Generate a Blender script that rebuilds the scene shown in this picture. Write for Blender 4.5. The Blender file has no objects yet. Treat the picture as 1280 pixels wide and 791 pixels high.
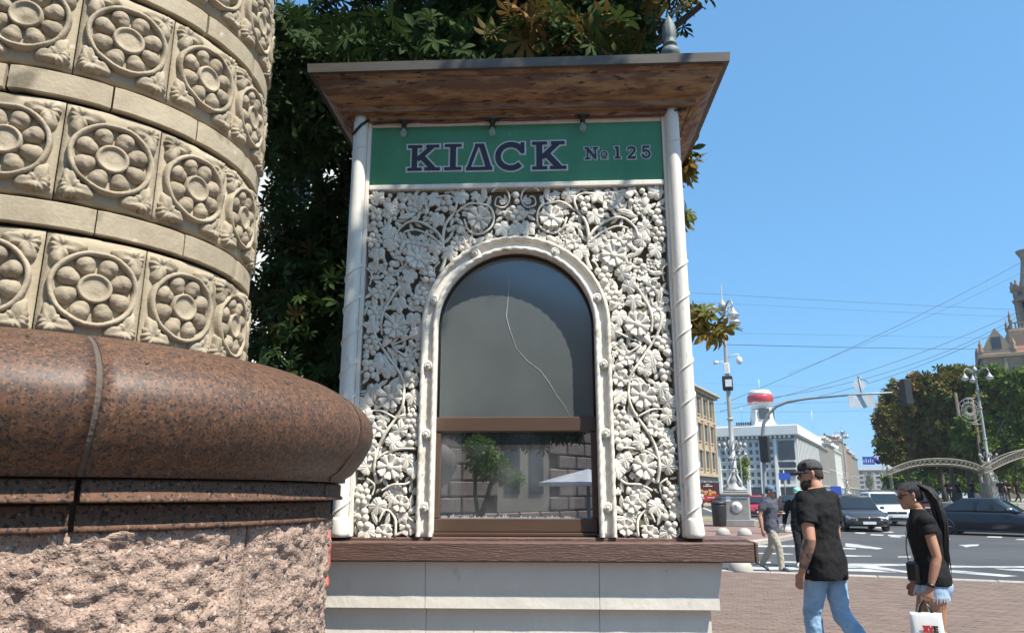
import bpy, math, random
import numpy as np
from mathutils import Vector, Matrix, noise

rnd = random.Random(7)
PI = math.pi
R_ = math.radians
sc = bpy.context.scene
COL = sc.collection

# ------------------------------------------------------------------ camera, sky, sun, exposure
EYE = 1.6
PITCH = R_(13.55)
FPX = 917.5
cam_d = bpy.data.cameras.new('camera')
cam = bpy.data.objects.new('camera', cam_d)
COL.objects.link(cam)
cam.location = (0, 0, EYE)
cam.rotation_euler = (PI / 2 + PITCH, 0, 0)
cam_d.sensor_width = 36
cam_d.lens = 36 * FPX / 1280
cam_d.clip_start = 0.05
cam_d.clip_end = 6000
sc.camera = cam

SUN_EL = R_(56)
SUN_H = Vector((0.745, -0.666, 0)).normalized()
to_sun = Vector((SUN_H.x * math.cos(SUN_EL), SUN_H.y * math.cos(SUN_EL), math.sin(SUN_EL)))
world = bpy.data.worlds.new('World')
sc.world = world
world.use_nodes = True
wn = world.node_tree.nodes
wl = world.node_tree.links
sky = wn.new('ShaderNodeTexSky')
sky.sky_type = 'NISHITA'
sky.sun_disc = False
sky.sun_elevation = SUN_EL
sky.sun_rotation = math.atan2(SUN_H.x, SUN_H.y)
sky.altitude = 100
sky.air_density = 0.8
sky.dust_density = 1.5
sky.ozone_density = 6.0
gam = wn.new('ShaderNodeGamma'); gam.inputs[1].default_value = 0.45       # the photograph's sky is flat and blue
wl.new(sky.outputs[0], gam.inputs[0])
tint = wn.new('ShaderNodeVectorMath'); tint.operation = 'MULTIPLY'; tint.inputs[1].default_value = (0.86, 1.66, 2.30)
wl.new(gam.outputs[0], tint.inputs[0])
wl.new(tint.outputs[0], wn['Background'].inputs[0])
wn['Background'].inputs[1].default_value = 0.135
sun_d = bpy.data.lights.new('sun', 'SUN')
sun_d.energy = 4.9
sun_d.angle = R_(0.53)
sun_d.color = (1.0, 0.93, 0.82)
sun = bpy.data.objects.new('sun', sun_d)
COL.objects.link(sun)
sun.rotation_euler = to_sun.to_track_quat('Z', 'Y').to_euler()
sc.view_settings.view_transform = 'Standard'
sc.view_settings.look = 'None'
sc.view_settings.gamma = 1
sc.view_settings.exposure = 0.75


# ------------------------------------------------------------------ helpers
def at(x, y, Y):
    """point of the place at depth Y seen at a pixel of the 1280x791 photograph"""
    u = (x - 640) / FPX
    v = (395.5 - y) / FPX
    d = Vector((u, math.cos(PITCH) - v * math.sin(PITCH), math.sin(PITCH) + v * math.cos(PITCH)))
    return Vector((0, 0, EYE)) + d * (Y / d.y)


def gnd(x, y, z=0.0):
    u = (x - 640) / FPX
    v = (395.5 - y) / FPX
    d = Vector((u, math.cos(PITCH) - v * math.sin(PITCH), math.sin(PITCH) + v * math.cos(PITCH)))
    return Vector((0, 0, EYE)) + d * ((z - EYE) / d.z)


def tag(o, label=None, cat=None, group=None, kind=None):
    if label: o['label'] = label
    if cat: o['category'] = cat
    if group: o['group'] = group
    if kind: o['kind'] = kind
    return o


def empty(name, loc=(0, 0, 0), rz=0.0, label=None, cat=None, group=None):
    o = bpy.data.objects.new(name, None)
    COL.objects.link(o)
    o.location = loc
    o.rotation_euler = (0, 0, rz)
    o.empty_display_size = 0.1
    return tag(o, label, cat, group, 'thing')


def inst(name, me, parent=None, M=None, label=None):
    o = bpy.data.objects.new(name, me)
    COL.objects.link(o)
    if parent is not None: o.parent = parent
    if M is not None: o.matrix_local = M
    if label: o['label'] = label
    return o


def kids(o):
    return [c for c in COL.objects if c.parent is o]


def copy_tree(o, parent=None):
    ch = list(o.children)
    c = o.copy()
    COL.objects.link(c)
    if parent is not None: c.parent = parent
    for k in ch: copy_tree(k, c)
    return c


def sm(a, b, x):
    t = min(1, max(0, (x - a) / (b - a)))
    return t * t * (3 - 2 * t)


class MB:
    """collects shapes and links them as ONE mesh object"""

    def __init__(s):
        s.v = []; s.f = []; s.s = []; s.m = []

    def add(s, vs, fs, smooth=False, mi=0, M=None):
        b = len(s.v)
        if M is not None:
            s.v += [tuple(M @ Vector(p)) for p in vs]
        else:
            s.v += [tuple(p) for p in vs]
        for f in fs:
            s.f.append(tuple(i + b for i in f)); s.s.append(smooth); s.m.append(mi)
        return s

    def box(s, x0, y0, z0, x1, y1, z1, bev=0.0, mi=0, M=None):
        if bev <= 0:
            vs = [(x, y, z) for z in (z0, z1) for y in (y0, y1) for x in (x0, x1)]
            fs = [(0, 2, 3, 1), (4, 5, 7, 6), (0, 1, 5, 4), (2, 6, 7, 3), (0, 4, 6, 2), (1, 3, 7, 5)]
            return s.add(vs, fs, False, mi, M)
        vs = []; idx = {}
        lo = (x0, y0, z0); hi = (x1, y1, z1)
        for sx in (0, 1):
            for sy in (0, 1):
                for sz in (0, 1):
                    sg = (sx, sy, sz)
                    for ax in range(3):
                        p = []
                        for k in range(3):
                            e = (hi if sg[k] else lo)[k]
                            if k != ax: e += -bev if sg[k] else bev
                            p.append(e)
                        idx[(sg, ax)] = len(vs); vs.append(tuple(p))
        fs = []
        for ax in range(3):
            a, b = [k for k in range(3) if k != ax]
            for sd in (0, 1):
                q = []
                for (da, db) in ((0, 0), (1, 0), (1, 1), (0, 1)):
                    g = [0, 0, 0]; g[ax] = sd; g[a] = da; g[b] = db
                    q.append(idx[(tuple(g), ax)])
                flip = (sd == 0) ^ (ax == 1)
                fs.append(tuple(q[::-1] if flip else q))
            for da in (0, 1):
                for db in (0, 1):
                    g0 = [0, 0, 0]; g0[a] = da; g0[b] = db
                    g1 = list(g0); g1[ax] = 1
                    q = [idx[(tuple(g0), a)], idx[(tuple(g1), a)], idx[(tuple(g1), b)], idx[(tuple(g0), b)]]
                    flip = (da ^ db) ^ (ax == 1)
                    fs.append(tuple(q if flip else q[::-1]))
        for sx in (0, 1):
            for sy in (0, 1):
                for sz in (0, 1):
                    g = (sx, sy, sz)
                    q = [idx[(g, 0)], idx[(g, 1)], idx[(g, 2)]]
                    fs.append(tuple(q if (sx + sy + sz) % 2 else q[::-1]))
        return s.add(vs, fs, False, mi, M)

    def tube(s, pts, r, seg=8, cap=True, mi=0, M=None, smooth=True, ref=None, mod=None):
        """r: number, list, or list of (a, b) pairs; a lies along ref"""
        P = [Vector(p) for p in pts]; n = len(P); vs = []; fs = []
        T = []
        for i in range(n):
            t = P[min(i + 1, n - 1)] - P[max(i - 1, 0)]
            T.append(t.normalized() if t.length > 1e-9 else Vector((0, 0, 1)))
        if ref is None:
            u = T[0].orthogonal().normalized()
        else:
            u = Vector(ref)
        for i in range(n):
            if ref is not None: u = Vector(ref)
            u = u - T[i] * u.dot(T[i])
            if u.length < 1e-6: u = T[i].orthogonal()
            u.normalize()
            w = T[i].cross(u)
            ri = r[i] if isinstance(r, (list, tuple)) else r
            a, b = ri if isinstance(ri, (list, tuple)) else (ri, ri)
            for k in range(seg):
                an = 2 * PI * k / seg
                m = mod(i, an) if mod else 1
                vs.append(P[i] + (u * (a * math.cos(an)) + w * (b * math.sin(an))) * m)
        for i in range(n - 1):
            for k in range(seg):
                k2 = (k + 1) % seg
                fs.append((i * seg + k, i * seg + k2, (i + 1) * seg + k2, (i + 1) * seg + k))
        if cap:
            fs.append(tuple(range(seg - 1, -1, -1)))
            fs.append(tuple((n - 1) * seg + k for k in range(seg)))
        return s.add(vs, fs, smooth, mi, M)

    def lathe(s, prof, seg=24, a0=0.0, a1=2 * PI, mi=0, M=None, smooth=True, ribs=None):
        """prof: (r, z) from bottom to top, about the local z axis"""
        full = abs(a1 - a0 - 2 * PI) < 1e-6
        n = seg if full else seg + 1
        vs = []; fs = []
        for (r, z) in prof:
            for k in range(n):
                a = a0 + (a1 - a0) * k / seg
                rr = r * (ribs(a, z) if ribs else 1)
                vs.append((rr * math.cos(a), rr * math.sin(a), z))
        m = len(prof)
        for i in range(m - 1):
            for k in range(seg):
                k2 = (k + 1) % n
                fs.append((i * n + k, i * n + k2, (i + 1) * n + k2, (i + 1) * n + k))
        if full:
            if prof[0][0] > 1e-5: fs.append(tuple(range(n - 1, -1, -1)))
            if prof[-1][0] > 1e-5: fs.append(tuple((m - 1) * n + k for k in range(n)))
        return s.add(vs, fs, smooth, mi, M)

    def ell(s, c, r, seg=12, rings=8, mi=0, M=None, lumps=0.0):
        rx, ry, rz = r if isinstance(r, (tuple, list)) else (r, r, r)
        vs = [(c[0], c[1], c[2] - rz)]; fs = []
        for i in range(1, rings):
            t = -PI / 2 + PI * i / rings
            for k in range(seg):
                a = 2 * PI * k / seg
                q = 1
                if lumps: q = 1 + lumps * noise.noise((3 * math.cos(a) + c[0] * 9, 3 * math.sin(a) + c[1] * 9, 3 * t + c[2] * 9))
                vs.append((c[0] + rx * q * math.cos(t) * math.cos(a), c[1] + ry * q * math.cos(t) * math.sin(a), c[2] + rz * q * math.sin(t)))
        vs.append((c[0], c[1], c[2] + rz))
        for k in range(seg):
            k2 = (k + 1) % seg
            fs.append((0, 1 + k2, 1 + k))
            for i in range(rings - 2):
                fs.append((1 + i * seg + k, 1 + i * seg + k2, 1 + (i + 1) * seg + k2, 1 + (i + 1) * seg + k))
            b = 1 + (rings - 2) * seg
            fs.append((b + k, b + k2, len(vs) - 1))
        return s.add(vs, fs, True, mi, M)

    def prism(s, poly, d0, d1, axis='z', mi=0, M=None):
        """poly: 2-D outline (counter-clockwise), extruded from d0 to d1 along axis"""
        n = len(poly)
        if axis == 'z':
            f = lambda p, d: (p[0], p[1], d)
        elif axis == 'y':
            f = lambda p, d: (p[0], d, p[1])
        else:
            f = lambda p, d: (d, p[0], p[1])
        vs = [f(p, d0) for p in poly] + [f(p, d1) for p in poly]
        fs = [tuple(range(n - 1, -1, -1)), tuple(range(n, 2 * n))]
        fs += [(i, (i + 1) % n, n + (i + 1) % n, n + i) for i in range(n)]
        if axis == 'y': fs = [t[::-1] for t in fs]
        return s.add(vs, fs, False, mi, M)

    def loft(s, rings, cap=True, mi=0, M=None, smooth=True, closed=True):
        m = len(rings[0]); vs = [p for r in rings for p in r]; fs = []
        for i in range(len(rings) - 1):
            for k in range(m if closed else m - 1):
                k2 = (k + 1) % m
                fs.append((i * m + k, i * m + k2, (i + 1) * m + k2, (i + 1) * m + k))
        if cap and closed:
            fs.append(tuple(range(m - 1, -1, -1)))
            fs.append(tuple((len(rings) - 1) * m + k for k in range(m)))
        return s.add(vs, fs, smooth, mi, M)

    def quad(s, a, b, c, d, mi=0, M=None):
        return s.add([a, b, c, d], [(0, 1, 2, 3)], False, mi, M)

    def mesh(s, name, mats):
        me = bpy.data.meshes.new(name)
        me.from_pydata(s.v, [], s.f)
        me.polygons.foreach_set('use_smooth', s.s)
        for m in (mats if isinstance(mats, (list, tuple)) else [mats]): me.materials.append(m)
        if any(s.m): me.polygons.foreach_set('material_index', s.m)
        me.update()
        return me

    def build(s, name, mats, parent=None, M=None, label=None, cat=None, group=None, kind=None):
        o = inst(name, s.mesh(name, mats), parent, M)
        return tag(o, label, cat, group, kind)


def patch(mb, outline, height, nr=5, nt=36, M=None, base=-0.004, mi=0):
    """carved relief: outline(theta)->radius, height(rho, theta)->rise; lies in local xy, rises along z"""
    vs = [(0, 0, height(0, 0))]; fs = []
    for i in range(1, nr + 2):
        rho = min(i / nr, 1.0)
        for k in range(nt):
            th = 2 * PI * k / nt
            r = outline(th) * rho
            z = height(rho, th) if i <= nr else base
            vs.append((r * math.cos(th), r * math.sin(th), z))
    for k in range(nt):
        k2 = (k + 1) % nt
        fs.append((0, 1 + k, 1 + k2))
        for i in range(nr):
            fs.append((1 + i * nt + k, 1 + (i + 1) * nt + k, 1 + (i + 1) * nt + k2, 1 + i * nt + k2))
    return mb.add(vs, fs, True, mi, M)


# ------------------------------------------------------------------ materials
def mat(name, col, rough=0.6, metal=0.0, col2=None, scale=5.0, amount=0.5, bump=0.0, bscale=60.0, spec=None, stretch=None,
        detail=6.0, per_obj=0.0, coat=0.0, trans=0.0, speck=None):
    m = bpy.data.materials.new(name)
    m.use_nodes = True
    n = m.node_tree.nodes; l = m.node_tree.links
    b = n['Principled BSDF']
    b.inputs['Roughness'].default_value = rough
    b.inputs['Metallic'].default_value = metal
    if spec is not None: b.inputs['Specular IOR Level'].default_value = spec
    if coat: b.inputs['Coat Weight'].default_value = coat; b.inputs['Coat Roughness'].default_value = 0.05
    if trans: b.inputs['Transmission Weight'].default_value = trans
    tc = n.new('ShaderNodeTexCoord')
    mp = n.new('ShaderNodeMapping')
    l.new(tc.outputs['Object'], mp.inputs[0])
    if stretch: mp.inputs['Scale'].default_value = stretch
    vec = mp.outputs[0]
    if per_obj:      # every stone or brick takes its grain from elsewhere
        ob = n.new('ShaderNodeObjectInfo'); of = n.new('ShaderNodeVectorMath'); of.operation = 'SCALE'; of.inputs[0].default_value = (37.0, 53.0, 71.0)
        l.new(ob.outputs['Random'], of.inputs['Scale']); ad = n.new('ShaderNodeVectorMath'); ad.operation = 'ADD'
        l.new(vec, ad.inputs[0]); l.new(of.outputs[0], ad.inputs[1]); vec = ad.outputs[0]
    if col2 is None: col2 = tuple(c * 0.72 for c in col)
    ns = n.new('ShaderNodeTexNoise'); ns.inputs['Scale'].default_value = scale; ns.inputs['Detail'].default_value = detail
    ns.inputs['Roughness'].default_value = 0.65
    l.new(vec, ns.inputs[0])
    rp = n.new('ShaderNodeValToRGB')
    rp.color_ramp.elements[0].position = 0.5 - 0.25 * (1.01 - amount) ; rp.color_ramp.elements[1].position = 0.5 + 0.25 * (1.01 - amount)
    rp.color_ramp.elements[0].color = (*col2, 1); rp.color_ramp.elements[1].color = (*col, 1)
    if amount <= 0.5: rp.color_ramp.elements[0].position = 0.30; rp.color_ramp.elements[1].position = 0.66
    l.new(ns.outputs[0], rp.inputs[0])
    out = rp.outputs[0]
    if speck:  # (colour, scale, threshold)
        for (c, s_, th) in speck:
            v = n.new('ShaderNodeTexNoise'); v.inputs['Scale'].default_value = s_; v.inputs['Detail'].default_value = 3
            l.new(vec, v.inputs[0])
            r2 = n.new('ShaderNodeValToRGB'); r2.color_ramp.elements[0].position = th; r2.color_ramp.elements[1].position = th + 0.06
            l.new(v.outputs[0], r2.inputs[0])
            mx = n.new('ShaderNodeMix'); mx.data_type = 'RGBA'
            l.new(r2.outputs[0], mx.inputs[0]); l.new(out, mx.inputs[6]); mx.inputs[7].default_value = (*c, 1)
            out = mx.outputs[2]
    if per_obj:
        oi = n.new('ShaderNodeObjectInfo')
        mr = n.new('ShaderNodeMapRange'); mr.inputs[3].default_value = 1 - per_obj; mr.inputs[4].default_value = 1 + per_obj
        l.new(oi.outputs['Random'], mr.inputs[0])
        mx = n.new('ShaderNodeVectorMath'); mx.operation = 'SCALE'
        l.new(out, mx.inputs[0]); l.new(mr.outputs[0], mx.inputs['Scale'])
        out = mx.outputs[0]
    l.new(out, b.inputs['Base Color'])
    if bump:
        bn = n.new('ShaderNodeTexNoise'); bn.inputs['Scale'].default_value = bscale; bn.inputs['Detail'].default_value = 5
        l.new(vec, bn.inputs[0])
        bp = n.new('ShaderNodeBump'); bp.inputs['Strength'].default_value = min(1, bump); bp.inputs['Distance'].default_value = 0.01 * max(1, bump)
        l.new(bn.outputs[0], bp.inputs['Height']); l.new(bp.outputs[0], b.inputs['Normal'])
    return m


def leaf_mat(name, transl=0.3, rough=0.7):
    """foliage; each leaf carries its own colour in the 'tint' attribute"""
    m = bpy.data.materials.new(name)
    m.use_nodes = True
    n = m.node_tree.nodes; l = m.node_tree.links
    b = n['Principled BSDF']; b.inputs['Roughness'].default_value = rough; b.inputs['Specular IOR Level'].default_value = 0.12
    at_ = n.new('ShaderNodeAttribute'); at_.attribute_name = 'tint'
    l.new(at_.outputs['Color'], b.inputs['Base Color'])
    tr = n.new('ShaderNodeBsdfTranslucent'); l.new(at_.outputs['Color'], tr.inputs[0])
    mx = n.new('ShaderNodeMixShader'); mx.inputs[0].default_value = transl
    l.new(b.outputs[0], mx.inputs[1]); l.new(tr.outputs[0], mx.inputs[2])
    l.new(mx.outputs[0], n['Material Output'].inputs[0])
    return m


M_leaf = leaf_mat('leaf', 0.22)
M_leaf_far = leaf_mat('leaf_far', 0.2, 0.7)


def palmate(nl=7):
    """a chestnut leaf: leaflets fanned from one point, each a folded strip; about 1 unit long"""
    V = []; F = []
    for k in range(nl):
        t = (k / (nl - 1) - 0.5)
        a = t * R_(250)
        L = 1.0 - 0.75 * abs(t) ** 1.3
        d = np.array((math.cos(a), math.sin(a), 0)); w = np.array((-math.sin(a), math.cos(a), 0))
        prof = ((0.0, 0.02, 0), (0.35, 0.09, -0.03), (0.66, 0.16, -0.1), (0.86, 0.11, -0.19), (1.0, 0.0, -0.28))
        b = len(V)
        for (s_, hw, dz) in prof:
            c = d * s_ * L + np.array((0, 0, dz * L))
            V += [c - w * hw * L + np.array((0, 0, 0.04 * hw * 8 * L)), c, c + w * hw * L + np.array((0, 0, 0.04 * hw * 8 * L))]
        for i in range(len(prof) - 1):
            q = b + i * 3
            F += [(q, q + 1, q + 4, q + 3), (q + 1, q + 2, q + 5, q + 4)]
    return np.array(V), np.array(F)


def simple_leaf():
    V = np.array([(0, 0, 0), (0.5, -0.3, 0.08), (1, 0, -0.08), (0.5, 0.3, 0.08)], float)
    return V, np.array([(0, 1, 2, 3)])


def clump_leaf():
    V = []; F = []
    r = np.random.RandomState(5)
    for k in range(5):
        a = k * 1.257 + r.rand() * 0.5; e = r.rand() * 0.9 - 0.3
        d = np.array((math.cos(a) * math.cos(e), math.sin(a) * math.cos(e), math.sin(e))); w = np.cross(d, (0.2, 0.1, 1)); w /= np.linalg.norm(w)
        b = len(V); V += [d * 0.05, d * 0.5 - w * 0.24, d * 1.0, d * 0.55 + w * 0.24]; F.append((b, b + 1, b + 2, b + 3))
    return np.array(V), np.array(F)


def crown_mesh(name, clumps, leaf, size, tints, seed, shell=0.5, up=0.35, material=None):
    """clumps: (centre, radii, count); tints: (weight, colour) list; one mesh of many leaves"""
    r = np.random.RandomState(seed)
    LV, LF = leaf
    Cs = []; Ns = []; Tc = []
    for (c, rad, n) in clumps:
        d = r.normal(size=(n, 3)); d /= np.linalg.norm(d, axis=1)[:, None]
        q = (shell + (1 - shell) * r.rand(n)) ** 0.6
        lump = 0.82 + 0.3 * np.sin(d[:, 0] * 5 + seed) * np.sin(d[:, 1] * 4.3 + 1.7) * np.sin(d[:, 2] * 5.1 + 0.6)
        p = np.array(c) + d * np.array(rad) * (q * lump)[:, None]
        Cs.append(p); Ns.append(d)
        Tc.append(np.full(n, r.rand()))
    Cs = np.concatenate(Cs); Ns = np.concatenate(Ns); n = len(Cs); clr = np.concatenate(Tc)
    # frames: x axis out and drooping, z axis loosely up
    x = Ns * 0.6 + r.normal(size=(n, 3)) * 0.6; x[:, 2] -= 0.25; x /= np.linalg.norm(x, axis=1)[:, None]
    z = Ns * 0.4 + r.normal(size=(n, 3)) * 0.55; z[:, 2] += up
    z -= x * np.sum(z * x, 1)[:, None]; z /= np.linalg.norm(z, axis=1)[:, None]
    y = np.cross(z, x)
    s_ = size * (0.65 + 0.6 * r.rand(n))
    V = Cs[:, None, :] + s_[:, None, None] * (LV[None, :, 0:1] * x[:, None, :] + LV[None, :, 1:2] * y[:, None, :] + LV[None, :, 2:3] * z[:, None, :])
    k = len(LV); nf = len(LF)
    F = (LF[None] + (np.arange(n) * k)[:, None, None]).reshape(-1, 4)
    me = bpy.data.meshes.new(name)
    me.vertices.add(n * k); me.vertices.foreach_set('co', V.reshape(-1).astype(np.float32))
    me.loops.add(len(F) * 4); me.loops.foreach_set('vertex_index', F.reshape(-1).astype(np.int32))
    me.polygons.add(len(F)); me.polygons.foreach_set('loop_start', (np.arange(len(F)) * 4).astype(np.int32))
    me.update(calc_edges=True)
    w = np.array([t[0] for t in tints], float); w /= w.sum()
    cols = np.array([t[1] for t in tints])
    # neighbouring leaves on a branch share a leaning towards one tint
    pick = (np.searchsorted(np.cumsum(w), np.clip(0.55 * clr + 0.45 * r.rand(n), 0, 0.9999)))
    cc = cols[pick] * (0.7 + 0.6 * r.rand(n))[:, None]
    full = np.concatenate([np.repeat(cc, k, 0), np.ones((n * k, 1))], 1).astype(np.float32)
    a = me.color_attributes.new('tint', 'FLOAT_COLOR', 'POINT'); a.data.foreach_set('color', full.reshape(-1))
    me.materials.append(material or M_leaf)
    return me


# slab-serif lettering out of strokes; each stroke is a thin solid a hair higher than the one before, so no faces coincide
def glyph_strokes(ch):
    S = 0.17; h = S / 2
    def bar(x0, y0, x1, y1, w=S): return ('bar', (x0, y0), (x1, y1), w)
    if ch == 'K':
        return 1.0, [bar(.22, 0, .22, 1, .2), bar(0, .055, .46, .055, .11), bar(0, .945, .46, .945, .11), bar(.3, .42, .78, .93, .17), bar(.42, .58, .82, .07, .2),
                     bar(.58, .945, 1.0, .945, .11), bar(.54, .055, 1.04, .055, .11)]
    if ch == 'I':
        return .56, [bar(.28, 0, .28, 1, .21), bar(0, .055, .56, .055, .11), bar(0, .945, .56, .945, .11)]
    if ch == 'D':
        return .84, [bar(.06, 0.02, .36, .96, .13), bar(.50, .96, .76, .02, .19), bar(0.0, .06, .86, .06, .12), bar(.28, .94, .58, .94, .12)]
    if ch == 'C':
        a = [(.50 + .42 * math.cos(t) * .95, .5 + .42 * math.sin(t)) for t in [R_(28 + i * 12) for i in range(0, 25)]]
        return .95, [('arc', a, .19), bar(.86, .60, .86, .99, .13)]
    if ch == 'N':
        return .95, [bar(.2, 0, .2, 1, .13), bar(.76, 0, .76, 1, .13), bar(.2, .93, .76, .07, .2), bar(0, .06, .4, .06, .12), bar(0, .94, .3, .94, .12), bar(.58, .94, .98, .94, .12)]
    if ch == 'o':
        a = [(.28 + .21 * math.cos(t), .47 + .26 * math.sin(t)) for t in [2 * PI * i / 20 for i in range(21)]]
        return .58, [('arc', a, .12), bar(.06, .04, .52, .04, .08)]
    if ch == '1':
        return .5, [bar(.26, 0, .26, 1, .19), bar(.04, .06, .48, .06, .12), bar(.05, .88, .26, .93, .13)]
    if ch == '2':
        a = [(.34 + .25 * math.cos(t), .71 + .22 * math.sin(t)) for t in [R_(175 - i * 15) for i in range(0, 15)]] + [(.12, .1)]
        return .68, [('arc', a, .16), bar(.04, .08, .64, .08, .16), bar(.61, .08, .61, .26, .08)]
    if ch == '5':
        a = [(.12, .55)] + [(.32 + .25 * math.cos(t), .36 + .28 * math.sin(t)) for t in [R_(125 - i * 18) for i in range(0, 18)]]
        return .66, [('arc', a, .15), bar(.13, .5, .16, .98, .12), bar(.1, .92, .58, .92, .15)]
    if ch == 'V':
        return .8, [bar(.1, 1, .4, 0, .2), bar(.7, 1, .4, 0, .2)]
    if ch == 'E':
        return .7, [bar(.12, 0, .12, 1, .2), bar(0, .09, .66, .09, .18), bar(0, .5, .6, .5, .16), bar(0, .91, .66, .91, .18)]
    return .5, []


def put_glyph(mb, ch, x, z, w, h, y, grow=0.0, thick=0.004):
    """draws ch in the local xz plane facing -y; box x..x+w, z..z+h"""
    adv, st = glyph_strokes(ch)
    fx = w / adv; fz = h
    k = 0
    for s_ in st:
        d1 = y - thick - 0.00035 * k
        k += 1
        if s_[0] == 'bar':
            _, a, b, wd = s_
            A = Vector((x + a[0] * fx, z + a[1] * fz)); B = Vector((x + b[0] * fx, z + b[1] * fz))
            d = (B - A).normalized(); hw = wd * h * 0.5 + grow
            nrm = Vector((-d.y, d.x)) * hw
            A = A - d * grow; B = B + d * grow
            poly = [A - nrm, B - nrm, B + nrm, A + nrm]
            mb.prism([(p.x, p.y) for p in poly], d1, y, 'y')
        else:
            pts = [Vector((x + p[0] * fx, z + p[1] * fz)) for p in s_[1]]; hw = s_[2] * h * 0.5 + grow
            n = len(pts); L = []; Rr = []
            for i in range(n):
                d = (pts[min(i + 1, n - 1)] - pts[max(i - 1, 0)]).normalized()
                p = pts[i]
                if i == 0: p = p - d * grow
                if i == n - 1: p = p + d * grow
                q = Vector((-d.y, d.x)) * hw
                L.append(p + q); Rr.append(p - q)
            vs = [(p.x, d1, p.y) for p in L] + [(p.x, d1, p.y) for p in Rr] + [(p.x, y, p.y) for p in L] + [(p.x, y, p.y) for p in Rr]
            fs = []
            for i in range(n - 1):
                fs += [(i, i + 1, n + i + 1, n + i), (2 * n + i, 2 * n + i + 1, i + 1, i), (n + i, n + i + 1, 3 * n + i + 1, 3 * n + i)]
            fs += [(0, n, 3 * n, 2 * n), (n - 1, 2 * n - 1, 4 * n - 1, 3 * n - 1)]
            mb.add(vs, fs)
# ------------------------------------------------------------------ the carved column on its granite pedestal
CR = 0.72
CX, CY = -1.793, 2.775
M_tile = mat('cream_stone', (.44, .37, .26), .88, col2=(.31, .255, .175), scale=6, bump=.22, bscale=75, per_obj=.10, detail=9, speck=[((.19, .155, .105), 4.5, .60), ((.52, .46, .36), 16, .66)])
M_tile_rel = mat('cream_stone_carved', (.43, .36, .255), .88, col2=(.27, .22, .15), scale=11, bump=.28, bscale=80, per_obj=.08, detail=9, speck=[((.20, .16, .105), 7, .61)])
M_petal = mat('stained_stone', (.35, .285, .20), .85, col2=(.22, .175, .12), scale=10, bump=.4, bscale=60, per_obj=.12)
M_mortar = mat('dark_joint', (.055, .045, .035), .95, bump=.3)
M_granite = mat('polished_granite', (.150, .071, .037), .55, col2=(.066, .038, .026), scale=46, detail=8, amount=.62, coat=.0,
                speck=[((.022, .019, .018), 130, .55), ((.20, .10, .055), 95, .60), ((.26, .19, .15), 150, .68)], bump=.05, bscale=30, per_obj=.05)
M_granite_band = mat('sawn_granite', (.155, .080, .050), .75, spec=.2, col2=(.085, .050, .034), scale=40, detail=8,
                     speck=[((.03, .026, .024), 95, .55), ((.22, .135, .09), 70, .62)], bump=.15, bscale=50)
M_rough = mat('split_granite', (.42, .295, .225), .85, col2=(.27, .19, .15), scale=20, detail=9, amount=.6,
              speck=[((.07, .06, .055), 120, .58), ((.52, .42, .36), 90, .61), ((.30, .13, .09), 60, .66)], bump=1.0, bscale=85, per_obj=.05)
M_cement = mat('old_mortar', (.125, .10, .08), .95, bump=.6, bscale=70)
M_straw = mat('dry_petal', (.62, .5, .2), .8)
M_red_paint = mat('red_spray_paint', (.42, .10, .075), .6)

column = empty('carved_column', (CX, CY, 0), 0, 'round cream stone column of rosette tiles on a polished red granite base', 'column')
STEP = R_(24)
Hc = 2.057
TH = 0.343; BH = 0.099


def rotA(a_deg):
    """rotation that brings local +y to the compass angle a (clockwise from +y)"""
    return Matrix.Rotation(-R_(a_deg), 4, 'Z')


def bend(vs, r0):
    return [(math.sin(x / r0) * (r0 + n), math.cos(x / r0) * (r0 + n), z) for (x, z, n) in vs]


def bent(mb_flat, r0):
    m = MB(); m.v = bend([(p[0], p[1], p[2]) for p in mb_flat.v], r0); m.f = list(mb_flat.f); m.s = mb_flat.s; m.m = mb_flat.m
    m.f = [t[::-1] for t in m.f]
    return m


PR = CR - 0.012   # radius of the tile ground
# core
c = MB(); c.lathe([(CR - .05, 1.6), (CR - .05, 6.2)], 48)
c.build('shaft_core', M_mortar, column)
# tile ground plate: a grid with soft edges
def plate():
    w = CR * STEP / 2 - .0045; h = TH / 2 - .0065
    m = MB(); nx, nz = 14, 12; vs = []
    for j in range(nz + 1):
        for i in range(nx + 1):
            x = -w + 2 * w * i / nx; z = -h + 2 * h * j / nz
            e = min(w - abs(x), h - abs(z))
            lip = .006 * sm(.0, .012, e) - .006
            inner = -.004 * sm(.012, .03, e)
            vs.append((x, z, lip + inner + .0025 * noise.noise((x * 22, z * 22, 3))))
    fs = [(j * (nx + 1) + i, j * (nx + 1) + i + 1, (j + 1) * (nx + 1) + i + 1, (j + 1) * (nx + 1) + i) for j in range(nz) for i in range(nx)]
    m.add(vs, fs, True)
    # sides
    ring = [i for i in range(nx + 1)] + [(j + 1) * (nx + 1) - 1 for j in range(1, nz + 1)] + [nz * (nx + 1) + i for i in range(nx - 1, -1, -1)] + [j * (nx + 1) for j in range(nz - 1, 0, -1)]
    b = len(vs); back = [(vs[i][0], vs[i][1], -.05) for i in ring]
    m.v += back
    n = len(ring)
    for k in range(n):
        k2 = (k + 1) % n
        m.f.append((ring[k2], ring[k], b + k, b + k2)); m.s.append(False); m.m.append(0)
    return m


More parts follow.
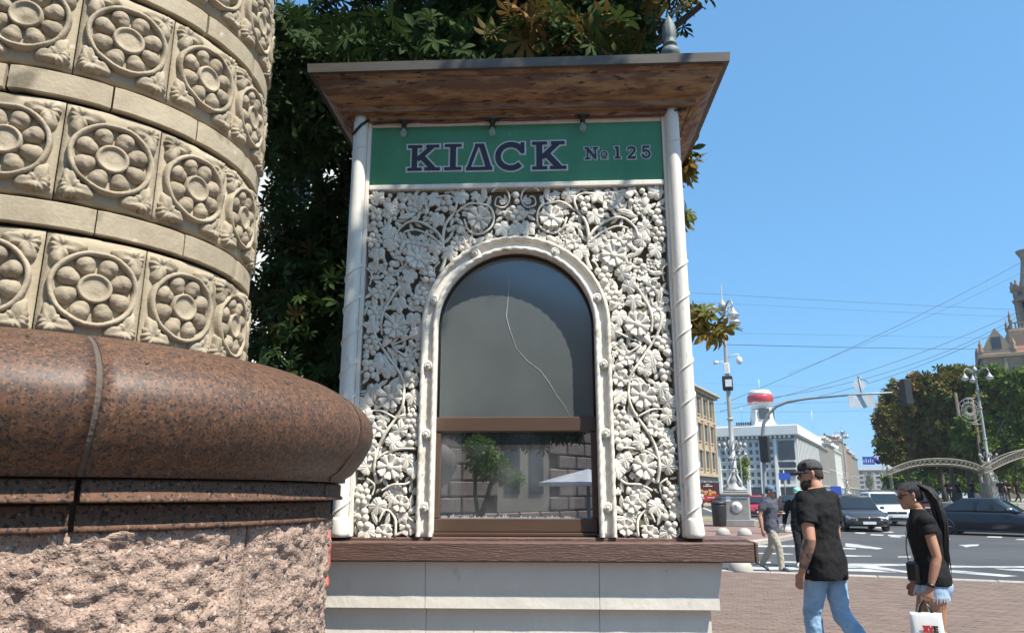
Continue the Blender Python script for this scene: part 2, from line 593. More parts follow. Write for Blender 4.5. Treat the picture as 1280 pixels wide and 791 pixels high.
def ring_flat(ro, wid, ht, wob=0.0):
    prof = [(ro - wid, -.012), (ro - wid, ht * .55), (ro - wid * .75, ht * .95), (ro - wid * .25, ht), (ro, ht * .5), (ro + .001, -.012)]
    m = MB(); vs = []; n = 40
    for (r, z) in prof:
        for k in range(n):
            a = 2 * PI * k / n; q = 1 + wob * math.sin(3 * a + 1) + wob * .6 * math.sin(7 * a)
            vs.append((r * q * math.cos(a) * 1.04, r * q * math.sin(a), z + .0015 * math.sin(11 * a)))
    fs = []
    for i in range(len(prof) - 1):
        for k in range(n):
            k2 = (k + 1) % n
            fs.append((i * n + k, i * n + k2, (i + 1) * n + k2, (i + 1) * n + k)[::-1])
    m.add(vs, fs, True)
    return m


def petal_flat(k, var):
    a = 2 * PI * (k + .5) / 8
    m = MB()
    rc = .0785
    def out(th):
        # egg: wider outwards, flat towards neighbours
        c_, s_ = math.cos(th), math.sin(th)
        return 1 / math.sqrt((c_ / .0345) ** 2 + (s_ / (.029 + .004 * c_)) ** 2)
    def hgt(rho, th):
        return .030 * math.sqrt(max(0, 1 - (rho * .97) ** 2)) - .004 + .0012 * noise.noise((rho * 5, th * 2, var * 9 + k)) - .004 * math.exp(-((rho * math.cos(th) + .3) ** 2) * 14)
    Mx = Matrix.Translation((rc * math.cos(a) * 1.04, rc * math.sin(a), 0)) @ Matrix.Rotation(a, 4, 'Z')
    patch(m, out, hgt, 6, 26, Mx, -.02)
    return m


def boss_flat():
    m = MB(); prof = [(0, .012), (.018, .0125), (.034, .010), (.037, .016), (.042, .021), (.047, .017), (.049, -.012)]
    n = 30; vs = []
    for (r, z) in prof:
        for k in range(n):
            a = 2 * PI * k / n
            vs.append((r * math.cos(a) * 1.04, r * math.sin(a), z + (.0012 * noise.noise((r * 60 * math.cos(a), r * 60 * math.sin(a), 0)) if r < .035 else 0)))
    fs = [((i * n + k), (i + 1) * n + k, (i + 1) * n + (k + 1) % n, i * n + (k + 1) % n) for i in range(len(prof) - 1) for k in range(n)]
    m.add(vs, fs, True)
    return m


def corner_flat(sx, sz, var):
    """acanthus corner: two scalloped wings along the tile edges and a folded heart"""
    m = MB(); w = CR * STEP / 2; h = TH / 2
    cx, cz = sx * (w - .047), sz * (h - .049)
    Mx = Matrix.Translation((cx, cz, 0)) @ Matrix.Scale(sx, 4, (1, 0, 0)) @ Matrix.Scale(sz, 4, (0, 1, 0))
    def out(th):
        # th measured with the corner at +x+y
        a1 = math.exp(-((math.atan2(math.sin(th - PI), math.cos(th - PI)) + .16) / .52) ** 2)      # wing along top edge, towards -x
        a2 = math.exp(-((math.atan2(math.sin(th + PI / 2), math.cos(th + PI / 2)) - .16) / .52) ** 2)  # wing down the side
        a3 = math.exp(-((math.atan2(math.sin(th - PI / 4), math.cos(th - PI / 4))) / .55) ** 2)
        return .031 + .037 * a1 + .037 * a2 + .006 * a3 + .0036 * math.sin(11 * th + var) + .0022 * math.sin(19 * th)
    def hgt(rho, th):
        fold = .5 + .5 * math.cos(9 * th + var)
        return .023 * (1 - rho ** 3.0) ** .6 * (.74 + .26 * fold * sm(.3, .75, rho)) - .008 * math.exp(-(rho / .25) ** 2) + .003
    patch(m, out, hgt, 7, 44, Mx, -.02)
    if sx * sz < 0: m.f = [t[::-1] for t in m.f]
    return m


plate_me = bent(plate(), PR).mesh('tile', M_tile)
ring_me = bent(ring_flat(.124, .0165, .024, .012), PR).mesh('ring', M_tile_rel)
petal_me = [[bent(petal_flat(k, v), PR).mesh('petal', M_petal) for k in range(8)] for v in range(1)]
boss_me = bent(boss_flat(), PR).mesh('boss', M_tile_rel)
corner_me = [bent(corner_flat(sx, sz, .8 * i), PR).mesh('corner_leaf', M_tile_rel) for i, (sx, sz) in enumerate(((1, 1), (-1, 1), (1, -1), (-1, -1)))]
bw = CR * STEP / 2 - .0035
def band_block():
    m = MB(); nx = 10; pr = [(-BH / 2 + .0085, -.03), (-BH / 2 + .0085, -.004), (-BH / 2 + .0115, -.0005), (0, 0), (BH / 2 - .0115, -.0005), (BH / 2 - .0085, -.004), (BH / 2 - .0085, -.03)]
    vs = []
    for i in range(nx + 1):
        x = -bw + 2 * bw * i / nx
        e = .005 if i in (0, nx) else 0
        for (z, n) in pr: vs.append((x, z + .0012 * noise.noise((x * 30, z * 30, 1)), n - e * .8 + .0012 * noise.noise((x * 18, z * 25, 7))))
    k = len(pr)
    fs = [(i * k + j, (i + 1) * k + j, (i + 1) * k + j + 1, i * k + j + 1) for i in range(nx) for j in range(k - 1)]
    fs += [tuple(range(k)), tuple(nx * k + j for j in range(k - 1, -1, -1))]
    m.add(vs, fs, False)
    return m
band_me = bent(band_block(), CR - .004).mesh('band_block', M_tile)

J0 = 150.7
tile_angles = [J0 + 12 + 24 * 3 - 24 * k for k in range(8)]
for row in range(6):
    zc = Hc + row * (TH + BH) + TH / 2
    for a in tile_angles:
        wob = rnd.uniform(-.4, .4)
        t = inst('tile', plate_me, column, Matrix.Translation((0, 0, zc)) @ rotA(a))
        if row < 4:
            inst('ring', ring_me, t, rotA(0)); inst('boss', boss_me, t, rotA(0))
            for k in range(8): inst('petal', petal_me[0][k], t, rotA(0))
            for k in range(4): inst('corner_leaf', corner_me[k], t, rotA(0))
        inst('band_block', band_me, column, Matrix.Translation((rnd.uniform(-.002, .002), 0, zc + TH / 2 + BH / 2)) @ rotA(a + 14 + wob))

# granite torus in blocks, with the stepped fillets below
tor = [(.70, 2.050), (.745, 2.056), (.80, 2.056), (.90, 2.045), (1.0, 2.024), (1.094, 1.99), (1.17, 1.948), (1.222, 1.905), (1.247, 1.862), (1.253, 1.825), (1.243, 1.778), (1.214, 1.722), (1.176, 1.672), (1.150, 1.655), (1.150, 1.641), (.9, 1.641)]
fil1 = [(.9, 1.636), (1.127, 1.636), (1.134, 1.630), (1.134, 1.592), (1.143, 1.586), (1.143, 1.577), (.9, 1.577)]
fil2 = [(.9, 1.572), (1.094, 1.572), (1.098, 1.566), (1.098, 1.524), (1.110, 1.517), (1.110, 1.504), (.9, 1.504)]


def ring_block(prof, a0, a1, seg, jit=0.0, nz=0.0, seed=0):
    """solid arc block between compass angles"""
    m = MB(); k = len(prof); vs = []
    for i in range(seg + 1):
        a = R_(a0 + (a1 - a0) * i / seg)
        for j, (r, z) in enumerate(prof):
            q = r
            if nz and r > .95: q += nz * noise.noise((math.sin(a) * 6 + seed, math.cos(a) * 6, z * 9))
            vs.append((q * math.sin(a), q * math.cos(a), z + (jit * noise.noise((a * 40, z * 40, seed)) if r > .95 else 0)))
    fs = [(i * k + j, i * k + j + 1, (i + 1) * k + j + 1, (i + 1) * k + j) for i in range(seg) for j in range(k - 1)]
    if a1 < a0: fs = [t[::-1] for t in fs]
    m.add(vs, fs, True)
    caps = [tuple(range(k)), tuple(seg * k + j for j in range(k - 1, -1, -1))]
    m.add([], [])
    for c_ in caps:
        m.f.append(c_); m.s.append(False); m.m.append(0)
    return m


edges = [141.5 + 46.5 * k for k in range(-3, 5)]
for i in range(7):
    a0, a1 = edges[i] + .35, edges[i + 1] - .35
    ring_block(tor, a0, a1, 30, seed=i).build('torus_block', M_granite, column)
    ring_block(fil1, a0, a1, 26, .0012, .002, seed=i).build('fillet', M_granite_band, column)
    ring_block(fil2, a0, a1, 26, .0012, .002, seed=i + 5).build('fillet', M_granite_band, column)
    # mortar in the joint, a little sunk and ragged
    jm = ring_block([(r - .006, z) for (r, z) in tor], a1 - .1, a1 + .8, 2, .0, .006, seed=i)
    jm.build('joint', M_cement, column)
cm = MB(); cm.lathe([(1.06, 0), (1.06, 1.52)], 48); cm.lathe([(1.05, 1.45), (1.05, 1.503), (1.085, 1.507), (1.085, 1.6), (1.1, 1.64)], 48)
cm.build('pedestal_core', M_mortar, column)


def rough_block(a0, a1, z0, z1, seed):
    seg = int(abs(a1 - a0) * 1.9); nz_ = int((z1 - z0) / .0085); m = MB(); vs = []
    for j in range(nz_ + 1):
        z = z0 + (z1 - z0) * j / nz_
        for i in range(seg + 1):
            a = R_(a0 + (a1 - a0) * i / seg); arc = 1.094 * (a - R_(a0)); L = 1.094 * R_(a1 - a0)
            e = min(arc, L - arc, (z - z0))
            p = (math.sin(a) * 1.1 + seed * 3.1, math.cos(a) * 1.1, z)
            big = noise.noise((p[0] * 3.2, p[1] * 3.2, p[2] * 4.0))
            rid = abs(noise.noise((p[0] * 8 + 5, p[1] * 8, p[2] * 10)))
            chip = noise.noise((p[0] * 19, p[1] * 19, p[2] * 23)); fine = noise.noise((p[0] * 46, p[1] * 46, p[2] * 52))
            cell = noise.cell((p[0] * 15 + 3 * chip, p[1] * 15, p[2] * 18 + 3 * chip))
            d = .016 * big - .009 * rid + .009 * chip + .008 * fine + .007 * cell + .006 * noise.cell((p[0] * 31, p[1] * 31, p[2] * 36)) + .002
            r = 1.082 + d * sm(0, .05, e) - .007 * (1 - sm(0, .02, e)) + .012 * sm(.02, .2, e)
            vs.append((r * math.sin(a), r * math.cos(a), z))
    n = seg + 1
    fs = [(j * n + i, (j + 1) * n + i, (j + 1) * n + i + 1, j * n + i + 1) for j in range(nz_) for i in range(seg)]
    m.add(vs, fs, True)
    # close to the core
    b = len(m.v); rim = [i for i in range(n)] + [j * n + seg for j in range(1, nz_ + 1)] + [nz_ * n + i for i in range(seg - 1, -1, -1)] + [j * n for j in range(nz_ - 1, 0, -1)]
    for i in rim:
        x, y, z = m.v[i]; q = math.hypot(x, y); m.v.append((x / q * 1.03, y / q * 1.03, z))
    k = len(rim)
    for i in range(k):
        m.f.append((rim[i], rim[(i + 1) % k], b + (i + 1) % k, b + i)); m.s.append(True); m.m.append(0)
    return m


rj = [114.0 + 48 * k for k in range(-2, 4)]
for i in range(5):
    rough_block(rj[i] + .25, rj[i + 1] - .25, .78, 1.505, i).build('split_stone', M_rough, column)
    rough_block(rj[i] + 20, rj[i + 1] + 19.5, .02, .765, i + 9).build('split_stone', M_rough, column)
# red paint dabs on the pedestal's kiosk side, fallen dry petals on the torus
pm = MB()
for (z, a, s_) in ((1.40, 80.5, .03), (1.34, 80.0, .035), (1.27, 80.5, .02), (1.44, 82.0, .018)):
    rr = 1.094 + .012
    Mx = Matrix.Translation((rr * math.sin(R_(a)), rr * math.cos(R_(a)), z)) @ rotA(a) @ Matrix.Rotation(-PI / 2, 4, 'X')
    patch(pm, lambda th: s_ * (1 + .3 * math.sin(3 * th)), lambda q, th: .006 * (1 - q * q), 2, 14, Mx, -.02)
pm.build('paint_smear', M_red_paint, column)
pm = MB()
for k in range(16):
    a = rnd.uniform(105, 165); t = rnd.choice((.8, .9, 1.0, 1.1, 1.19))
    z = 2.056 if t < .85 else {0.9: 2.045, 1.0: 2.024, 1.1: 1.987, 1.19: 1.934}[t]
    Mx = Matrix.Translation((t * math.sin(R_(a)), t * math.cos(R_(a)), z + .003)) @ rotA(a) @ Matrix.Rotation(rnd.uniform(0, 6), 4, 'Z')
    pm.add([(-.012, -.002, 0), (0, -.004, .003), (.012, 0, .001), (0, .004, .003)], [(0, 1, 2, 3)], False, 0, Mx)
pm.build('dry_petals', M_straw, column, kind='stuff')
# ------------------------------------------------------------------ the kiosk
KYAW = R_(2.8)
KD = 4.0
kiosk = empty('kiosk', (0, KD, 0), -KYAW, 'white carved street kiosk with arched window under a brown wooden eave', 'kiosk')
KU = 0.02      # middle of the kiosk front
M_white = mat('white_paint', (.80, .765, .69), .55, col2=(.66, .62, .54), scale=5, bump=.15, bscale=60, stretch=(3, 3, .6), detail=9, speck=[((.50, .45, .37), 14, .68)])
M_orn = mat('white_carving', (.80, .76, .67), .6, col2=(.60, .55, .46), scale=14, bump=.2, bscale=90, per_obj=.07, speck=[((.42, .37, .29), 9, .63)])
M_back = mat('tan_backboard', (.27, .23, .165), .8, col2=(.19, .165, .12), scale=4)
M_base = mat('grey_concrete_paint', (.74, .70, .615), .7, col2=(.66, .62, .545), scale=4, bump=.25, bscale=40, stretch=(1, 1, .7), detail=10, speck=[((.48, .44, .38), 5, .66), ((.30, .26, .21), 30, .75)])
M_wood = mat('peeling_brown_wood', (.15, .072, .04), .6, col2=(.33, .19, .09), scale=4.2, amount=.70, stretch=(1.0, 4.0, 5), bump=.5, bscale=26,
             speck=[((.045, .028, .02), 11, .6)])
M_sill = mat('worn_brown_paint', (.135, .074, .056), .5, col2=(.09, .05, .038), scale=5, stretch=(1.2, 9, 14), bump=.5, bscale=18, speck=[((.34, .26, .21), 24, .68)])
M_fascia = mat('weathered_metal', (.13, .115, .10), .5, metal=.3, col2=(.09, .08, .07), scale=6, stretch=(1, 4, 4))
M_green = mat('green_sign_board', (.062, .262, .128), .45, col2=(.042, .195, .092), scale=3.0, detail=10, bump=.05, stretch=(1.6, 1, .45), speck=[((.10, .28, .17), 22, .70)])
M_letter = mat('navy_letter', (.022, .022, .045), .5, col2=(.02, .02, .04))
M_outline = mat('pale_letter_outline', (.62, .65, .63), .5, col2=(.55, .58, .56))
M_frame = mat('brown_window_frame', (.098, .058, .038), .4, col2=(.08, .047, .031), scale=4, stretch=(1, 3, 3))
M_black = mat('black_rubber_and_shade', (.012, .012, .013), .5)
M_dark = mat('dark_interior', (.02, .018, .017), .9)
M_curtain = mat('white_blind', (.62, .63, .60), .8)
M_patina = mat('grey_green_patina', (.16, .20, .19), .6, col2=(.09, .11, .11), scale=14, bump=.3)
M_redcable = mat('red_cable', (.22, .03, .03), .5)


def fpx(x, y, w=0.0):
    """photograph pixel -> (u, z) on the kiosk front, w metres proud of it"""
    u = (x - 640) / FPX; v = (395.5 - y) / FPX
    d = Vector((u, math.cos(PITCH) - v * math.sin(PITCH), math.sin(PITCH) + v * math.cos(PITCH)))
    W = Vector((-math.sin(KYAW), -math.cos(KYAW), 0)); U = Vector((math.cos(KYAW), -math.sin(KYAW), 0)); K = Vector((0, KD, 0))
    O = Vector((0, 0, EYE)); k = K + W * w
    t = (k - O).dot(W) / d.dot(W); p = O + d * t - k
    return p.dot(U), p.z


# --- body behind the front
KB = 1.75   # depth
b = MB()
b.box(-.88, .10, 1.30, -.84, KB, 3.75); b.box(.88, .10, 1.30, .92, KB, 3.75); b.box(-.84, KB - .04, 1.30, .88, KB, 3.75)
b.box(-.84, .10, 3.70, .88, KB - .04, 3.74); b.box(-.84, .10, 1.26, .88, KB - .04, 1.29)
b.build('wall', M_base, kiosk)
# backboard behind the carving, with the arched opening left out (side strips and spandrel)
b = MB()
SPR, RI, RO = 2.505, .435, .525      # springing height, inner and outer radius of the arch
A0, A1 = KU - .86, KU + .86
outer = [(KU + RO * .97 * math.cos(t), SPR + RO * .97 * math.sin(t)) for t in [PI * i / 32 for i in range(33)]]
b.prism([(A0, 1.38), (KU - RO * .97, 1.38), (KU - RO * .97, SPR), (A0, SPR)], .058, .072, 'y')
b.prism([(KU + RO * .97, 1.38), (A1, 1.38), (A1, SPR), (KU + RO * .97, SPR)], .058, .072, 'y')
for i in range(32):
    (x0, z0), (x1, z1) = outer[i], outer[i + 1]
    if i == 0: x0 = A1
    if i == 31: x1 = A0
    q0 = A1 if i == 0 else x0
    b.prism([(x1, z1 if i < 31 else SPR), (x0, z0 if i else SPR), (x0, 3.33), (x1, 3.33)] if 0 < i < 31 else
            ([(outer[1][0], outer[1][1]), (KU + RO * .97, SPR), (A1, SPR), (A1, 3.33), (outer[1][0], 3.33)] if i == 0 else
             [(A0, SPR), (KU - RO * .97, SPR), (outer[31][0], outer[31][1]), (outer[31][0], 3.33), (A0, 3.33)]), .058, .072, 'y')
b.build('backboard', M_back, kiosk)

# --- base: three painted concrete panels with a cavetto and a fillet
prof = [(-.09, 1.262), (-.088, 1.248), (-.082, 1.22), (-.076, 1.17), (-.068, 1.125), (-.062, 1.102), (-.068, 1.098), (-.068, 1.038), (-.02, 1.034), (-.02, .30), (.1, .30), (.1, 1.262)]
joints = [KU - 1.06, fpx(532, 720, .07)[0], fpx(749, 720, .07)[0], KU + 1.06]
for i in range(3):
    x0, x1 = joints[i] + (.0012 if i else 0), joints[i + 1] - (.0012 if i < 2 else 0)
    m = MB(); vs = []; n = 8
    for k in range(n + 1):
        x = x0 + (x1 - x0) * k / n
        for (y, z) in prof:
            xx = x
            if (i == 2 and k == n) or (i == 0 and k == 0):
                xx = KU + math.copysign(.97 - (y + .02) * 1.0 if y < 0 else .97, x - KU)
            vs.append((xx, y + .0016 * noise.noise((x * 9, z * 11, 2)), z))
    k_ = len(prof)
    fs = [(k * k_ + j, (k + 1) * k_ + j, (k + 1) * k_ + (j + 1) % k_, k * k_ + (j + 1) % k_)[::-1] for k in range(n) for j in range(k_)]
    fs += [tuple(range(k_))[::-1], tuple(n * k_ + j for j in range(k_))]
    m.add(vs, [t[::-1] for t in fs])
    m.build('base_panel', M_base, kiosk)
m = MB(); m.box(KU - .99, .1, 0, KU + .99, KB, 1.25); m.box(KU - .99, -.03, 0, KU + .99, .1, .297, .01)
m.build('plinth', M_base, kiosk)

# --- the wooden counter
m = MB(); m.box(-1.165, -.145, 1.268, 1.208, -.02, 1.362, .006); m.box(-1.165, -.0195, 1.268, 1.208, .16, 1.3795, .006)
m.v = [(x, y + .002 * noise.noise((x * 5, z * 30, 0)), z + (.0025 * noise.noise((x * 3, y * 9, 4)))) for (x, y, z) in m.v]
m.build('counter', M_sill, kiosk)
m = MB(); m.box(1.209, -.147, 1.266, 1.226, .16, 1.366, .004); m.build('counter_end', M_sill, kiosk)

# --- corner poles with a wound cord
def pole(u, z0, z1):
    m = MB(); n = 40
    m.tube([(0, 0, z0 + (z1 - z0) * i / n) for i in range(n + 1)], [.0415 + .001 * noise.noise((i * .6, u, 0)) for i in range(n + 1)], 20)
    p = m.build('corner_pole', M_white, kiosk, Matrix.Translation((u, -.035, 0)))
    c = MB(); turns = 8.2; st = 26; pts = []
    N = int(turns * st)
    for i in range(N + 1):
        t = i / N; a = 2 * PI * turns * t + .6
        pts.append((.0425 * math.cos(a), .0425 * math.sin(a), z0 + .02 + (z1 - z0 - .9) * t))
    c.tube(pts, .0058, 6)
    q = MB(); pts = [(.0425 * math.cos(2 * PI * i / 40 + 1), .0425 * math.sin(2 * PI * i / 40 + 1), z1 - .28 + .10 * i / 40) for i in range(34)]
    c.tube(pts, .004, 6)
    c.build('cord', M_white, p)
    f = MB(); f.lathe([(.05, z0), (.052, z0 + .02), (.049, z0 + .06), (.046, z0 + .085), (.043, z0 + .1)], 20, ribs=lambda a, z: 1 + .03 * math.sin(5 * a + z * 60))
    f.build('pole_foot', M_white, p)
pole(fpx(439, 410, .03)[0] - .003, 1.38, 3.80)
pole(fpx(853, 410, .03)[0] + .003, 1.38, 3.80)
m = MB(); m.box(A0 - .022, -.03, 1.38, A0 - .001, .1, 3.76, .003); m.build('edge_strip', M_white, kiosk)
m = MB(); m.box(A1 + .001, -.03, 1.38, A1 + .022, .1, 3.76, .003); m.build('edge_strip', M_white, kiosk)

# --- window
gy = .062
up = MB()
pts = [(KU - RI - .01, 1.97), (KU + RI + .01, 1.97)] + [(KU + (RI + .01) * math.cos(t), SPR + (RI + .01) * math.sin(t)) for t in [PI * i / 32 for i in range(33)]]
up.prism(pts, gy, gy + .008, 'y')
M_frost = bpy.data.materials.new('dusty_grey_glass'); M_frost.use_nodes = True
_n = M_frost.node_tree.nodes; _l = M_frost.node_tree.links; _b = _n['Principled BSDF']
_tc = _n.new('ShaderNodeTexCoord'); _ns = _n.new('ShaderNodeTexNoise'); _ns.inputs['Scale'].default_value = 2.2; _ns.inputs['Detail'].default_value = 5
_l.new(_tc.outputs['Object'], _ns.inputs[0]); _r = _n.new('ShaderNodeValToRGB')
_r.color_ramp.elements[0].position = .3; _r.color_ramp.elements[1].position = .72
_r.color_ramp.elements[0].color = (.095, .108, .105, 1); _r.color_ramp.elements[1].color = (.132, .148, .144, 1)
_l.new(_ns.outputs[0], _r.inputs[0]); _l.new(_r.outputs[0], _b.inputs['Base Color']); _b.inputs['Roughness'].default_value = .16
_b.inputs['Specular IOR Level'].default_value = 1.0; _b.inputs['Coat Weight'].default_value = 1.0; _b.inputs['Coat IOR'].default_value = 1.7; _b.inputs['Coat Roughness'].default_value = .10
up.build('upper_pane', M_frost, kiosk)
cr = MB()
cp = [fpx(*p, -.06) for p in ((637, 346), (635, 372), (633, 396), (637, 412), (646, 436), (660, 452), (676, 463), (686, 478), (697, 495), (706, 508), (713, 521))]
cr.tube([(u + .002 * math.sin(i * 3), gy - .0015, z) for i, (u, z) in enumerate(cp)], [.0005, .0009, .0014, .0012, .0006, .0009, .0006, .0008, .0006, .0005, .0004], 5)
cp = [fpx(*p, -.06) for p in ((668, 340), (674, 350), (679, 359))]; cr.tube([(u, gy - .001, z) for u, z in cp], .0006, 4)
M_crack = mat('crack_filler', (.75, .77, .75), .5)
cr.build('crack', M_crack, kiosk)
fr = MB(); fr.box(KU - RI - .005, gy - .028, 1.93, KU + RI - .0, gy + .04, 2.008, .004)
fr.build('mid_rail', M_frame, kiosk)
fr = MB(); fr.box(KU - RI - .03, gy - .03, 1.382, KU + RI - .005, gy + .04, 1.40, .003); fr.box(KU - RI - .03, gy - .022, 1.402, KU + RI - .005, gy + .04, 1.472, .004)
fr.build('bottom_rail', M_frame, kiosk)
fr = MB(); fr.box(KU - RI - .02, gy - .022, 1.473, KU - RI + .022, gy + .04, 1.928, .004); fr.build('stile', M_frame, kiosk)
fr = MB(); fr.box(KU + RI - .028, gy - .022, 1.473, KU + RI + .01, gy + .04, 1.928, .004); fr.build('stile', M_frame, kiosk)
# black strip round the upper pane, drawn in for the shadow gap
sl = MB(); path = [(KU - RI + .004, gy - .006, 2.012)] + [(KU + (RI - .004) * math.cos(t), gy - .006, SPR + (RI - .004) * math.sin(t)) for t in [PI - PI * i / 40 for i in range(41)]] + [(KU + RI - .004, gy - .006, 2.012)]
sl.tube(path, [(.018, .006)] * len(path), 6, ref=(0, 1, 0)); sl.build('shadow_rim', M_black, kiosk)
# reflecting clear lower pane
M_pane = bpy.data.materials.new('coated_window_glass'); M_pane.use_nodes = True
_n = M_pane.node_tree.nodes; _l = M_pane.node_tree.links; _n.remove(_n['Principled BSDF'])
_g = _n.new('ShaderNodeBsdfGlossy'); _g.inputs['Roughness'].default_value = .008; _g.inputs[0].default_value = (.95, .97, 1, 1)
_t = _n.new('ShaderNodeBsdfTransparent'); _t.inputs[0].default_value = (.82, .86, .86, 1)
_m = _n.new('ShaderNodeMixShader'); _fr = _n.new('ShaderNodeLayerWeight'); _fr.inputs[0].default_value = .25
_mr = _n.new('ShaderNodeMapRange'); _mr.inputs[3].default_value = .46; _mr.inputs[4].default_value = .9
_l.new(_fr.outputs['Fresnel'], _mr.inputs[0]); _l.new(_mr.outputs[0], _m.inputs[0]); _l.new(_t.outputs[0], _m.inputs[1]); _l.new(_g.outputs[0], _m.inputs[2])
_du = _n.new('ShaderNodeBsdfDiffuse'); _du.inputs[0].default_value = (.6, .62, .6, 1)
_tc = _n.new('ShaderNodeTexCoord'); _nz = _n.new('ShaderNodeTexNoise'); _nz.inputs['Scale'].default_value = 5; _nz.inputs['Detail'].default_value = 8
_l.new(_tc.outputs['Object'], _nz.inputs[0]); _mr2 = _n.new('ShaderNodeMapRange'); _mr2.inputs[1].default_value = .35; _mr2.inputs[2].default_value = .8; _mr2.inputs[3].default_value = .02; _mr2.inputs[4].default_value = .16
_l.new(_nz.outputs[0], _mr2.inputs[0]); _m2 = _n.new('ShaderNodeMixShader'); _l.new(_mr2.outputs[0], _m2.inputs[0]); _l.new(_m.outputs[0], _m2.inputs[1]); _l.new(_du.outputs[0], _m2.inputs[2])
_l.new(_m2.outputs[0], _n['Material Output'].inputs[0])
pn = MB(); pn.add([(KU - RI + .018, gy + .004, 1.468), (KU + RI - .024, gy + .004, 1.468), (KU + RI - .024, gy + .004, 1.932), (KU - RI + .018, gy + .004, 1.932)], [(0, 1, 2, 3)]); pn.build('lower_pane', M_pane, kiosk)
rs = MB(); r7 = random.Random(5)
for k in range(70):
    x = KU - RI + .03 + k * .0118; h_ = r7.uniform(.003, .016) * (1.6 if r7.random() < .12 else 1)
    rs.add([(x, gy + .0035, 1.4725), (x + .012, gy + .0035, 1.4725), (x + .009, gy + .0035, 1.4725 + h_), (x + .003, gy + .0035, 1.4725 + h_ * .7)], [(0, 1, 2, 3)])
rs.build('dried_residue', mat('grey_residue', (.42, .46, .48), .8), kiosk, kind='stuff')
# blind and inner frame behind the pane
bl = MB()
for k in range(7): bl.box(KU - RI + .02 + .0155 * k, gy + .075 + .004 * (k % 2), 1.44, KU - RI + .0345 + .0155 * k, gy + .08 + .004 * (k % 2), 1.96)
bl.build('blind', M_curtain, kiosk)
bl = MB(); bl.box(KU - RI + .13, gy + .06, 1.44, KU - RI + .15, gy + .10, 1.96, .003); bl.build('inner_post', M_frame, kiosk)
bl = MB(); bl.box(KU - RI - .01, gy + .30, 1.40, KU + RI + .01, gy + .31, 2.3); bl.build('inner_dark_sheet', M_dark, kiosk)  # near-black sheet standing for the unlit inside of the kiosk

# --- arch surround: flat band between two rope mouldings, with knobs
def arch_path(r, n=80, z0=1.38, y=-.03):
    pts = []
    L1 = SPR - z0; L2 = PI * r
    ds = (2 * L1 + L2) / n
    for i in range(n + 1):
        s_ = i * ds
        if s_ <= L1: pts.append((KU - r, y, z0 + s_))
        elif s_ <= L1 + L2:
            t = PI - (s_ - L1) / r
            pts.append((KU + r * math.cos(t), y, SPR + r * math.sin(t)))
        else: pts.append((KU + r, y, SPR - (s_ - L1 - L2)))
    return pts
for (r, rr) in ((.449, .0125), (.512, .0125)):
    m = MB(); n = 900
    m.tube(arch_path(r, n), rr, 12, ref=(0, 1, 0), mod=lambda i, a: 1 + .24 * abs(math.sin(a * .5 - i * .215)) - .10)
    m.build('rope_moulding', M_orn, kiosk)
m = MB(); n = 120
pi_, po = arch_path(.437, n), arch_path(.522, n)
rings = []
for k in range(n + 1):
    a = Vector(pi_[k]); c = Vector(po[k]); mid = (a + c) / 2
    a.y, c.y = -.028, -.028
    rings.append([(a.x, .05, a.z), tuple(a), (a.x * .8 + c.x * .2, -.022, a.z * .8 + c.z * .2), (mid.x, -.016, mid.z), (a.x * .2 + c.x * .8, -.022, a.z * .2 + c.z * .8), tuple(c), (c.x, .05, c.z)])
m.loft(rings, closed=True)
m.build('arch_band', M_orn, kiosk)
# thin dark reveal strip inside the opening
kn = MB()
kn.lathe([(.0005, .019), (.006, .021), (.008, .016), (.011, .015), (.0135, .018), (.0165, .012), (.0195, .011), (.022, .004), (.023, -.006)][::-1], 18, ribs=lambda a, z: 1 + .07 * math.sin(5 * a + z * 300))
knob_me = kn.mesh('knob', M_orn)
RX90 = Matrix.Rotation(PI / 2, 4, 'X')
for (x, y) in ((694, 315), (747.5, 372), (755, 455), (757, 541.5), (760.5, 634)):
    u, z = fpx(x, y, .03)
    if z > SPR - .05:
        q = Vector((u - KU, z - SPR)).normalized() * .4805; u, z = KU + q.x, SPR + q.y
    else: u = KU + .4805
    for s_ in (1, -1):
        inst('knob', knob_me, kiosk, Matrix.Translation((KU + s_ * (u - KU), -.024, z)) @ RX90 @ Matrix.Scale(1.3, 4) @ Matrix.Rotation(z * 9, 4, 'Z'))

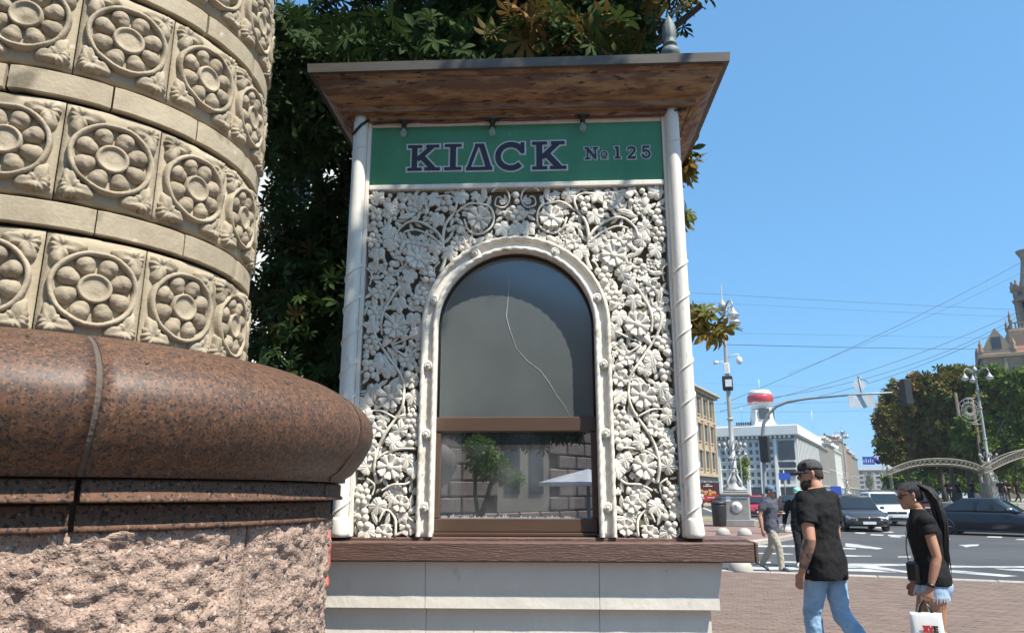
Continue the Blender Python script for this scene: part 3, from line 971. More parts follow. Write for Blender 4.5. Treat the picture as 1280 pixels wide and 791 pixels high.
# --- carving: vine, flowers, leaves, berries
def flower_mesh(np_, var):
    m = MB()
    def out(th):
        p = abs(math.cos(np_ * th / 2))
        return .84 + .16 * p ** .45 - .05 * math.exp(-((1 - p) / .1) ** 2) + .02 * math.sin(3 * th + var) - .05 * max(0, p - .93) / .07
    def hgt(rho, th):
        p = abs(math.cos(np_ * th / 2))
        return .10 + (.30 * rho ** 1.3) * (p ** .4) * 1.0 - .12 * (1 - p ** .25) - .05 * math.exp(-((1 - p) * 14) ** 2) * rho
    patch(m, out, hgt, 7, np_ * 8, None, -.12)
    m.ell((0, 0, .17), (.27, .27, .17), 14, 8)
    return m.mesh('flower', M_orn)
def leaf_mesh(var):
    lobes = ((0, 1.0, .40), (1.05, .90, .38), (-1.05, .90, .38), (2.15, .70, .42), (-2.15, .70, .42))
    m = MB()
    def ang(a, b_): return math.atan2(math.sin(a - b_), math.cos(a - b_))
    def out(th):
        r = .66
        for (a, L, w) in lobes: r = max(r, .46 + (L - .46) * math.exp(-(ang(th, a) / w) ** 2))
        return r * (1 + .045 * math.sin(17 * th + var)) * (1 - .35 * math.exp(-(ang(th, PI) / .22) ** 2))
    def hgt(rho, th):
        v = max(math.exp(-(ang(th, a) / .09) ** 2) for (a, L, w) in lobes)
        lo = max(math.exp(-(ang(th, a) / (w * 1.2)) ** 2) for (a, L, w) in lobes)
        return .30 - .15 * rho ** 2 * (1.15 - lo) + .13 * lo * (rho * (1 - rho)) * 2 - .10 * v * sm(.05, .3, rho) + .12 * rho * math.sin(th + var) * .6
    patch(m, out, hgt, 7, 64, None, -.1)
    return m.mesh('grape_leaf', M_orn)
def small_leaf_mesh(var):
    m = MB()
    def out(th):
        c_, s_ = abs(math.cos(th)), abs(math.sin(th))
        return 1 / (c_ ** 1.25 + (s_ / .36) ** 1.25) ** (1 / 1.25) * (1 + .05 * math.sin(9 * th + var))
    def hgt(rho, th):
        x, y = rho * math.cos(th), rho * math.sin(th)
        return .26 * (1 - rho ** 2) + .06 - .16 * math.exp(-(y / .10) ** 2) * (1 - rho) + .12 * x * x
    patch(m, out, hgt, 6, 30, None, -.12)
    return m.mesh('pointed_leaf', M_orn)
def berries_mesh(pts, r):
    m = MB(); rr = random.Random(len(pts))
    for (x, y) in pts:
        q = r * rr.uniform(.88, 1.1)
        m.ell((x, y, .22 + rr.uniform(-.08, .08)), (q, q, q), 12, 8)
    return m.mesh('berry_cluster', M_orn)
FL8 = [flower_mesh(8, v) for v in (0, 2)]
FL6 = [flower_mesh(6, v) for v in (1, 3)]
LF = [leaf_mesh(v) for v in (0, 1.6, 3.1)]
SL = [small_leaf_mesh(v) for v in (0, 2)]
BC = [berries_mesh([(-.45, .8), (.42, .85), (-.8, .1), (0, .2), (.72, .1), (-.4, -.55), (.4, -.6), (0, -1.2)], .44),
      berries_mesh([(-.45, .5), (.45, .55), (-.1, -.35), (.7, -.4), (.15, -1.1)], .46), berries_mesh([(0, .5), (.1, -.45)], .5)]


def crop1(x, y): return (640 + .3034 * x, 220 + .3034 * y)
def crop2(x, y): return (640 + .3034 * x, 440 + .3034 * y)
orn = []     # occupied discs (u, z, r)


def put(name, me, p, size, ang, y=-.002, both=True):
    u, z = fpx(*p, .01)
    for s_ in ((1, -1) if both else (1,)):
        uu = KU + s_ * (u - KU) + (rnd.uniform(-.004, .004) if both else 0); aa = ang if s_ > 0 else PI - ang
        Mx = Matrix.Translation((uu, y + rnd.uniform(-.004, .004), z)) @ RX90 @ Matrix.Rotation(rnd.uniform(-.12, .12), 4, 'X') @ Matrix.Rotation(rnd.uniform(-.15, .15), 4, 'Y') @ Matrix.Rotation(aa + rnd.uniform(-.1, .1), 4, 'Z') @ Matrix.Diagonal((size * rnd.uniform(.94, 1.06), size, size * .72, 1))
        inst(name, me, kiosk, Mx)
        orn.append((uu, z, size * .8))


BIGF = [crop1(163, 170), crop1(420, 325), crop1(518, 610), crop2(537, 178), crop2(545, 470)]
SMF = [crop1(435, 105), crop1(252, 270), crop1(580, 462), crop1(603, 550), crop1(470, 750), crop2(450, 110), crop2(590, 312), crop2(495, 625), crop2(632, 412), crop2(468, 720), crop2(568, 747), crop1(440, 262)]
LEAF = [(crop1(335, 165), -1.2), (crop1(590, 72), 1.2), (crop1(590, 300), -1.3), (crop1(545, 208), -1.0), (crop1(450, 402), .6), (crop1(440, 578), -1.5), (crop1(612, 605), .2), (crop1(348, 288), 2.2),
        (crop1(482, 455), 1.0), (crop1(500, 512), -1.6), (crop1(425, 642), 2.0), (crop1(285, 308), -.6), (crop1(540, 265), 2.4), (crop1(580, 742), -1.4), (crop1(68, 212), -1.9), (crop1(235, 82), .6), (crop1(345, 80), -.9),
        (crop2(575, 42), -1.2), (crop2(612, 148), -1.5), (crop2(445, 178), -2.2), (crop2(498, 318), 1.6), (crop2(465, 437), -1.4), (crop2(640, 472), .9), (crop2(592, 632), -1.2), (crop2(640, 738), -1.6), (crop2(640, 205), .6), (crop2(545, 72), 1.2),
        (crop2(530, 370), 2.4), (crop2(440, 480), -2.6), (crop2(640, 260), -.4)]
BER = [(crop1(292, 112), 1, 0), (crop1(372, 405), 1, .2), (crop1(408, 490), 0, .1), (crop1(592, 165), 1, .2), (crop1(605, 245), 0, 0), (crop1(622, 690), 0, .2), (crop2(620, 70), 1, 0), (crop2(440, 275), 0, -.1), (crop2(440, 355), 1, 0),
       (crop2(655, 590), 0, .2), (crop2(648, 695), 1, .1), (crop2(455, 72), 2, .5), (crop1(482, 95), 2, .3), (crop1(640, 745), 2, 0)]
for k, p in enumerate(BIGF): put('flower', FL8[k % 2], p, .071, rnd.uniform(0, 1), -.010)
for k, p in enumerate(SMF): put('flower', FL6[k % 2], p, .047, rnd.uniform(0, 2), -.006)
for k, (p, a) in enumerate(LEAF): put('grape_leaf', LF[k % 3], p, .063, a, -.004)
for (p, k, a) in BER: put('berry_cluster', BC[k], p, .042, a, -.006)
# middle of the lintel: hanging cluster over a leaf, with curls either side
put('berry_cluster', BC[2], (645, 249), .040, 0, -.012, False)
put('berry_cluster', BC[0], (645, 268), .042, 0, -.012, False)
put('grape_leaf', LF[0], (645, 287), .060, -PI / 2, -.012, False)
# vines
def vine(pts_px, r0, r1, both=True):
    P = [fpx(*p, .02) for p in pts_px]
    # smooth with Catmull-Rom
    Q = []
    for i in range(len(P) - 1):
        p0 = P[max(i - 1, 0)]; p1 = P[i]; p2 = P[i + 1]; p3 = P[min(i + 2, len(P) - 1)]
        for k in range(6):
            t = k / 6
            Q.append(tuple(.5 * (2 * p1[j] + (p2[j] - p0[j]) * t + (2 * p0[j] - 5 * p1[j] + 4 * p2[j] - p3[j]) * t * t + (3 * p1[j] - p0[j] - 3 * p2[j] + p3[j]) * t ** 3) for j in (0, 1)))
    Q.append(P[-1])
    n = len(Q)
    for s_ in ((1, -1) if both else (1,)):
        m = MB()
        m.tube([(KU + s_ * (u - KU), -.012 - .006 * math.sin(i * .5), z) for i, (u, z) in enumerate(Q)], [.82 * (r0 + (r1 - r0) * i / n) for i in range(n)], 8, mod=lambda i, a: 1 + .07 * math.sin(i * 1.3))
        m.build('vine_stem', M_orn, kiosk)
    for (u, z) in Q[::3]:
        orn.append((u, z, .012))
        if both: orn.append((2 * KU - u, z, .012))
c1, c2 = crop1, crop2
vine([c1(325, 385), c1(308, 335), c1(316, 270), c1(305, 190), c1(268, 135), c1(258, 95), c1(290, 68), c1(340, 75)], .013, .007)
vine([c1(312, 262), c1(345, 215), c1(400, 178), c1(460, 172), c1(505, 205), c1(520, 250)], .012, .007)
vine([c1(320, 275), c1(370, 230), c1(430, 205), c1(480, 215)], .009, .006)
vine([c1(163 + 62, 170), c1(163 + 45, 215), c1(163, 232), c1(118, 210), c1(103, 165), c1(122, 120), c1(170, 105), c1(215, 110), c1(262, 140)], .008, .008)
vine([c1(110, 60), c1(85, 45), c1(50, 55), c1(38, 95), c1(60, 125), c1(95, 118), c1(92, 85), c1(72, 85)], .008, .005)
vine([c1(330, 345), c1(352, 370), c1(350, 405)], .007, .006)
vine([c1(498, 440), c1(530, 480), c1(562, 530), c1(578, 590), c1(575, 640)], .011, .009)
vine([c1(620, 560), c1(600, 650), c2(540, 20), c2(490, 95), c2(482, 160), c2(488, 215), c2(520, 270), c2(560, 330), c2(595, 395), c2(608, 470), c2(600, 540)], .009, .011)
vine([c2(425, 440), c2(432, 500), c2(470, 540), c2(530, 545), c2(580, 570)], .009, .007)
vine([c2(430, 230), c2(438, 215), c2(462, 222), c2(458, 245)], .007, .006)
vine([c2(520, 265), c2(580, 235), c2(640, 235)], .007, .005)
vine([c2(430, 395), c2(500, 395), c2(560, 410), c2(600, 440)], .008, .006)
vine([c2(640, 520), c2(610, 545), c2(620, 590)], .007, .005)
vine([c2(520, 760), c2(520, 690), c2(560, 650), c2(590, 700)], .009, .006)
vine([c1(640, 360), c1(620, 385), c1(628, 430)], .007, .005)
vine([c1(425, 640), c1(470, 660), c1(530, 690), c2(470, 10)], .008, .006)
# fill what is left with pointed leaves, buds and the odd berry
bm_ = MB(); bm_.ell((0, 0, .3), (.9, .5, .42), 14, 8); bm_.ell((-.5, .34, .15), (.7, .3, .3), 10, 6); bm_.ell((-.5, -.34, .15), (.7, .3, .3), 10, 6); BUD = bm_.mesh('bud', M_orn)
cnt = 0
r2 = random.Random(11)
for k in range(9000):
    u = r2.uniform(KU + .0, KU + .84); z = r2.uniform(1.40, 3.31)
    du = u - KU
    inside = (z < SPR and du < RO + .012) or (z >= SPR and math.hypot(du, z - SPR) < RO + .012)
    if inside: continue
    s_ = r2.choice((.040, .034, .028, .023))
    edge = min(KU + .85 - u, z - 1.385, 3.325 - z)
    if edge < s_ * .35: continue
    if any((u - a) ** 2 + (z - b_) ** 2 < (r_ * .95 + s_ * .50) ** 2 for (a, b_, r_) in orn): continue
    if noise.noise((u * 7, z * 7, 4)) > .5 and s_ > .027: continue
    kind = r2.random(); ang = r2.uniform(0, 2 * PI)
    me, nm, sc_ = (SL[cnt % 2], 'pointed_leaf', s_ * 1.35) if kind < .50 else (BUD, 'bud', s_ * 1.0) if kind < .57 else (BC[2], 'berry_cluster', s_ * .95) if kind < .64 else (FL6[0], 'flower', s_ * .95) if kind < .76 else (LF[cnt % 3], 'grape_leaf', s_ * 1.1)
    for q in (1, -1):
        Mx = Matrix.Translation((KU + q * du, -.002 + r2.uniform(-.006, .006), z)) @ RX90 @ Matrix.Rotation(r2.uniform(-.2, .2), 4, 'X') @ Matrix.Rotation(ang if q > 0 else PI - ang, 4, 'Z') @ Matrix.Diagonal((sc_, sc_, sc_ * .75, 1))
        inst(nm, me, kiosk, Mx); orn.append((KU + q * du, z, s_ * .6))
    cnt += 1
    if cnt > 290: break

c2n = 0
for k in range(9000):
    u = r2.uniform(KU, KU + .85); z = r2.uniform(1.39, 3.32); du = u - KU
    if (z < SPR and du < RO + .008) or (z >= SPR and math.hypot(du, z - SPR) < RO + .008): continue
    s_ = r2.choice((.021, .017, .014))
    if any((u - a) ** 2 + (z - b_) ** 2 < (r_ * .86 + s_ * .42) ** 2 for (a, b_, r_) in orn): continue
    if noise.noise((u * 6, z * 6, 9)) > .38: continue
    ang = r2.uniform(0, 2 * PI)
    for q in (1, -1):
        inst('leaflet', SL[c2n % 2], kiosk, Matrix.Translation((KU + q * du, .002 + r2.uniform(-.004, .004), z)) @ RX90 @ Matrix.Rotation(r2.uniform(-.3, .3), 4, 'X') @ Matrix.Rotation(ang if q > 0 else PI - ang, 4, 'Z') @ Matrix.Scale(s_ * 1.5, 4)); orn.append((KU + q * du, z, s_ * .7))
    c2n += 1
    if c2n > 146: break

# --- sign board
m = MB(); m.box(A0, -.012, 3.36, A1, .05, 3.735, .002); m.build('sign_board', M_green, kiosk)
m = MB(); m.box(A0, -.030, 3.329, A1, .05, 3.3595, .004); m.build('trim', M_white, kiosk)
m = MB(); m.box(A0, -.022, 3.7355, A1, .05, 3.785, .003); m.build('trim', M_white, kiosk)
def sg(x, y): return fpx(480 + .28125 * x, 140 + .28125 * y, .012)
def letters(seq):
    for (ch, x0, x1, y0, y1) in seq:
        u0, zt = sg(x0 + 3, y0 + 3); u1, zb = sg(x1 - 3, y1 - 3)
        h = zt - zb; w = u1 - u0
        g = MB(); put_glyph(g, ch, u0, zb, w, h, -.0122, .010 if h > .1 else .006, .002)
        nm = 'digit' if ch.isdigit() else 'letter'
        o = g.build(nm + '_outline', M_outline, kiosk)
        g = MB(); put_glyph(g, ch, u0, zb, w, h, -.0172, 0, .002); g.build(nm, M_letter, o)
letters([('K', 105, 247, 148, 264), ('I', 268, 347, 143, 262), ('D', 364, 482, 142, 262), ('C', 490, 632, 136, 262), ('K', 655, 808, 132, 258)])
letters([('N', 888, 955, 157, 215), ('o', 958, 1000, 165, 212), ('1', 1018, 1057, 152, 211), ('2', 1075, 1124, 152, 212), ('5', 1139, 1190, 150, 211)])

# --- eave: a moulded wooden cornice round four sides, metal edge, low hipped roof
EX0, EX1, EY0, EY1 = -.905, .975, -.01, KB + .05
def ring_at(o_, z): return [(EX0 - o_, EY0 - o_, z), (EX1 + o_, EY0 - o_, z), (EX1 + o_, EY1 + o_, z), (EX0 - o_, EY1 + o_, z)]
cor = [(.0, 3.755), (.05, 3.758), (.052, 3.79), (.072, 3.793), (.073, 3.787), (.095, 3.790), (.097, 3.826), (.112, 3.829), (.14, 3.838), (.18, 3.866), (.208, 3.906), (.214, 3.935), (.228, 3.938), (.236, 3.964)]
for sd, nm in enumerate(('front', 'right', 'back', 'left')):
    for (i0, i1) in ((0, 3), (3, 6), (6, 10), (10, 13)):
        m = MB(); rows = []
        N = 24
        for j in range(i0, i1 + 1):
            o_, z = cor[j]; R4 = ring_at(o_, z); a = Vector(R4[sd]); c = Vector(R4[(sd + 1) % 4])
            rows.append([tuple(a.lerp(c, k / N) + Vector((0, 0, .003 * noise.noise((k * .7, j, sd))))) for k in range(N + 1)])
        vs = [p for r in rows for p in r]; n1 = N + 1
        b0 = len(vs); vs += [(p[0], p[1], p[2] + .03) for p in rows[0]] ; vs += [(p[0], p[1], p[2] + .03) for p in rows[-1]]
        fs = [(r * n1 + k, r * n1 + k + 1, (r + 1) * n1 + k + 1, (r + 1) * n1 + k) for r in range(len(rows) - 1) for k in range(N)]
        fs = [f[::-1] for f in fs]
        m.add(vs, fs, i0 == 6)
        m.build('cornice_board', M_wood, kiosk)
for sd in range(4):
    m = MB(); a = ring_at(.2365, 3.958); b_ = ring_at(.262, 3.958); c = ring_at(.266, 4.012); d = ring_at(.2365, 4.012)
    i, j = sd, (sd + 1) % 4
    m.add([a[i], a[j], b_[i], b_[j], c[i], c[j], d[i], d[j]], [(0, 1, 3, 2), (2, 3, 5, 4), (4, 5, 7, 6), (6, 7, 1, 0), (0, 2, 4, 6), (1, 7, 5, 3)])
    m.build('eave_edge', M_fascia, kiosk)
m = MB(); r0 = ring_at(.255, 4.008); r1 = ring_at(-.35, 4.12); vs = r0 + r1
m.add(vs, [(0, 1, 5, 4), (1, 2, 6, 5), (2, 3, 7, 6), (3, 0, 4, 7), (4, 5, 6, 7)])
ra = ring_at(-.02, 3.80); m.add(ra, [(0, 3, 2, 1)])
m.build('roof', M_fascia, kiosk)
m = MB()
m.lathe([(.085, -.25), (.085, 0), (.09, .03), (.07, .05), (.06, .07), (.083, .10), (.092, .13), (.078, .17), (.052, .19), (.05, .205), (.066, .215), (.066, .23), (.05, .24), (.058, .28), (.062, .34), (.056, .42), (.03, .49), (.008, .53), (0, .55)], 20,
        ribs=lambda a, z: 1 + (.10 * math.cos(8 * a) if z > .24 else 0))
m.build('finial', M_patina, kiosk, Matrix.Translation((.98, .10, 4.17)) @ Matrix.Scale(.66, 4))

# --- string of lamps under the eave
sl = empty('string_light', (0, KD, 0), -KYAW, 'string of clear bulbs on a red cable strung under the brown wooden eave', 'string lights')
M_bulb = bpy.data.materials.new('clear_bulb'); M_bulb.use_nodes = True
_b = M_bulb.node_tree.nodes['Principled BSDF']; _b.inputs['Transmission Weight'].default_value = .85; _b.inputs['Roughness'].default_value = .06; _b.inputs['Base Color'].default_value = (.9, .9, .88, 1); _b.inputs['IOR'].default_value = 1.15
sock = MB(); sock.lathe([(.012, -.045), (.0145, -.043), (.015, -.012), (.02, -.01), (.02, .004), (.012, .008)], 14); sock.box(-.045, -.012, -.002, .045, .012, .010, .003)
sock_me = sock.mesh('socket', M_black)
blb = MB(); blb.lathe([(.0, -.098), (.010, -.095), (.018, -.083), (.019, -.07), (.014, -.055), (.011, -.046)], 14); blb_me = blb.mesh('bulb', M_bulb)
cpts = []
for (x, y) in ((505, 152), (615.5, 150.5), (728, 145), (842, 139)):
    u, z = fpx(x, y, .06)
    s_ = inst('socket', sock_me, sl, Matrix.Translation((u, -.055, z))); inst('bulb', blb_me, s_)
    cpts.append((u, z))
cb = MB(); path = [(-.83, -.045, cpts[0][1] - .008)]
for i in range(4):
    path.append((cpts[i][0], -.055, cpts[i][1] + .004))
    if i < 3:
        a, c = cpts[i], cpts[i + 1]
        for t in (.25, .5, .75): path.append((a[0] + (c[0] - a[0]) * t, -.052, a[1] + (c[1] - a[1]) * t - .010 * math.sin(PI * t)))
path.append((cpts[3][0] + .05, -.03, cpts[3][1] - .03))
cb.tube(path, .0045, 6); cb.build('cable', M_redcable, sl)
cb = MB(); p0 = Vector((-.925, -.085, 3.70)); cb.tube([(-.945, -.07, 3.665), (-.915, -.083, 3.69), (-.89, -.083, 3.72), (-.85, -.06, 3.765)], .008, 6); cb.build('cable_end', M_black, sl)
# ------------------------------------------------------------------ ground near the kiosk: brick pavement, kerbs, road
M_asphalt = mat('asphalt', (.074, .073, .073), .85, col2=(.042, .042, .043), scale=.22, detail=14, speck=[((.03, .03, .03), .9, .66)], bump=.3, bscale=30)
M_brick = mat('paving_brick', (.185, .128, .098), .85, col2=(.115, .082, .064), scale=3, detail=8, per_obj=.16, bump=.3, bscale=50)
M_joint = mat('sandy_joint', (.12, .088, .07), .95, col2=(.085, .065, .054), scale=8)
M_kerb = mat('granite_kerb', (.42, .37, .32), .8, col2=(.30, .26, .23), scale=9, bump=.3, per_obj=.1)
M_paint = mat('road_paint', (.60, .60, .58), .7, col2=(.13, .13, .13), scale=2.2, detail=12, amount=.5)
M_conc = mat('pale_concrete', (.45, .42, .37), .85, col2=(.33, .31, .28), scale=6, bump=.3, per_obj=.08)
M_stone = mat('warm_stone', (.42, .36, .28), .85, col2=(.32, .27, .21), scale=.8)


def sheet(name, poly, z, m, kind='structure', parent=None):
    b = MB(); b.add([(p[0], p[1], z) for p in poly], [tuple(range(len(poly)))])
    return b.build(name, m, parent, kind=kind)


sheet('road', [(-1500, -600), (2500, -600), (2500, 3000), (-1500, 3000)], 0, M_asphalt)
# near pavement, edge running from behind the kiosk to the right front
eA = gnd(900, 714); eB = gnd(1280, 729)
ed = (eB - eA).normalized(); en = Vector((ed.y, -ed.x, 0))          # en points towards the camera side
pv = [tuple(eA - ed * 9)[:2], tuple(eB + ed * 14)[:2], (34, -30), (-30, -30), (-30, 18)]
pavement = sheet('pavement', pv[::-1], .012, M_joint)
kb_me = None
for k in range(26):
    L = 1.0
    p = eA + ed * (k * L - 2.0)
    if kb_me is None:
        b = MB(); b.box(.006, -.13, -.1, L - .006, .13, .034, .012); kb_me = b.mesh('kerb_stone', M_kerb)
    inst('kerb_stone', kb_me, pavement, Matrix.Translation((p.x, p.y, 0)) @ Matrix.Rotation(math.atan2(ed.y, ed.x), 4, 'Z'))
# bricks: running courses slightly skewed to the kerb; the nearest ones one by one
b = MB(); b.box(-.097, -.047, -.02, .097, .047, .018, .006); brick_me = b.mesh('brick', M_brick)
far_b = MB(); cand = []
th = math.atan2(ed.y, ed.x) + R_(24)
dx_, dy_ = Vector((math.cos(th), math.sin(th), 0)), Vector((-math.sin(th), math.cos(th), 0))
o0 = Vector((4.5, 10.5, 0))
for j in range(-75, 75):
    for i in range(-42, 42):
        p = o0 + dx_ * (i * .2 + (.1 if j % 2 else 0)) + dy_ * (j * .1)
        if p.x < .35 * p.y - 2.2 or p.y < 7.2 or p.x > .80 * p.y + .6: continue
        if (p - eA).dot(en) < .20: continue
        cand.append(p)
cand.sort(key=lambda p: (p.y + (0 if p.x < .72 * p.y and p.x > .27 * p.y else 50)))
for k, p in enumerate(cand):
    Mx = Matrix.Translation((p.x, p.y, .004 + rnd.uniform(-.002, .002))) @ Matrix.Rotation(th + rnd.uniform(-.02, .02), 4, 'Z')
    if k < 295: inst('brick', brick_me, pavement, Mx)
    else: far_b.box(-.097, -.047, 0, .097, .047, .018, 0, 0, Mx)
far_b.build('paving_bricks', M_brick, pavement, kind='stuff')

# ------------------------------------------------------------------ chestnut tree behind the kiosk
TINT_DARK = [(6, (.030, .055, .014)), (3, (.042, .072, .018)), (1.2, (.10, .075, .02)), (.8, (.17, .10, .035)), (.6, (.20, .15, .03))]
TINT_AUT = [(3, (.09, .10, .02)), (2, (.17, .115, .03)), (2, (.24, .17, .035)), (1.5, (.05, .075, .018))]
M_bark = mat('dark_bark', (.065, .05, .038), .9, col2=(.035, .028, .022), scale=8, stretch=(3, 3, .6), bump=.8, bscale=25)
tree = empty('chestnut_tree', (-1.6, 7.4, 0), 0, 'dark chestnut tree with dense leaves rising behind the white kiosk', 'tree')
T0 = Vector((-1.6, 7.4, 0))
LP = palmate(7); LS = simple_leaf(); LC = clump_leaf()
b = MB()
b.tube([(0, 0, 0), (.02, 0, 1.2), (-.02, .05, 2.4), (.1, 0, 3.4), (.1, .1, 5), (.3, .1, 7.5)], [.30, .22, .20, .18, .13, .06], 14)
b.build('trunk', M_bark, tree)
for pts in ([(0, 0, 2.3), (-.5, -.3, 3.0), (-1.2, -.5, 3.8), (-1.8, -.6, 4.4)], [(.05, 0, 2.9), (.7, -.4, 3.5), (1.4, -.8, 4.4), (2.4, -1.4, 5.2), (3.2, -2.0, 5.6)],
            [(.1, 0, 3.6), (1.0, -.5, 5.0), (2.2, -1.2, 6.2), (3.6, -2.0, 7.1), (4.2, -3.8, 7.3), (4.3, -5.4, 7.4)], [(0, 0, 3.2), (-.4, -.2, 4.6), (-.6, -.9, 5.8)], [(0, .05, 2.0), (.8, -.2, 2.35), (1.3, -.4, 2.9)]):
    b = MB(); n = len(pts); b.tube(pts, [.12 - .095 * i / (n - 1) for i in range(n)], 9); b.build('limb', M_bark, tree)
def rel(*c): return tuple(Vector(c) - T0)
cl = [(rel(-1.5, 7.2, 3.6), (1.5, 1.3, 1.9), 4600), (rel(-1.6, 7.6, 2.2), (1.3, 1.0, .9), 1200), (rel(-.6, 6.6, 5.3), (1.9, 1.1, 1.1), 4600), (rel(.55, 6.0, 5.35), (.95, .8, .80), 1700), (rel(.92, 5.6, 5.5), (.42, .45, .42), 330),
      (rel(-1.9, 5.6, 5.0), (.9, .7, .9), 1100), (rel(-.2, 6.6, 6.2), (2.0, .9, .7), 1500),
      (rel(1.6, 5.4, 7.4), (2.6, 1.2, .9), 2600), (rel(-1.0, 6.0, 7.3), (2.5, 1.4, 1.1), 2600), (rel(3.3, 4.3, 8.3), (1.0, .9, .6), 700)]  # high clumps out of view, added to shade the leaves below
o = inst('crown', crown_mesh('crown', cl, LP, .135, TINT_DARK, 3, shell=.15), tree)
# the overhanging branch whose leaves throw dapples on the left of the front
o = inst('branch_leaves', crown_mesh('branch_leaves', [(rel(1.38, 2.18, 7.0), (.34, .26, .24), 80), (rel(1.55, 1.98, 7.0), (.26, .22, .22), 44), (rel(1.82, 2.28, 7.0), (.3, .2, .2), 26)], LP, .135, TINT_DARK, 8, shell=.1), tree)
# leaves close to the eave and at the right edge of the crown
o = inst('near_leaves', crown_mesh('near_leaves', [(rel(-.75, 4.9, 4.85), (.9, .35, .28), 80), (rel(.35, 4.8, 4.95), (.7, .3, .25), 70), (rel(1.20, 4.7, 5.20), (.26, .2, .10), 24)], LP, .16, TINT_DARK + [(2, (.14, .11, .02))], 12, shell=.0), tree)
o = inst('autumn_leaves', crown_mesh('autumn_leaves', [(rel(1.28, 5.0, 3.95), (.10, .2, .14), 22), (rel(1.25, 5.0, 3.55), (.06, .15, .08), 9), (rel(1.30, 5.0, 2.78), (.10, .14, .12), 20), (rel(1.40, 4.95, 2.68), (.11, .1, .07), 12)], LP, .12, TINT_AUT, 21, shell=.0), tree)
b = MB(); b.tube([rel(.9, 6.0, 3.0), rel(1.2, 5.3, 2.85), rel(1.5, 4.95, 2.72)], [.02, .012, .006], 6); b.tube([rel(.9, 6.2, 4.0), rel(1.2, 5.3, 4.0), rel(1.35, 5.0, 3.95)], [.02, .012, .006], 6)
b.build('twig', M_bark, tree)
# light green bush lower down behind the column
bush = empty('sunlit_bush', (-1.95, 9.2, 0), 0, 'bright green bush seen low between column and kiosk', 'bush')
inst('foliage', crown_mesh('foliage', [((0, 0, 2.3), (.9, .6, .8), 420), ((.2, 0, 1.2), (1.0, .7, 1.0), 420)], LP, .17, [(3, (.09, .16, .03)), (1, (.05, .10, .02))], 5, shell=.3), bush)
b = MB(); b.tube([(0, 0, 0), (.05, 0, 1.2), (0, .05, 2.2)], [.06, .05, .02], 8); b.build('stem', M_bark, bush)
# ------------------------------------------------------------------ the crossing: islands, markings, street furniture
M_gold = mat('pale_grey_metal', (.40, .40, .38), .5, metal=.2, col2=(.32, .32, .30))
M_lampglass = mat('milky_lamp_glass', (.72, .70, .64), .3, col2=(.62, .60, .55))
M_greymetal = mat('grey_metal', (.30, .31, .31), .5, metal=.4)
M_darkmetal = mat('dark_metal', (.035, .036, .038), .5, metal=.2)
M_pedestal = mat('grey_stone_pedestal', (.30, .29, .27), .8, col2=(.22, .21, .195), scale=3, bump=.3)
M_disc = mat('white_disc', (.72, .72, .70), .5)
M_signback = mat('pale_sign_back', (.50, .56, .60), .45, metal=.1)
M_blue = mat('blue_sign', (.03, .08, .42), .4)
M_redsign = mat('red_sign', (.55, .03, .035), .4)
M_whitesign = mat('white_sign', (.8, .8, .8), .4)
M_orange = mat('orange_print', (.65, .33, .10), .5, col2=(.35, .16, .05), scale=6)
M_grass = mat('lawn', (.075, .16, .03), .9, col2=(.045, .10, .02), scale=4, bump=.6, bscale=60)
M_dirt = mat('dry_verge', (.24, .22, .13), .95, col2=(.14, .15, .07), scale=2, bump=.5)

isl = [gnd(840, 690), gnd(938, 681.5), gnd(975, 676), gnd(1000, 671), gnd(1006, 666.5), gnd(992, 661), gnd(960, 656), gnd(936, 652.5), gnd(905, 650.5), gnd(840, 650)]
ip = [(p.x, p.y) for p in isl]
b = MB(); b.prism(ip[::-1] if sum((ip[i][0] - ip[i - 1][0]) * (ip[i][1] + ip[i - 1][1]) for i in range(len(ip))) > 0 else ip, -.05, .13)
island = b.build('pavement', mat('island_paving', (.24, .15, .122), .9, col2=(.17, .11, .09), scale=2.5, detail=10, bump=.3), None, kind='structure')
for i in range(len(ip) - 1):
    a, c = Vector((*ip[i], 0)), Vector((*ip[i + 1], 0)); L = (c - a).length; n = max(1, int(L / 1.0)); d = (c - a) / n
    ang = math.atan2(d.y, d.x)
    for k in range(n):
        b = MB(); b.box(.005, -.12, -.04, d.length - .005, .12, .142, .015)
        b.build('kerb_stone', M_kerb, island, Matrix.Translation(a + d * k) @ Matrix.Rotation(ang, 4, 'Z'))
vg = [gnd(850, 655), gnd(897, 654), gnd(899, 648), gnd(850, 646)]
sheet('verge', [(p.x, p.y) for p in vg], .137, M_dirt)

# road markings, each painted patch its own sheet on the asphalt
def mark(*px):
    P = [gnd(x, y) for (x, y) in px]
    area = sum(P[i - 1].x * P[i].y - P[i].x * P[i - 1].y for i in range(len(P)))
    if area < 0: P = P[::-1]
    sheet('road_marking', [(p.x, p.y) for p in P], .004, M_paint)
def c4(x, y): return (860 + .328 * x, 640 + .328 * y)
mark(c4(225, 126), c4(470, 126), c4(470, 132), c4(225, 132))
mark(c4(225, 153), c4(400, 158), c4(400, 161), c4(225, 157))
mark(c4(225, 188), c4(315, 188), c4(315, 194), c4(225, 194)); mark(c4(345, 186), c4(440, 188), c4(440, 194), c4(345, 192))
mark(c4(180, 207), c4(440, 210), c4(440, 219), c4(180, 218))
mark(c4(180, 227), c4(440, 229), c4(440, 234), c4(180, 233))
mark(c4(600, 118), c4(640, 121), c4(745, 138), c4(720, 141), c4(600, 130))
mark(c4(560, 135), c4(640, 137), c4(640, 141), c4(560, 140))
mark(c4(590, 163), c4(700, 165), c4(700, 169), c4(590, 168))
mark(c4(610, 195), c4(830, 197), c4(830, 203), c4(720, 206), c4(835, 224), c4(835, 231), c4(660, 210), c4(610, 212))
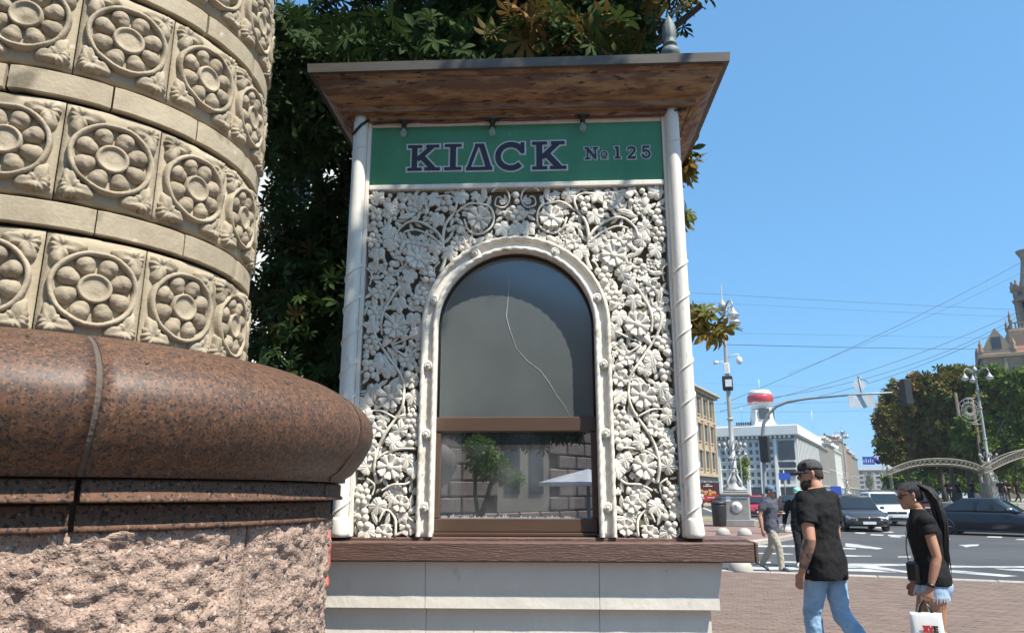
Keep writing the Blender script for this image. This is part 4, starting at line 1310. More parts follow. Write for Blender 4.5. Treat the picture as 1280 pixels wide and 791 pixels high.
mark(c4(600, 216), c4(680, 215), c4(800, 230), c4(600, 224))
mark(c4(800, 168), c4(850, 168), c4(850, 172), c4(800, 172))
mark(c4(990, 202), c4(1110, 205), c4(1290, 206), c4(1290, 212), c4(1060, 210), c4(990, 211))
mark(c4(1000, 220), c4(1060, 224), c4(1260, 243), c4(1200, 246), c4(1000, 229))
mark(c4(1165, 214), c4(1290, 217), c4(1290, 226), c4(1210, 220))
mark(c4(1030, 124), c4(1110, 122), c4(1105, 128), c4(1075, 130), c4(1060, 133), c4(1050, 129))
for (x, y, w) in ((700, 85, 48), (775, 92, 40), (1145, 93, 55), (1255, 103, 70), (640, 78, 40), (720, 58, 40), (960, 100, 40), (745, 74, 40), (900, 85, 40)):
    mark(c4(x, y - 2), c4(x + w, y), c4(x + w - 6, y + 4), c4(x - 8, y + 2))
mark((935, 648), (955, 650), (955, 651.2), (935, 649)); mark((880, 634), (898, 641), (898, 643), (878, 635))
mark((1000, 652), (1030, 656), (1030, 658), (1000, 654)); mark((1110, 668), (1150, 669), (1150, 670.5), (1110, 669.5))
mark((1170, 649), (1184, 648), (1184, 650), (1168, 651))

# bollards
b = MB(); b.lathe([(.25, 0), (.25, .04), (.245, .09), (.225, .15), (.185, .205), (.12, .245), (.05, .262), (0, .265)], 22)
bol_me = b.mesh('stone_bollard', M_conc)
BOL = [((904, 668.5), .13, 'domed concrete bollard, leftmost on the far brick island beside the kiosk'), ((931, 669), .13, 'domed concrete bollard just right of the lamp pedestal foot on the island kerb'),
       ((956.5, 659), .13, 'domed concrete bollard just behind the walking man in the grey t-shirt'), ((983, 665), .13, 'domed concrete bollard at the island tip, left of a close pair'),
       ((991, 663), .13, 'domed concrete bollard at the island tip, right of a close pair'), ((926, 714.5), .0, 'nearest domed concrete bollard, under the end of the wooden counter')]
for k, ((x, y), z, lab) in enumerate(BOL):
    p = gnd(x, y, z); o = inst('stone_bollard', bol_me, None, Matrix.Translation(p) @ Matrix.Rotation(k * 1.3, 4, 'Z'))
    tag(o, lab, 'bollard', 'domed bollards along the island', 'thing')

# --- street lamp
def make_lamp(name, label, ped=True):
    t = empty(name, (0, 0, 0), 0, label, 'street lamp', 'three-armed street lamps')
    if ped:
        b = MB(); b.box(-.80, -.80, 0, .80, .80, .30, .02); b.box(-.60, -.60, .301, .60, .60, 1.38, .015); b.build('pedestal', M_pedestal, t)
        b = MB(); b.box(-.66, -.66, 1.381, .66, .66, 1.50, .03); b.box(-.55, -.55, 1.501, .55, .55, 1.60, .03); b.build('pedestal_cap', M_pedestal, t)
        b = MB(); z0 = 1.6
        b.lathe([(.50, z0), (.50, z0 + .08), (.40, z0 + .16), (.30, z0 + .30), (.24, z0 + .42), (.28, z0 + .5), (.20, z0 + .62), (.17, z0 + .8), (.20, z0 + .86), (.15, z0 + .95)], 16, ribs=lambda a, z: 1 + .10 * math.cos(8 * a))
        for k in range(4):
            a = k * PI / 2 + PI / 4; c, s_ = math.cos(a), math.sin(a)
            b.tube([(c * (.22 + .30 * math.sin(i * .35) * (1 - i / 14)), s_ * (.22 + .30 * math.sin(i * .35) * (1 - i / 14)), 1.62 + i * .075) for i in range(14)], .05, 6)
        b.build('ornate_foot', M_gold, t)
    b = MB()
    b.tube([(0, 0, z) for z in (1.6 if ped else 0, 3.0, 3.02, 5, 7.5, 10.2, 10.5)], [.15, .15, .12, .11, .10, .075, .06], 14)
    for z in (2.6, 3.0, 4.9, 7.4, 8.9, 9.9): b.lathe([(.09, z), (.16, z + .05), (.16, z + .09), (.09, z + .14)], 14)
    b.build('pole', M_gold, t)
    b = MB()
    for k in range(5):
        a = k * 2 * PI / 5 + .4; c, s_ = math.cos(a), math.sin(a)
        b.tube([(c * r, s_ * r, z) for (r, z) in ((.12, 3.2), (.35, 3.1), (.55, 3.25), (.6, 3.5), (.45, 3.62), (.36, 3.5))], .028, 6)
        b.ell((c * .62, s_ * .62, 3.72), (.09, .09, .12), 8, 6)
        b.tube([(c * r, s_ * r, z) for (r, z) in ((.12, 3.5), (.28, 3.75), (.22, 3.95), (.12, 3.9))], .022, 5)
    b.build('scroll_bracket', M_gold, t)
    sp = MB(); sp.lathe([(.10, 10.4), (.22, 10.55), (.16, 10.75), (.08, 10.85), (.03, 10.95), (.02, 11.7), (.0, 11.75)], 12); sp.build('spike', M_gold, t)
    for k in range(3):
        a = R_(178 - k * 118); c, s_ = math.cos(a), math.sin(a)
        b = MB(); pts = [(.08, 10.15), (.35, 10.55), (.62, 10.72), (.88, 10.66), (1.0, 10.42), (.98, 10.28)]
        Q = [(c * r, s_ * r, z) for (r, z) in pts]
        b.tube(Q, [.055, .05, .045, .04, .04, .04], 7)
        b.tube([(c * r, s_ * r, z) for (r, z) in ((.3, 10.5), (.5, 10.35), (.6, 10.5), (.5, 10.58))], .022, 5)
        arm = b.build('arm', M_gold, t)
        b = MB(); b.lathe([(.0, 9.66), (.15, 9.70), (.24, 9.78), (.28, 9.88)], 16, M=Matrix.Translation((c, s_, 0))); b.build('lamp_bowl', M_lampglass, arm)
        b = MB(); b.lathe([(.295, 9.87), (.29, 9.93), (.19, 10.02), (.12, 10.12), (.075, 10.22), (.05, 10.3)], 16, M=Matrix.Translation((c * .995, s_ * .995, 0))); b.build('lamp_hood', M_gold, arm)
    return t
lamp = make_lamp('street_lamp', 'tall grey three-armed street lamp with cameras on a stone pedestal right of the kiosk')
lp = gnd(922, 657, .13)
lamp.location = lp
lamp.rotation_euler.z = R_(-20)
face_cam = math.atan2(-lp.y, -lp.x)
# copies are taken before the cameras and notices go on
LAMPS = [(at(1243, 628, 60), 'three-armed street lamp beside the wire star, in front of the right-hand trees', 10), (at(1113, 612, 92), 'three-armed street lamp left of the trees, standing by the blue road sign', 40),
         (Vector((at(1060, 614, 112).x, 112, 0)), 'three-armed street lamp in the middle of the street, in front of the far facades', -15), (Vector((at(896, 612, 140).x, 140, 0)), 'small distant three-armed street lamp just left of the nearest lamp post', 25),
         (Vector((at(928, 612, 120).x, 120, -2.2)), 'distant street lamp rising just right of the lamp pedestal', 70)]
for (p, lab, rz) in LAMPS:
    c = copy_tree(lamp); c.location = (p.x, p.y, p.z); c.rotation_euler.z = R_(rz); c['label'] = lab
# notices, meter disc, camera boxes on the near lamp
rot = Matrix.Rotation(0, 4, 'Z')
b = MB(); b.lathe([(.0, .03), (.25, .03), (.25, 0)][::-1], 24, M=Matrix.Translation((.05, -.602, .86)) @ Matrix.Rotation(PI / 2, 4, 'X'))
d_ = b.build('disc', M_disc, lamp); b = MB(); b.box(-.04, -.637, .75, .06, -.633, .97); b.box(.0, -.6385, .84, .15, -.634, .87); b.build('disc_mark', M_greymetal, d_)
b = MB(); b.box(-.40, -.607, 1.12, -.20, -.602, 1.36); b.build('notice', M_whitesign, lamp)
b = MB(); b.ell((.02, -.61, 1.28), (.05, .02, .06), 10, 6); b.build('badge', M_gold, lamp)
b = MB(); b.box(-.58, -.606, 1.27, .58, -.602, 1.31); b.build('stripe', M_whitesign, lamp)
b = MB(); b.box(-.24, -.30, 6.35, .24, .12, 7.05, .04); q = b.build('junction_box', M_darkmetal, lamp); b = MB(); b.box(-.10, -.33, 6.5, .20, -.301, 6.85, .01); b.build('panel', M_whitesign, q)
b = MB(); b.box(-.14, -.16, 7.15, .14, .02, 7.7, .03); b.build('router_box', M_whitesign, lamp)
b = MB(); b.tube([(0, 0, 8.0), (.6, -.15, 8.1), (.62, -.15, 7.95)], .03, 6); b.ell((.62, -.15, 7.78), (.15, .15, .20), 10, 8); b.build('security_camera', M_whitesign, lamp)
b = MB(); b.tube([(0, 0, 7.8), (-.4, -.1, 7.75)], .03, 6); b.tube([(-.38, -.12, 7.76), (-.58, -.2, 7.72)], .08, 8); b.build('security_camera', M_whitesign, lamp)
# bin beside it
p = gnd(900, 657.5, .13)
bn_ = empty('litter_bin', p, 0, 'dark litter bin standing left of the lamp pedestal', 'bin')
b = MB(); b.lathe([(.26, 0), (.30, .08), (.33, .9), (.33, 1.0)], 18, ribs=lambda a, z: 1 + .03 * math.cos(18 * a)); b.build('bin_body', M_darkmetal, bn_)
b = MB(); b.lathe([(.36, 1.001), (.36, 1.06), (.30, 1.12), (.14, 1.14)], 18); b.build('rim', M_darkmetal, bn_)

# wire star on the right-hand lamp (a firework decoration)
ws = empty('wire_star', at(1212, 513, 59.3), 0, 'round wire firework ornament fixed to the right-hand street lamp', 'ornament')
b = MB()
for k in range(24):
    a = 2 * PI * k / 24; c, s_ = math.cos(a), math.sin(a)
    b.tube([(c * .2, 0, s_ * .2), (c * (.75 if k % 2 else .9), -.03 * (k % 3), s_ * (.75 if k % 2 else .9))], .014, 4)
b.build('ray', M_gold, ws)
b = MB()
for r in (.35, .65, .95):
    b.tube([(r * math.cos(2 * PI * i / 30), 0, r * math.sin(2 * PI * i / 30)) for i in range(31)], .018, 5)
b.build('hoop', M_gold, ws)
b = MB(); b.tube([(-.1, .2, 1.05), (.75, .3, 1.05)], .03, 5); b.tube([(-.1, .2, -1.05), (.95, .3, -1.05)], .03, 5); b.build('bracket', M_gold, ws)

# --- traffic signal mast
tl = empty('traffic_light', gnd(958.5, 672), 0, 'grey traffic light mast curving right over the road, signals seen from behind', 'traffic light')
tp = Vector(tl.location)
path = [tp] + [at(x, y, Y) for (x, y, Y) in ((957, 620, 29.2), (954.5, 575, 29.2), (953, 545, 29.2), (954.5, 530, 29.15), (960, 518, 29.1), (970, 508, 29), (985, 502, 28.8), (1010, 498, 28.5), (1060, 493.5, 27.9), (1138, 489.5, 27))]
path = [p - tp for p in path]; path[0] = Vector((0, 0, 0)); path = [Vector((p.x * (1 if i > 2 else 1), p.y, p.z)) for i, p in enumerate(path)]
b = MB(); b.tube(path, [.095, .085, .08, .075, .068, .06, .055, .05, .045, .04, .034], 10); b.build('mast', M_greymetal, tl)
def signal(c, s=1.0, ang=0):
    b = MB(); M0 = Matrix.Translation(c) @ Matrix.Rotation(ang, 4, 'Z')
    b.box(-.17 * s, -.12, -.48 * s, .17 * s, .12, .48 * s, .03, 0, M0)
    o = b.build('signal_head', M_darkmetal, tl)
    for k in (-1, 0, 1):
        h = MB(); h.lathe([(.12 * s, 0), (.13 * s, .16)], 12, M=M0 @ Matrix.Translation((0, .12, k * .31 * s)) @ Matrix.Rotation(-PI / 2, 4, 'X')); h.build('visor', M_darkmetal, o)
signal(at(1133, 490, 27) - tp, 1.0, .25)
signal(at(956, 561, 29.0) - tp, 1.05, -.6)
b = MB(); p = at(1135, 471, 27) - tp; b.tube([at(1135, 489, 27) - tp, p], .025, 5); b.ell(p, (.08, .08, .07), 8, 6); p = at(1118, 484, 27) - tp; b.ell(p, (.11, .08, .06), 8, 6); b.build('sensor', M_darkmetal, tl)
p = at(1073, 481, 27.85) - tp
b = MB(); s_ = .30; b.prism([(p.x - s_, p.z), (p.x, p.z - s_), (p.x + s_, p.z), (p.x, p.z + s_)], p.y - .05, p.y - .035, 'y'); b.build('diamond_sign', M_signback, tl)
b = MB(); b.tube([(p.x - s_ * .1, p.y - .06, p.z + s_ * 1.1), (p.x + s_ * 1.1, p.y - .06, p.z + s_ * .4)], .02, 4); b.tube([(p.x + .02, p.y - .06, p.z + .25), (p.x + .1, p.y - .06, p.z - .9)], .022, 5); b.build('sign_bracket', M_greymetal, tl)
p = at(1076.5, 502, 27.8) - tp
b = MB(); b.box(p.x - .5, p.y - .05, p.z - .22, p.x + .5, p.y - .038, p.z + .24); b.build('sign_plate', M_signback, tl)

# --- advertising panel
bb = empty('advertising_panel', gnd(886, 634), R_(-8), 'red and black roadside advertising panel with a food picture beside the kiosk', 'billboard')
b = MB(); b.box(-1.35, -.14, .60, 1.35, .14, 2.92, .05); b.build('cabinet', M_darkmetal, bb)
b = MB(); b.box(-.9, -.1, 0, -.6, .1, .6); b.box(.6, -.1, 0, .9, .1, .6); b.build('foot', M_darkmetal, bb)
b = MB(); b.box(-1.2, -.152, .78, 1.2, -.142, 1.52); b.build('poster', M_redsign, bb)
b = MB(); b.box(-1.2, -.151, 1.523, 1.2, -.142, 2.80); b.build('poster', mat('dark_red_poster', (.10, .012, .016), .4, col2=(.05, .01, .012)), bb)
b = MB(); r3 = random.Random(3)
for k in range(9): b.ell((r3.uniform(-.75, .75), -.155, r3.uniform(1.45, 1.95)), (.2, .02, .2), 8, 6)
b.build('picture', M_orange, bb)
b = MB(); b.ell((-.75, -.156, 1.36), (.25, .015, .22), 14, 8); b.build('logo_disc', M_whitesign, bb)
b = MB()
for (x0, x1, z) in ((-.85, -.45, 1.02), (-.1, .05, 1.10), (.1, .24, 1.10), (.30, .42, 1.10), (.48, .75, 1.10), (-.5, -.36, 2.42), (-.3, .1, 2.42), (.16, .55, 2.42), (-.2, .2, 2.6)): b.box(x0, -.156, z, x1, -.153, z + .10)
b.build('lettering', M_whitesign, bb)

# --- road signs further on
def sign_post(p, h, label, parts):
    t = empty('road_sign', (p.x, p.y, 0), 0, label, 'road sign')
    b = MB(); b.tube([(0, 0, 0), (0, 0, h)], .06, 6); b.build('post', M_greymetal, t)
    for (nm, x0, z0, x1, z1, m, rnd_) in parts:
        b = MB()
        if rnd_: b.lathe([(.0, .03), ((x1 - x0) / 2, .03), ((x1 - x0) / 2, 0)][::-1], 18, M=Matrix.Translation(((x0 + x1) / 2, -.1 - .01 * rnd_, (z0 + z1) / 2)) @ Matrix.Rotation(PI / 2, 4, 'X'))
        else: b.box(x0, -.12, z0, x1, -.08, z1)
        b.build(nm, m, t)
    return t
p = at(1103, 577, 88); z = at(1090, 575.5, 88).z
t = sign_post(p, 6.4, 'blue lane sign and round no-stopping sign over the street by the left tree', [('lane_board', -2.35, z - .45, -.95, z + .45, M_blue, 0), ('round_sign', -.98, z - .42, -.14, z + .42, M_redsign, 1), ('round_sign', -.88, z - .32, -.24, z + .32, M_blue, 3), ('plate', -.1, z - .4, .3, z + .4, M_whitesign, 0)])
b = MB()
for k in range(5): b.box(-2.25 + k * .26, -.13, z - .25, -2.18 + k * .26, -.121, z + (.25 if k % 2 else .1))
b.build('arrows', M_whitesign, t)
p = at(982, 620, 75); z = at(985, 595, 75).z; sign_post(p, z + .6, 'small blue road sign behind the man in the black shirt', [('sign_face', -.55, z - .32, .6, z + .32, M_blue, 0)])
p = at(1047, 640, 60); z = at(1047, 613, 60).z; sign_post(p, z + .3, 'blue square sign above the cars right of the man', [('sign_face', -.42, z - .35, .42, z + .35, M_blue, 0)])

# --- overhead cables (each hung between points beyond the picture's edges)
def cable(p0, p1, sag, r, label):
    b = MB(); P = [p0.lerp(p1, i / 24) - Vector((0, 0, sag * 4 * (i / 24) * (1 - i / 24))) for i in range(25)]
    b.tube(P, r, 4); tag(b.build('overhead_cable', M_darkmetal), label, 'cable', 'overhead cables across the street', 'thing')
def far(x, y, Y): return at(x, y, Y)
cable(far(820, 363, 50), far(1320, 389, 62), .1, .012, 'topmost thin level cable, passing just above the lamp arms')
cable(far(820, 374, 52), far(1320, 398, 62), .1, .009, 'second thin level cable, passing at the lamp arms')
cable(far(900, 416, 55), far(1320, 424, 62), .0, .009, 'faint level cable halfway between lamp arms and roof')
cable(far(905, 430.5, 37), far(1320, 436, 62), .1, .016, 'dark level cable fixed to the lamp post below its arms')
cable(far(905, 504, 60), far(1320, 304, 60), .5, .022, 'steepest diagonal cable rising to the spire')
cable(far(985, 467, 60), far(1320, 319, 60), .4, .014, 'thin diagonal cable just under the steepest one')
cable(far(900, 514, 48), far(1320, 366, 60), .9, .022, 'upper of three close diagonal cables crossing the sky')
cable(far(965, 497, 48), far(1320, 367, 60), 1.3, .02, 'middle of three close diagonal cables crossing the sky')
cable(far(940, 512, 48), far(1320, 372, 60), 1.3, .02, 'lowest of three close diagonal cables crossing the sky')
cable(far(870, 505, 70), far(1110, 500, 90), .1, .012, 'level cable in front of the red tower top')
cable(far(870, 515, 70), far(1130, 512, 90), .1, .012, 'level cable in front of the tower clock')
cable(far(880, 478, 90), far(1320, 482, 100), .6, .010, 'faint cable running level with the diamond sign')

# ------------------------------------------------------------------ raised square on the right, trees, pergolas
M_plaza = mat('pale_paving', (.36, .32, .27), .85, col2=(.27, .24, .20), scale=.8)
pl = [(29.5, 57.5), (33, 54.8), (80, 48), (160, 60), (160, 330), (150, 330)]
b = MB(); b.prism(pl, 0, .88); plaza = b.build('plaza', M_plaza, None, kind='structure')
b = MB(); lw = [(30.2, 59), (37, 58), (45, 62), (150, 300), (149, 320)]
b.add([(p[0], p[1], z) for z in (.92,) for p in lw], [(0, 1, 2, 3, 4)]); lawn = b.build('lawn', M_grass, None, kind='structure')
w = empty('retaining_wall', (29.5, 57.3, 0), 0, 'low stone retaining wall under the lawn in front of the trees', 'wall')
P = [Vector((29.4, 58.2, 0)), Vector((33, 54.7, 0)), Vector((50, 52.2, 0)), Vector((80, 47.9, 0))]
for i in range(3):
    d = P[i + 1] - P[i]; n = max(1, int(d.length / 1.5)); st = d / n
    for k in range(n):
        b = MB(); b.box(.01, -.16, 0, st.length - .01, .1, .98, .03)
        b.build('wall_stone', M_conc, w, Matrix.Translation(P[i] + st * k - Vector(w.location)) @ Matrix.Rotation(math.atan2(d.y, d.x), 4, 'Z'))

TINT_G = [(4, (.10, .155, .028)), (2, (.14, .19, .035)), (1, (.19, .18, .04)), (.5, (.26, .17, .05))]
TINT_B = [(4, (.10, .125, .026)), (2, (.17, .135, .036)), (1.2, (.25, .155, .045)), (3, (.085, .125, .025))]
M_bark2 = mat('sunlit_bark', (.13, .10, .075), .9, col2=(.07, .055, .042), scale=6)  # paler copy of the dark bark, sunlight put into its colour


def far_tree(label, Y, clumps, trunk_px, base_z, tints, seed, n=1500, size=.42, group='trees on the square'):
    k = Y * .99 / FPX
    base = at(trunk_px, 620, Y); base.z = base_z
    t = empty('tree', base, 0, label, 'tree', group)
    cl_ = []; b = MB(); top = None
    for (cx, cy, rx, ry) in clumps:
        c = at(cx, cy, Y + random.Random(cx).uniform(-1, 1)) - base
        cl_.append((tuple(c), (rx * k, min(rx, ry) * k * .9, ry * k), int(n * rx * ry / 900)))
        m_ = Vector((c.x * .35, c.y * .35, c.z * .55))
        b.tube([(0, 0, min(2.2, c.z * .4)), tuple(m_), tuple(c)], [.16, .11, .05], 6)
    b.tube([(0, 0, -.3), (.05, 0, 1.2), (0, .05, cl_[0][0][2] * .9)], [.26, .2, .12], 9)
    b.build('trunk', M_bark2, t)
    inst('crown', crown_mesh('crown', cl_, LC, size, tints, seed, shell=.25, material=M_leaf_far), t)
    return t
far_tree('brownish tree at the left end of the row by the street sign', 76, [(1108, 530, 17, 30), (1122, 505, 22, 34), (1128, 545, 28, 30), (1113, 560, 20, 26), (1135, 572, 26, 18)], 1137, .9, TINT_B, 31)
far_tree('tall brown-tinged tree second from the left in the row', 70, [(1150, 490, 26, 28), (1145, 520, 30, 36), (1160, 545, 32, 30), (1165, 574, 32, 18)], 1180, .9, TINT_B, 32)
far_tree('tall reddish brown tree in the middle, behind the street lamp', 66, [(1192, 474, 26, 20), (1195, 500, 32, 34), (1190, 540, 36, 34), (1200, 576, 32, 18)], 1193, .9, TINT_B + [(1, (.24, .13, .04))], 33)
far_tree('bright green tree just right of the street lamp', 63, [(1236, 476, 30, 22), (1240, 505, 36, 36), (1228, 545, 38, 32), (1240, 574, 34, 18)], 1213, .9, TINT_G, 34)
far_tree('dense dark green tree at the right edge of the photograph', 61, [(1276, 482, 28, 24), (1284, 510, 36, 36), (1275, 545, 40, 30)], 1233, .9, TINT_G, 35)
far_tree('green tree beyond the right edge of the row', 60, [(1330, 490, 40, 40), (1335, 540, 44, 36)], 1330, .9, TINT_G, 36)
far_tree('dark undergrowth tree behind the pergola arches', 84, [(1150, 570, 40, 22), (1200, 572, 44, 24), (1250, 570, 40, 26), (1128, 600, 26, 14), (1160, 602, 30, 14), (1195, 602, 34, 15), (1230, 602, 30, 15), (1265, 600, 34, 18)], 1200, .9, TINT_G, 37, 700, .6)
far_tree('slim young tree in front of the pale office block', 130, [(926, 590, 10, 14), (930, 578, 7, 9), (922, 602, 8, 8)], 926, 0, TINT_G, 38, 1500, .5, 'street trees')
# stout trunk columns under the crowns, one per planted tree further in
for k, x in enumerate((1180, 1193, 1213, 1233)): pass

M_perg = mat('weathered_white_steel', (.27, .24, .185), .6, col2=(.19, .17, .13), scale=3)
def pergola(label, pts, Y, depth, posts):
    """vaulted lattice: two trussed arcs and the grid between them"""
    p0 = at(*pts[0][:2], Y)
    t = empty('arched_pergola', (p0.x, p0.y, .9), 0, label, 'pergola', 'lattice pergola arches')
    o_ = Vector((p0.x, p0.y, .9))
    bot = [at(x, yb, Y) - o_ for (x, yt, yb) in pts]; top = [at(x, yt, Y) - o_ for (x, yt, yb) in pts]
    def dens(L, n=26):
        out = []
        for i in range(n + 1):
            s_ = i / n * (len(L) - 1); k = min(int(s_), len(L) - 2); f = s_ - k
            q0, q1, q2, q3 = L[max(k - 1, 0)], L[k], L[k + 1], L[min(k + 2, len(L) - 1)]
            out.append(.5 * (2 * q1 + (q2 - q0) * f + (2 * q0 - 5 * q1 + 4 * q2 - q3) * f * f + (3 * q1 - q0 - 3 * q2 + q3) * f ** 3))
        return out
    bot, top = dens(bot), dens(top); dv = Vector((depth * .45, depth * .9, 0)); up = Vector((0, 0, depth * .03))
    for nm, L in (('rail', bot), ('rail', top), ('rail', [p + dv for p in bot]), ('rail', [p + dv + up for p in top])):
        b = MB(); b.tube(L, .042, 5); b.build(nm, M_perg, t)
    b = MB(); n = len(bot)
    for i in range(n - 1):
        for (A, B) in ((bot[i], top[i + 1]), (top[i], bot[i + 1])):
            b.tube([A, B], .022, 4, False); b.tube([A + dv, B + dv], .022, 4, False)
        for j in range(4):
            f0, f1 = j / 4, (j + 1) / 4
            b.tube([bot[i] + dv * f0, bot[i + 1] + dv * f1], .02, 4, False); b.tube([bot[i + 1] + dv * f0, bot[i] + dv * f1], .02, 4, False)
            b.tube([top[i] + dv * f0, top[i + 1] + dv * f1], .02, 4, False); b.tube([top[i + 1] + dv * f0, top[i] + dv * f1], .02, 4, False)
    b.build('lattice', M_perg, t, kind='stuff')
    for i in posts:
        b = MB(); q = bot[i] + dv * .5; b.tube([(q.x, q.y, 0), (q.x, q.y, q.z)], .14, 8); b.build('post', M_perg, t)
pergola('left lattice pergola arch spanning the lawn below the trees', [(1108, 589, 594), (1122, 582, 589), (1140, 576, 583), (1165, 573, 580), (1195, 574, 581), (1218, 579, 586), (1236, 588, 594)], 59, 4.5, (2, 24))
pergola('right lattice pergola arch rising out of the picture', [(1230, 586, 592), (1245, 577, 585), (1265, 567, 576), (1290, 560, 569), (1325, 557, 566), (1360, 566, 575)], 55, 4.5, (3, 24))
# ------------------------------------------------------------------ buildings
M_tu = mat('pale_facade', (.64, .63, .58), .8, col2=(.56, .55, .51), scale=.3)
M_tu2 = mat('white_facade_panel', (.74, .73, .68), .8, col2=(.66, .65, .61), scale=.3)
M_glassd = mat('dark_window_glass', (.045, .052, .06), .18, col2=(.03, .035, .04), scale=.5, spec=.6)
M_ochre = mat('ochre_stone', (.46, .37, .26), .85, col2=(.35, .28, .195), scale=.6, detail=9)
M_grey_f = mat('grey_facade', (.40, .37, .33), .85, col2=(.31, .29, .26), scale=.5, detail=9)
M_pink_f = mat('pinkish_facade', (.47, .38, .31), .85, col2=(.38, .31, .26), scale=.5, detail=9)
M_roofr = mat('terracotta_roof', (.23, .10, .065), .8, col2=(.15, .07, .05), scale=3)
M_roofg = mat('grey_tin_roof', (.25, .25, .25), .6, col2=(.18, .18, .18), scale=1)
M_redtop = mat('red_screen', (.55, .03, .05), .4, col2=(.42, .02, .04), scale=.6)
ST = R_(28)
SD = Vector((math.sin(ST), math.cos(ST), 0))          # the street runs this way


def frame_box(b, x0, z0, x1, z1, y, d, w):
    """window surround as four butted bars"""
    b.box(x0 - w, y - d, z0 - w, x1 + w, y, z0); b.box(x0 - w, y - d, z1, x1 + w, y, z1 + w)
    b.box(x0 - w, y - d, z0, x0, y, z1); b.box(x1, y - d, z0, x1 + w, y, z1)

# --- trade union block: front turned to the square, long flank down the street
tu = empty('office_block', (76.2, 200, 0), -ST, 'pale office block with a white clock tower carrying a red screen', 'building')
W, D, Hh = 27.0, 56.0, 17.0
b = MB(); b.box(-W, .5, 0, -.6, D, Hh - .02); b.build('wall', M_tu, tu)
b = MB(); b.box(-W - 1.2, -1.2, 17.0, 1.2, D + 1, 19.7, .15); b.build('attic_band', M_tu2, tu)
b = MB(); b.box(-W, .1, 16.2, -.2, .49, 16.95); b.box(-.59, .5, 16.2, -.2, D, 16.95); b.build('shadow_gap', M_glassd, tu)  # solid dark strip standing for the shade under the attic band
for k in range(22):
    b = MB() if k == 0 else b
    b.box(-W + 1.2 * k + .2, -.9, 16.3, -W + 1.2 * k + .75, .09, 16.98)
b.build('bracket_row', M_tu2, tu, kind='stuff')
b = MB(); b.box(-.8, -.7, 0, .8, .8, 0.1)
wb = MB(); wb.box(-.38, -.03, -.58, .38, .02, .58); win_me = wb.mesh('window', M_glassd)
bays = [-24.2, -20.4, -16.6, -12.8, -9.0, -5.2]
for x in bays:
    b = MB()   # raking pier, thicker at the foot
    b.loft([[(x - .42, -1.3, 0), (x + .42, -1.3, 0), (x + .42, .49, 0), (x - .42, .49, 0)], [(x - .3, -.35, 11), (x + .3, -.35, 11), (x + .3, .49, 11), (x - .3, .49, 11)], [(x - .28, -.1, 16.2), (x + .28, -.1, 16.2), (x + .28, .49, 16.2), (x - .28, .49, 16.2)]], smooth=False)
    b.build('pier', M_tu2, tu)
for bi, x in enumerate(bays):
    for f in range(6):
        z = 4.7 + f * 2.0
        for dx in (1.05, 2.65):
            if f in (2, 3) and bi == 5: continue
            inst('window', win_me, tu, Matrix.Translation((x + dx, .46, z)))
b = MB(); b.box(-4.6, .3, 6.2, -.3, .49, 7.8); b.box(-4.6, .3, 10.4, -.3, .49, 15.6); b.box(-4.6, .32, 8.4, -.3, .49, 9.8); b.build('corner_glazing', M_glassd, tu)
for z in (3.35, 7.95, 10.0):
    b = MB(); b.box(-W, .02, z, -.4, .48, z + .32); b.build('string_course', M_tu2, tu)
b = MB(); b.box(-W, .38, .3, -.7, .495, 3.3); b.build('ground_floor_glazing', M_glassd, tu)
b = MB(); b.box(-W, .3, 3.9, -24.9, .48, 15.5); b.build('stair_glazing', M_glassd, tu)
for k in range(17):
    b = MB(); y = 1.2 + k * 3.2; b.box(-.59, y, 0, .45, y + .75, 16.2); b.build('fin', M_tu2, tu)
fw = MB(); fw.box(-.02, 0, 0, .03, 2.3, 10.6)
fwm = fw.mesh('flank_window', M_glassd)
for k in range(16): inst('flank_window', fwm, tu, Matrix.Translation((-.58, 2.0 + k * 3.2, 4.8)))
# roof clutter and tower
b = MB(); b.box(-22, 6, 19.7, -12.5, 12, 20.6); b.build('roof_house', M_tu, tu)
b = MB()
for k in range(7): b.box(-16.2 + k * .62, 5.2, 20.6, -15.75 + k * .62, 5.4, 21.4)
b.build('roof_letters', M_darkmetal, tu)
tx, ty = -9.2, 6.5
TM = Matrix.Translation((tx, ty, 0)) @ Matrix.Rotation(ST, 4, 'Z')
b = MB(); b.loft([[(-3.4, -3.4, 19.7), (3.4, -3.4, 19.7), (3.4, 3.4, 19.7), (-3.4, 3.4, 19.7)], [(-2.6, -2.6, 21.3), (2.6, -2.6, 21.3), (2.6, 2.6, 21.3), (-2.6, 2.6, 21.3)], [(-2.2, -2.2, 25.6), (2.2, -2.2, 25.6), (2.2, 2.2, 25.6), (-2.2, 2.2, 25.6)], [(-2.9, -2.9, 26.8), (2.9, -2.9, 26.8), (2.9, 2.9, 26.8), (-2.9, 2.9, 26.8)]], M=TM, smooth=False); b.build('tower', M_tu2, tu)
b = MB(); b.box(-1.5, -3.1, 21.9, 1.3, -2.5, 25.0, .1, 0, TM); b.box(2.4, -2.0, 21.9, 3.0, 1.4, 25.0, .1, 0, TM); b.build('clock_screen', M_glassd, tu)
b = MB(); b.lathe([(3.2, 26.7), (3.55, 27.0), (3.6, 28.4), (3.4, 28.9)], 20, M=TM); b.build('red_screen', M_redtop, tu)
b = MB(); b.lathe([(3.3, 28.91), (3.1, 29.6), (2.6, 30.3), (1.6, 30.4)], 20, M=TM); b.build('tower_cap', M_tu2, tu)
b = MB(); b.tube([(0, 0, 30.3), (0, 0, 33.6)], .08, 5, M=TM); b.tube([(-15, 8, 19), (-15, 8, 26)], .06, 4); b.tube([(4, 8, 19), (4, 8, 24)], .08, 4); b.build('antenna', M_whitesign, tu)


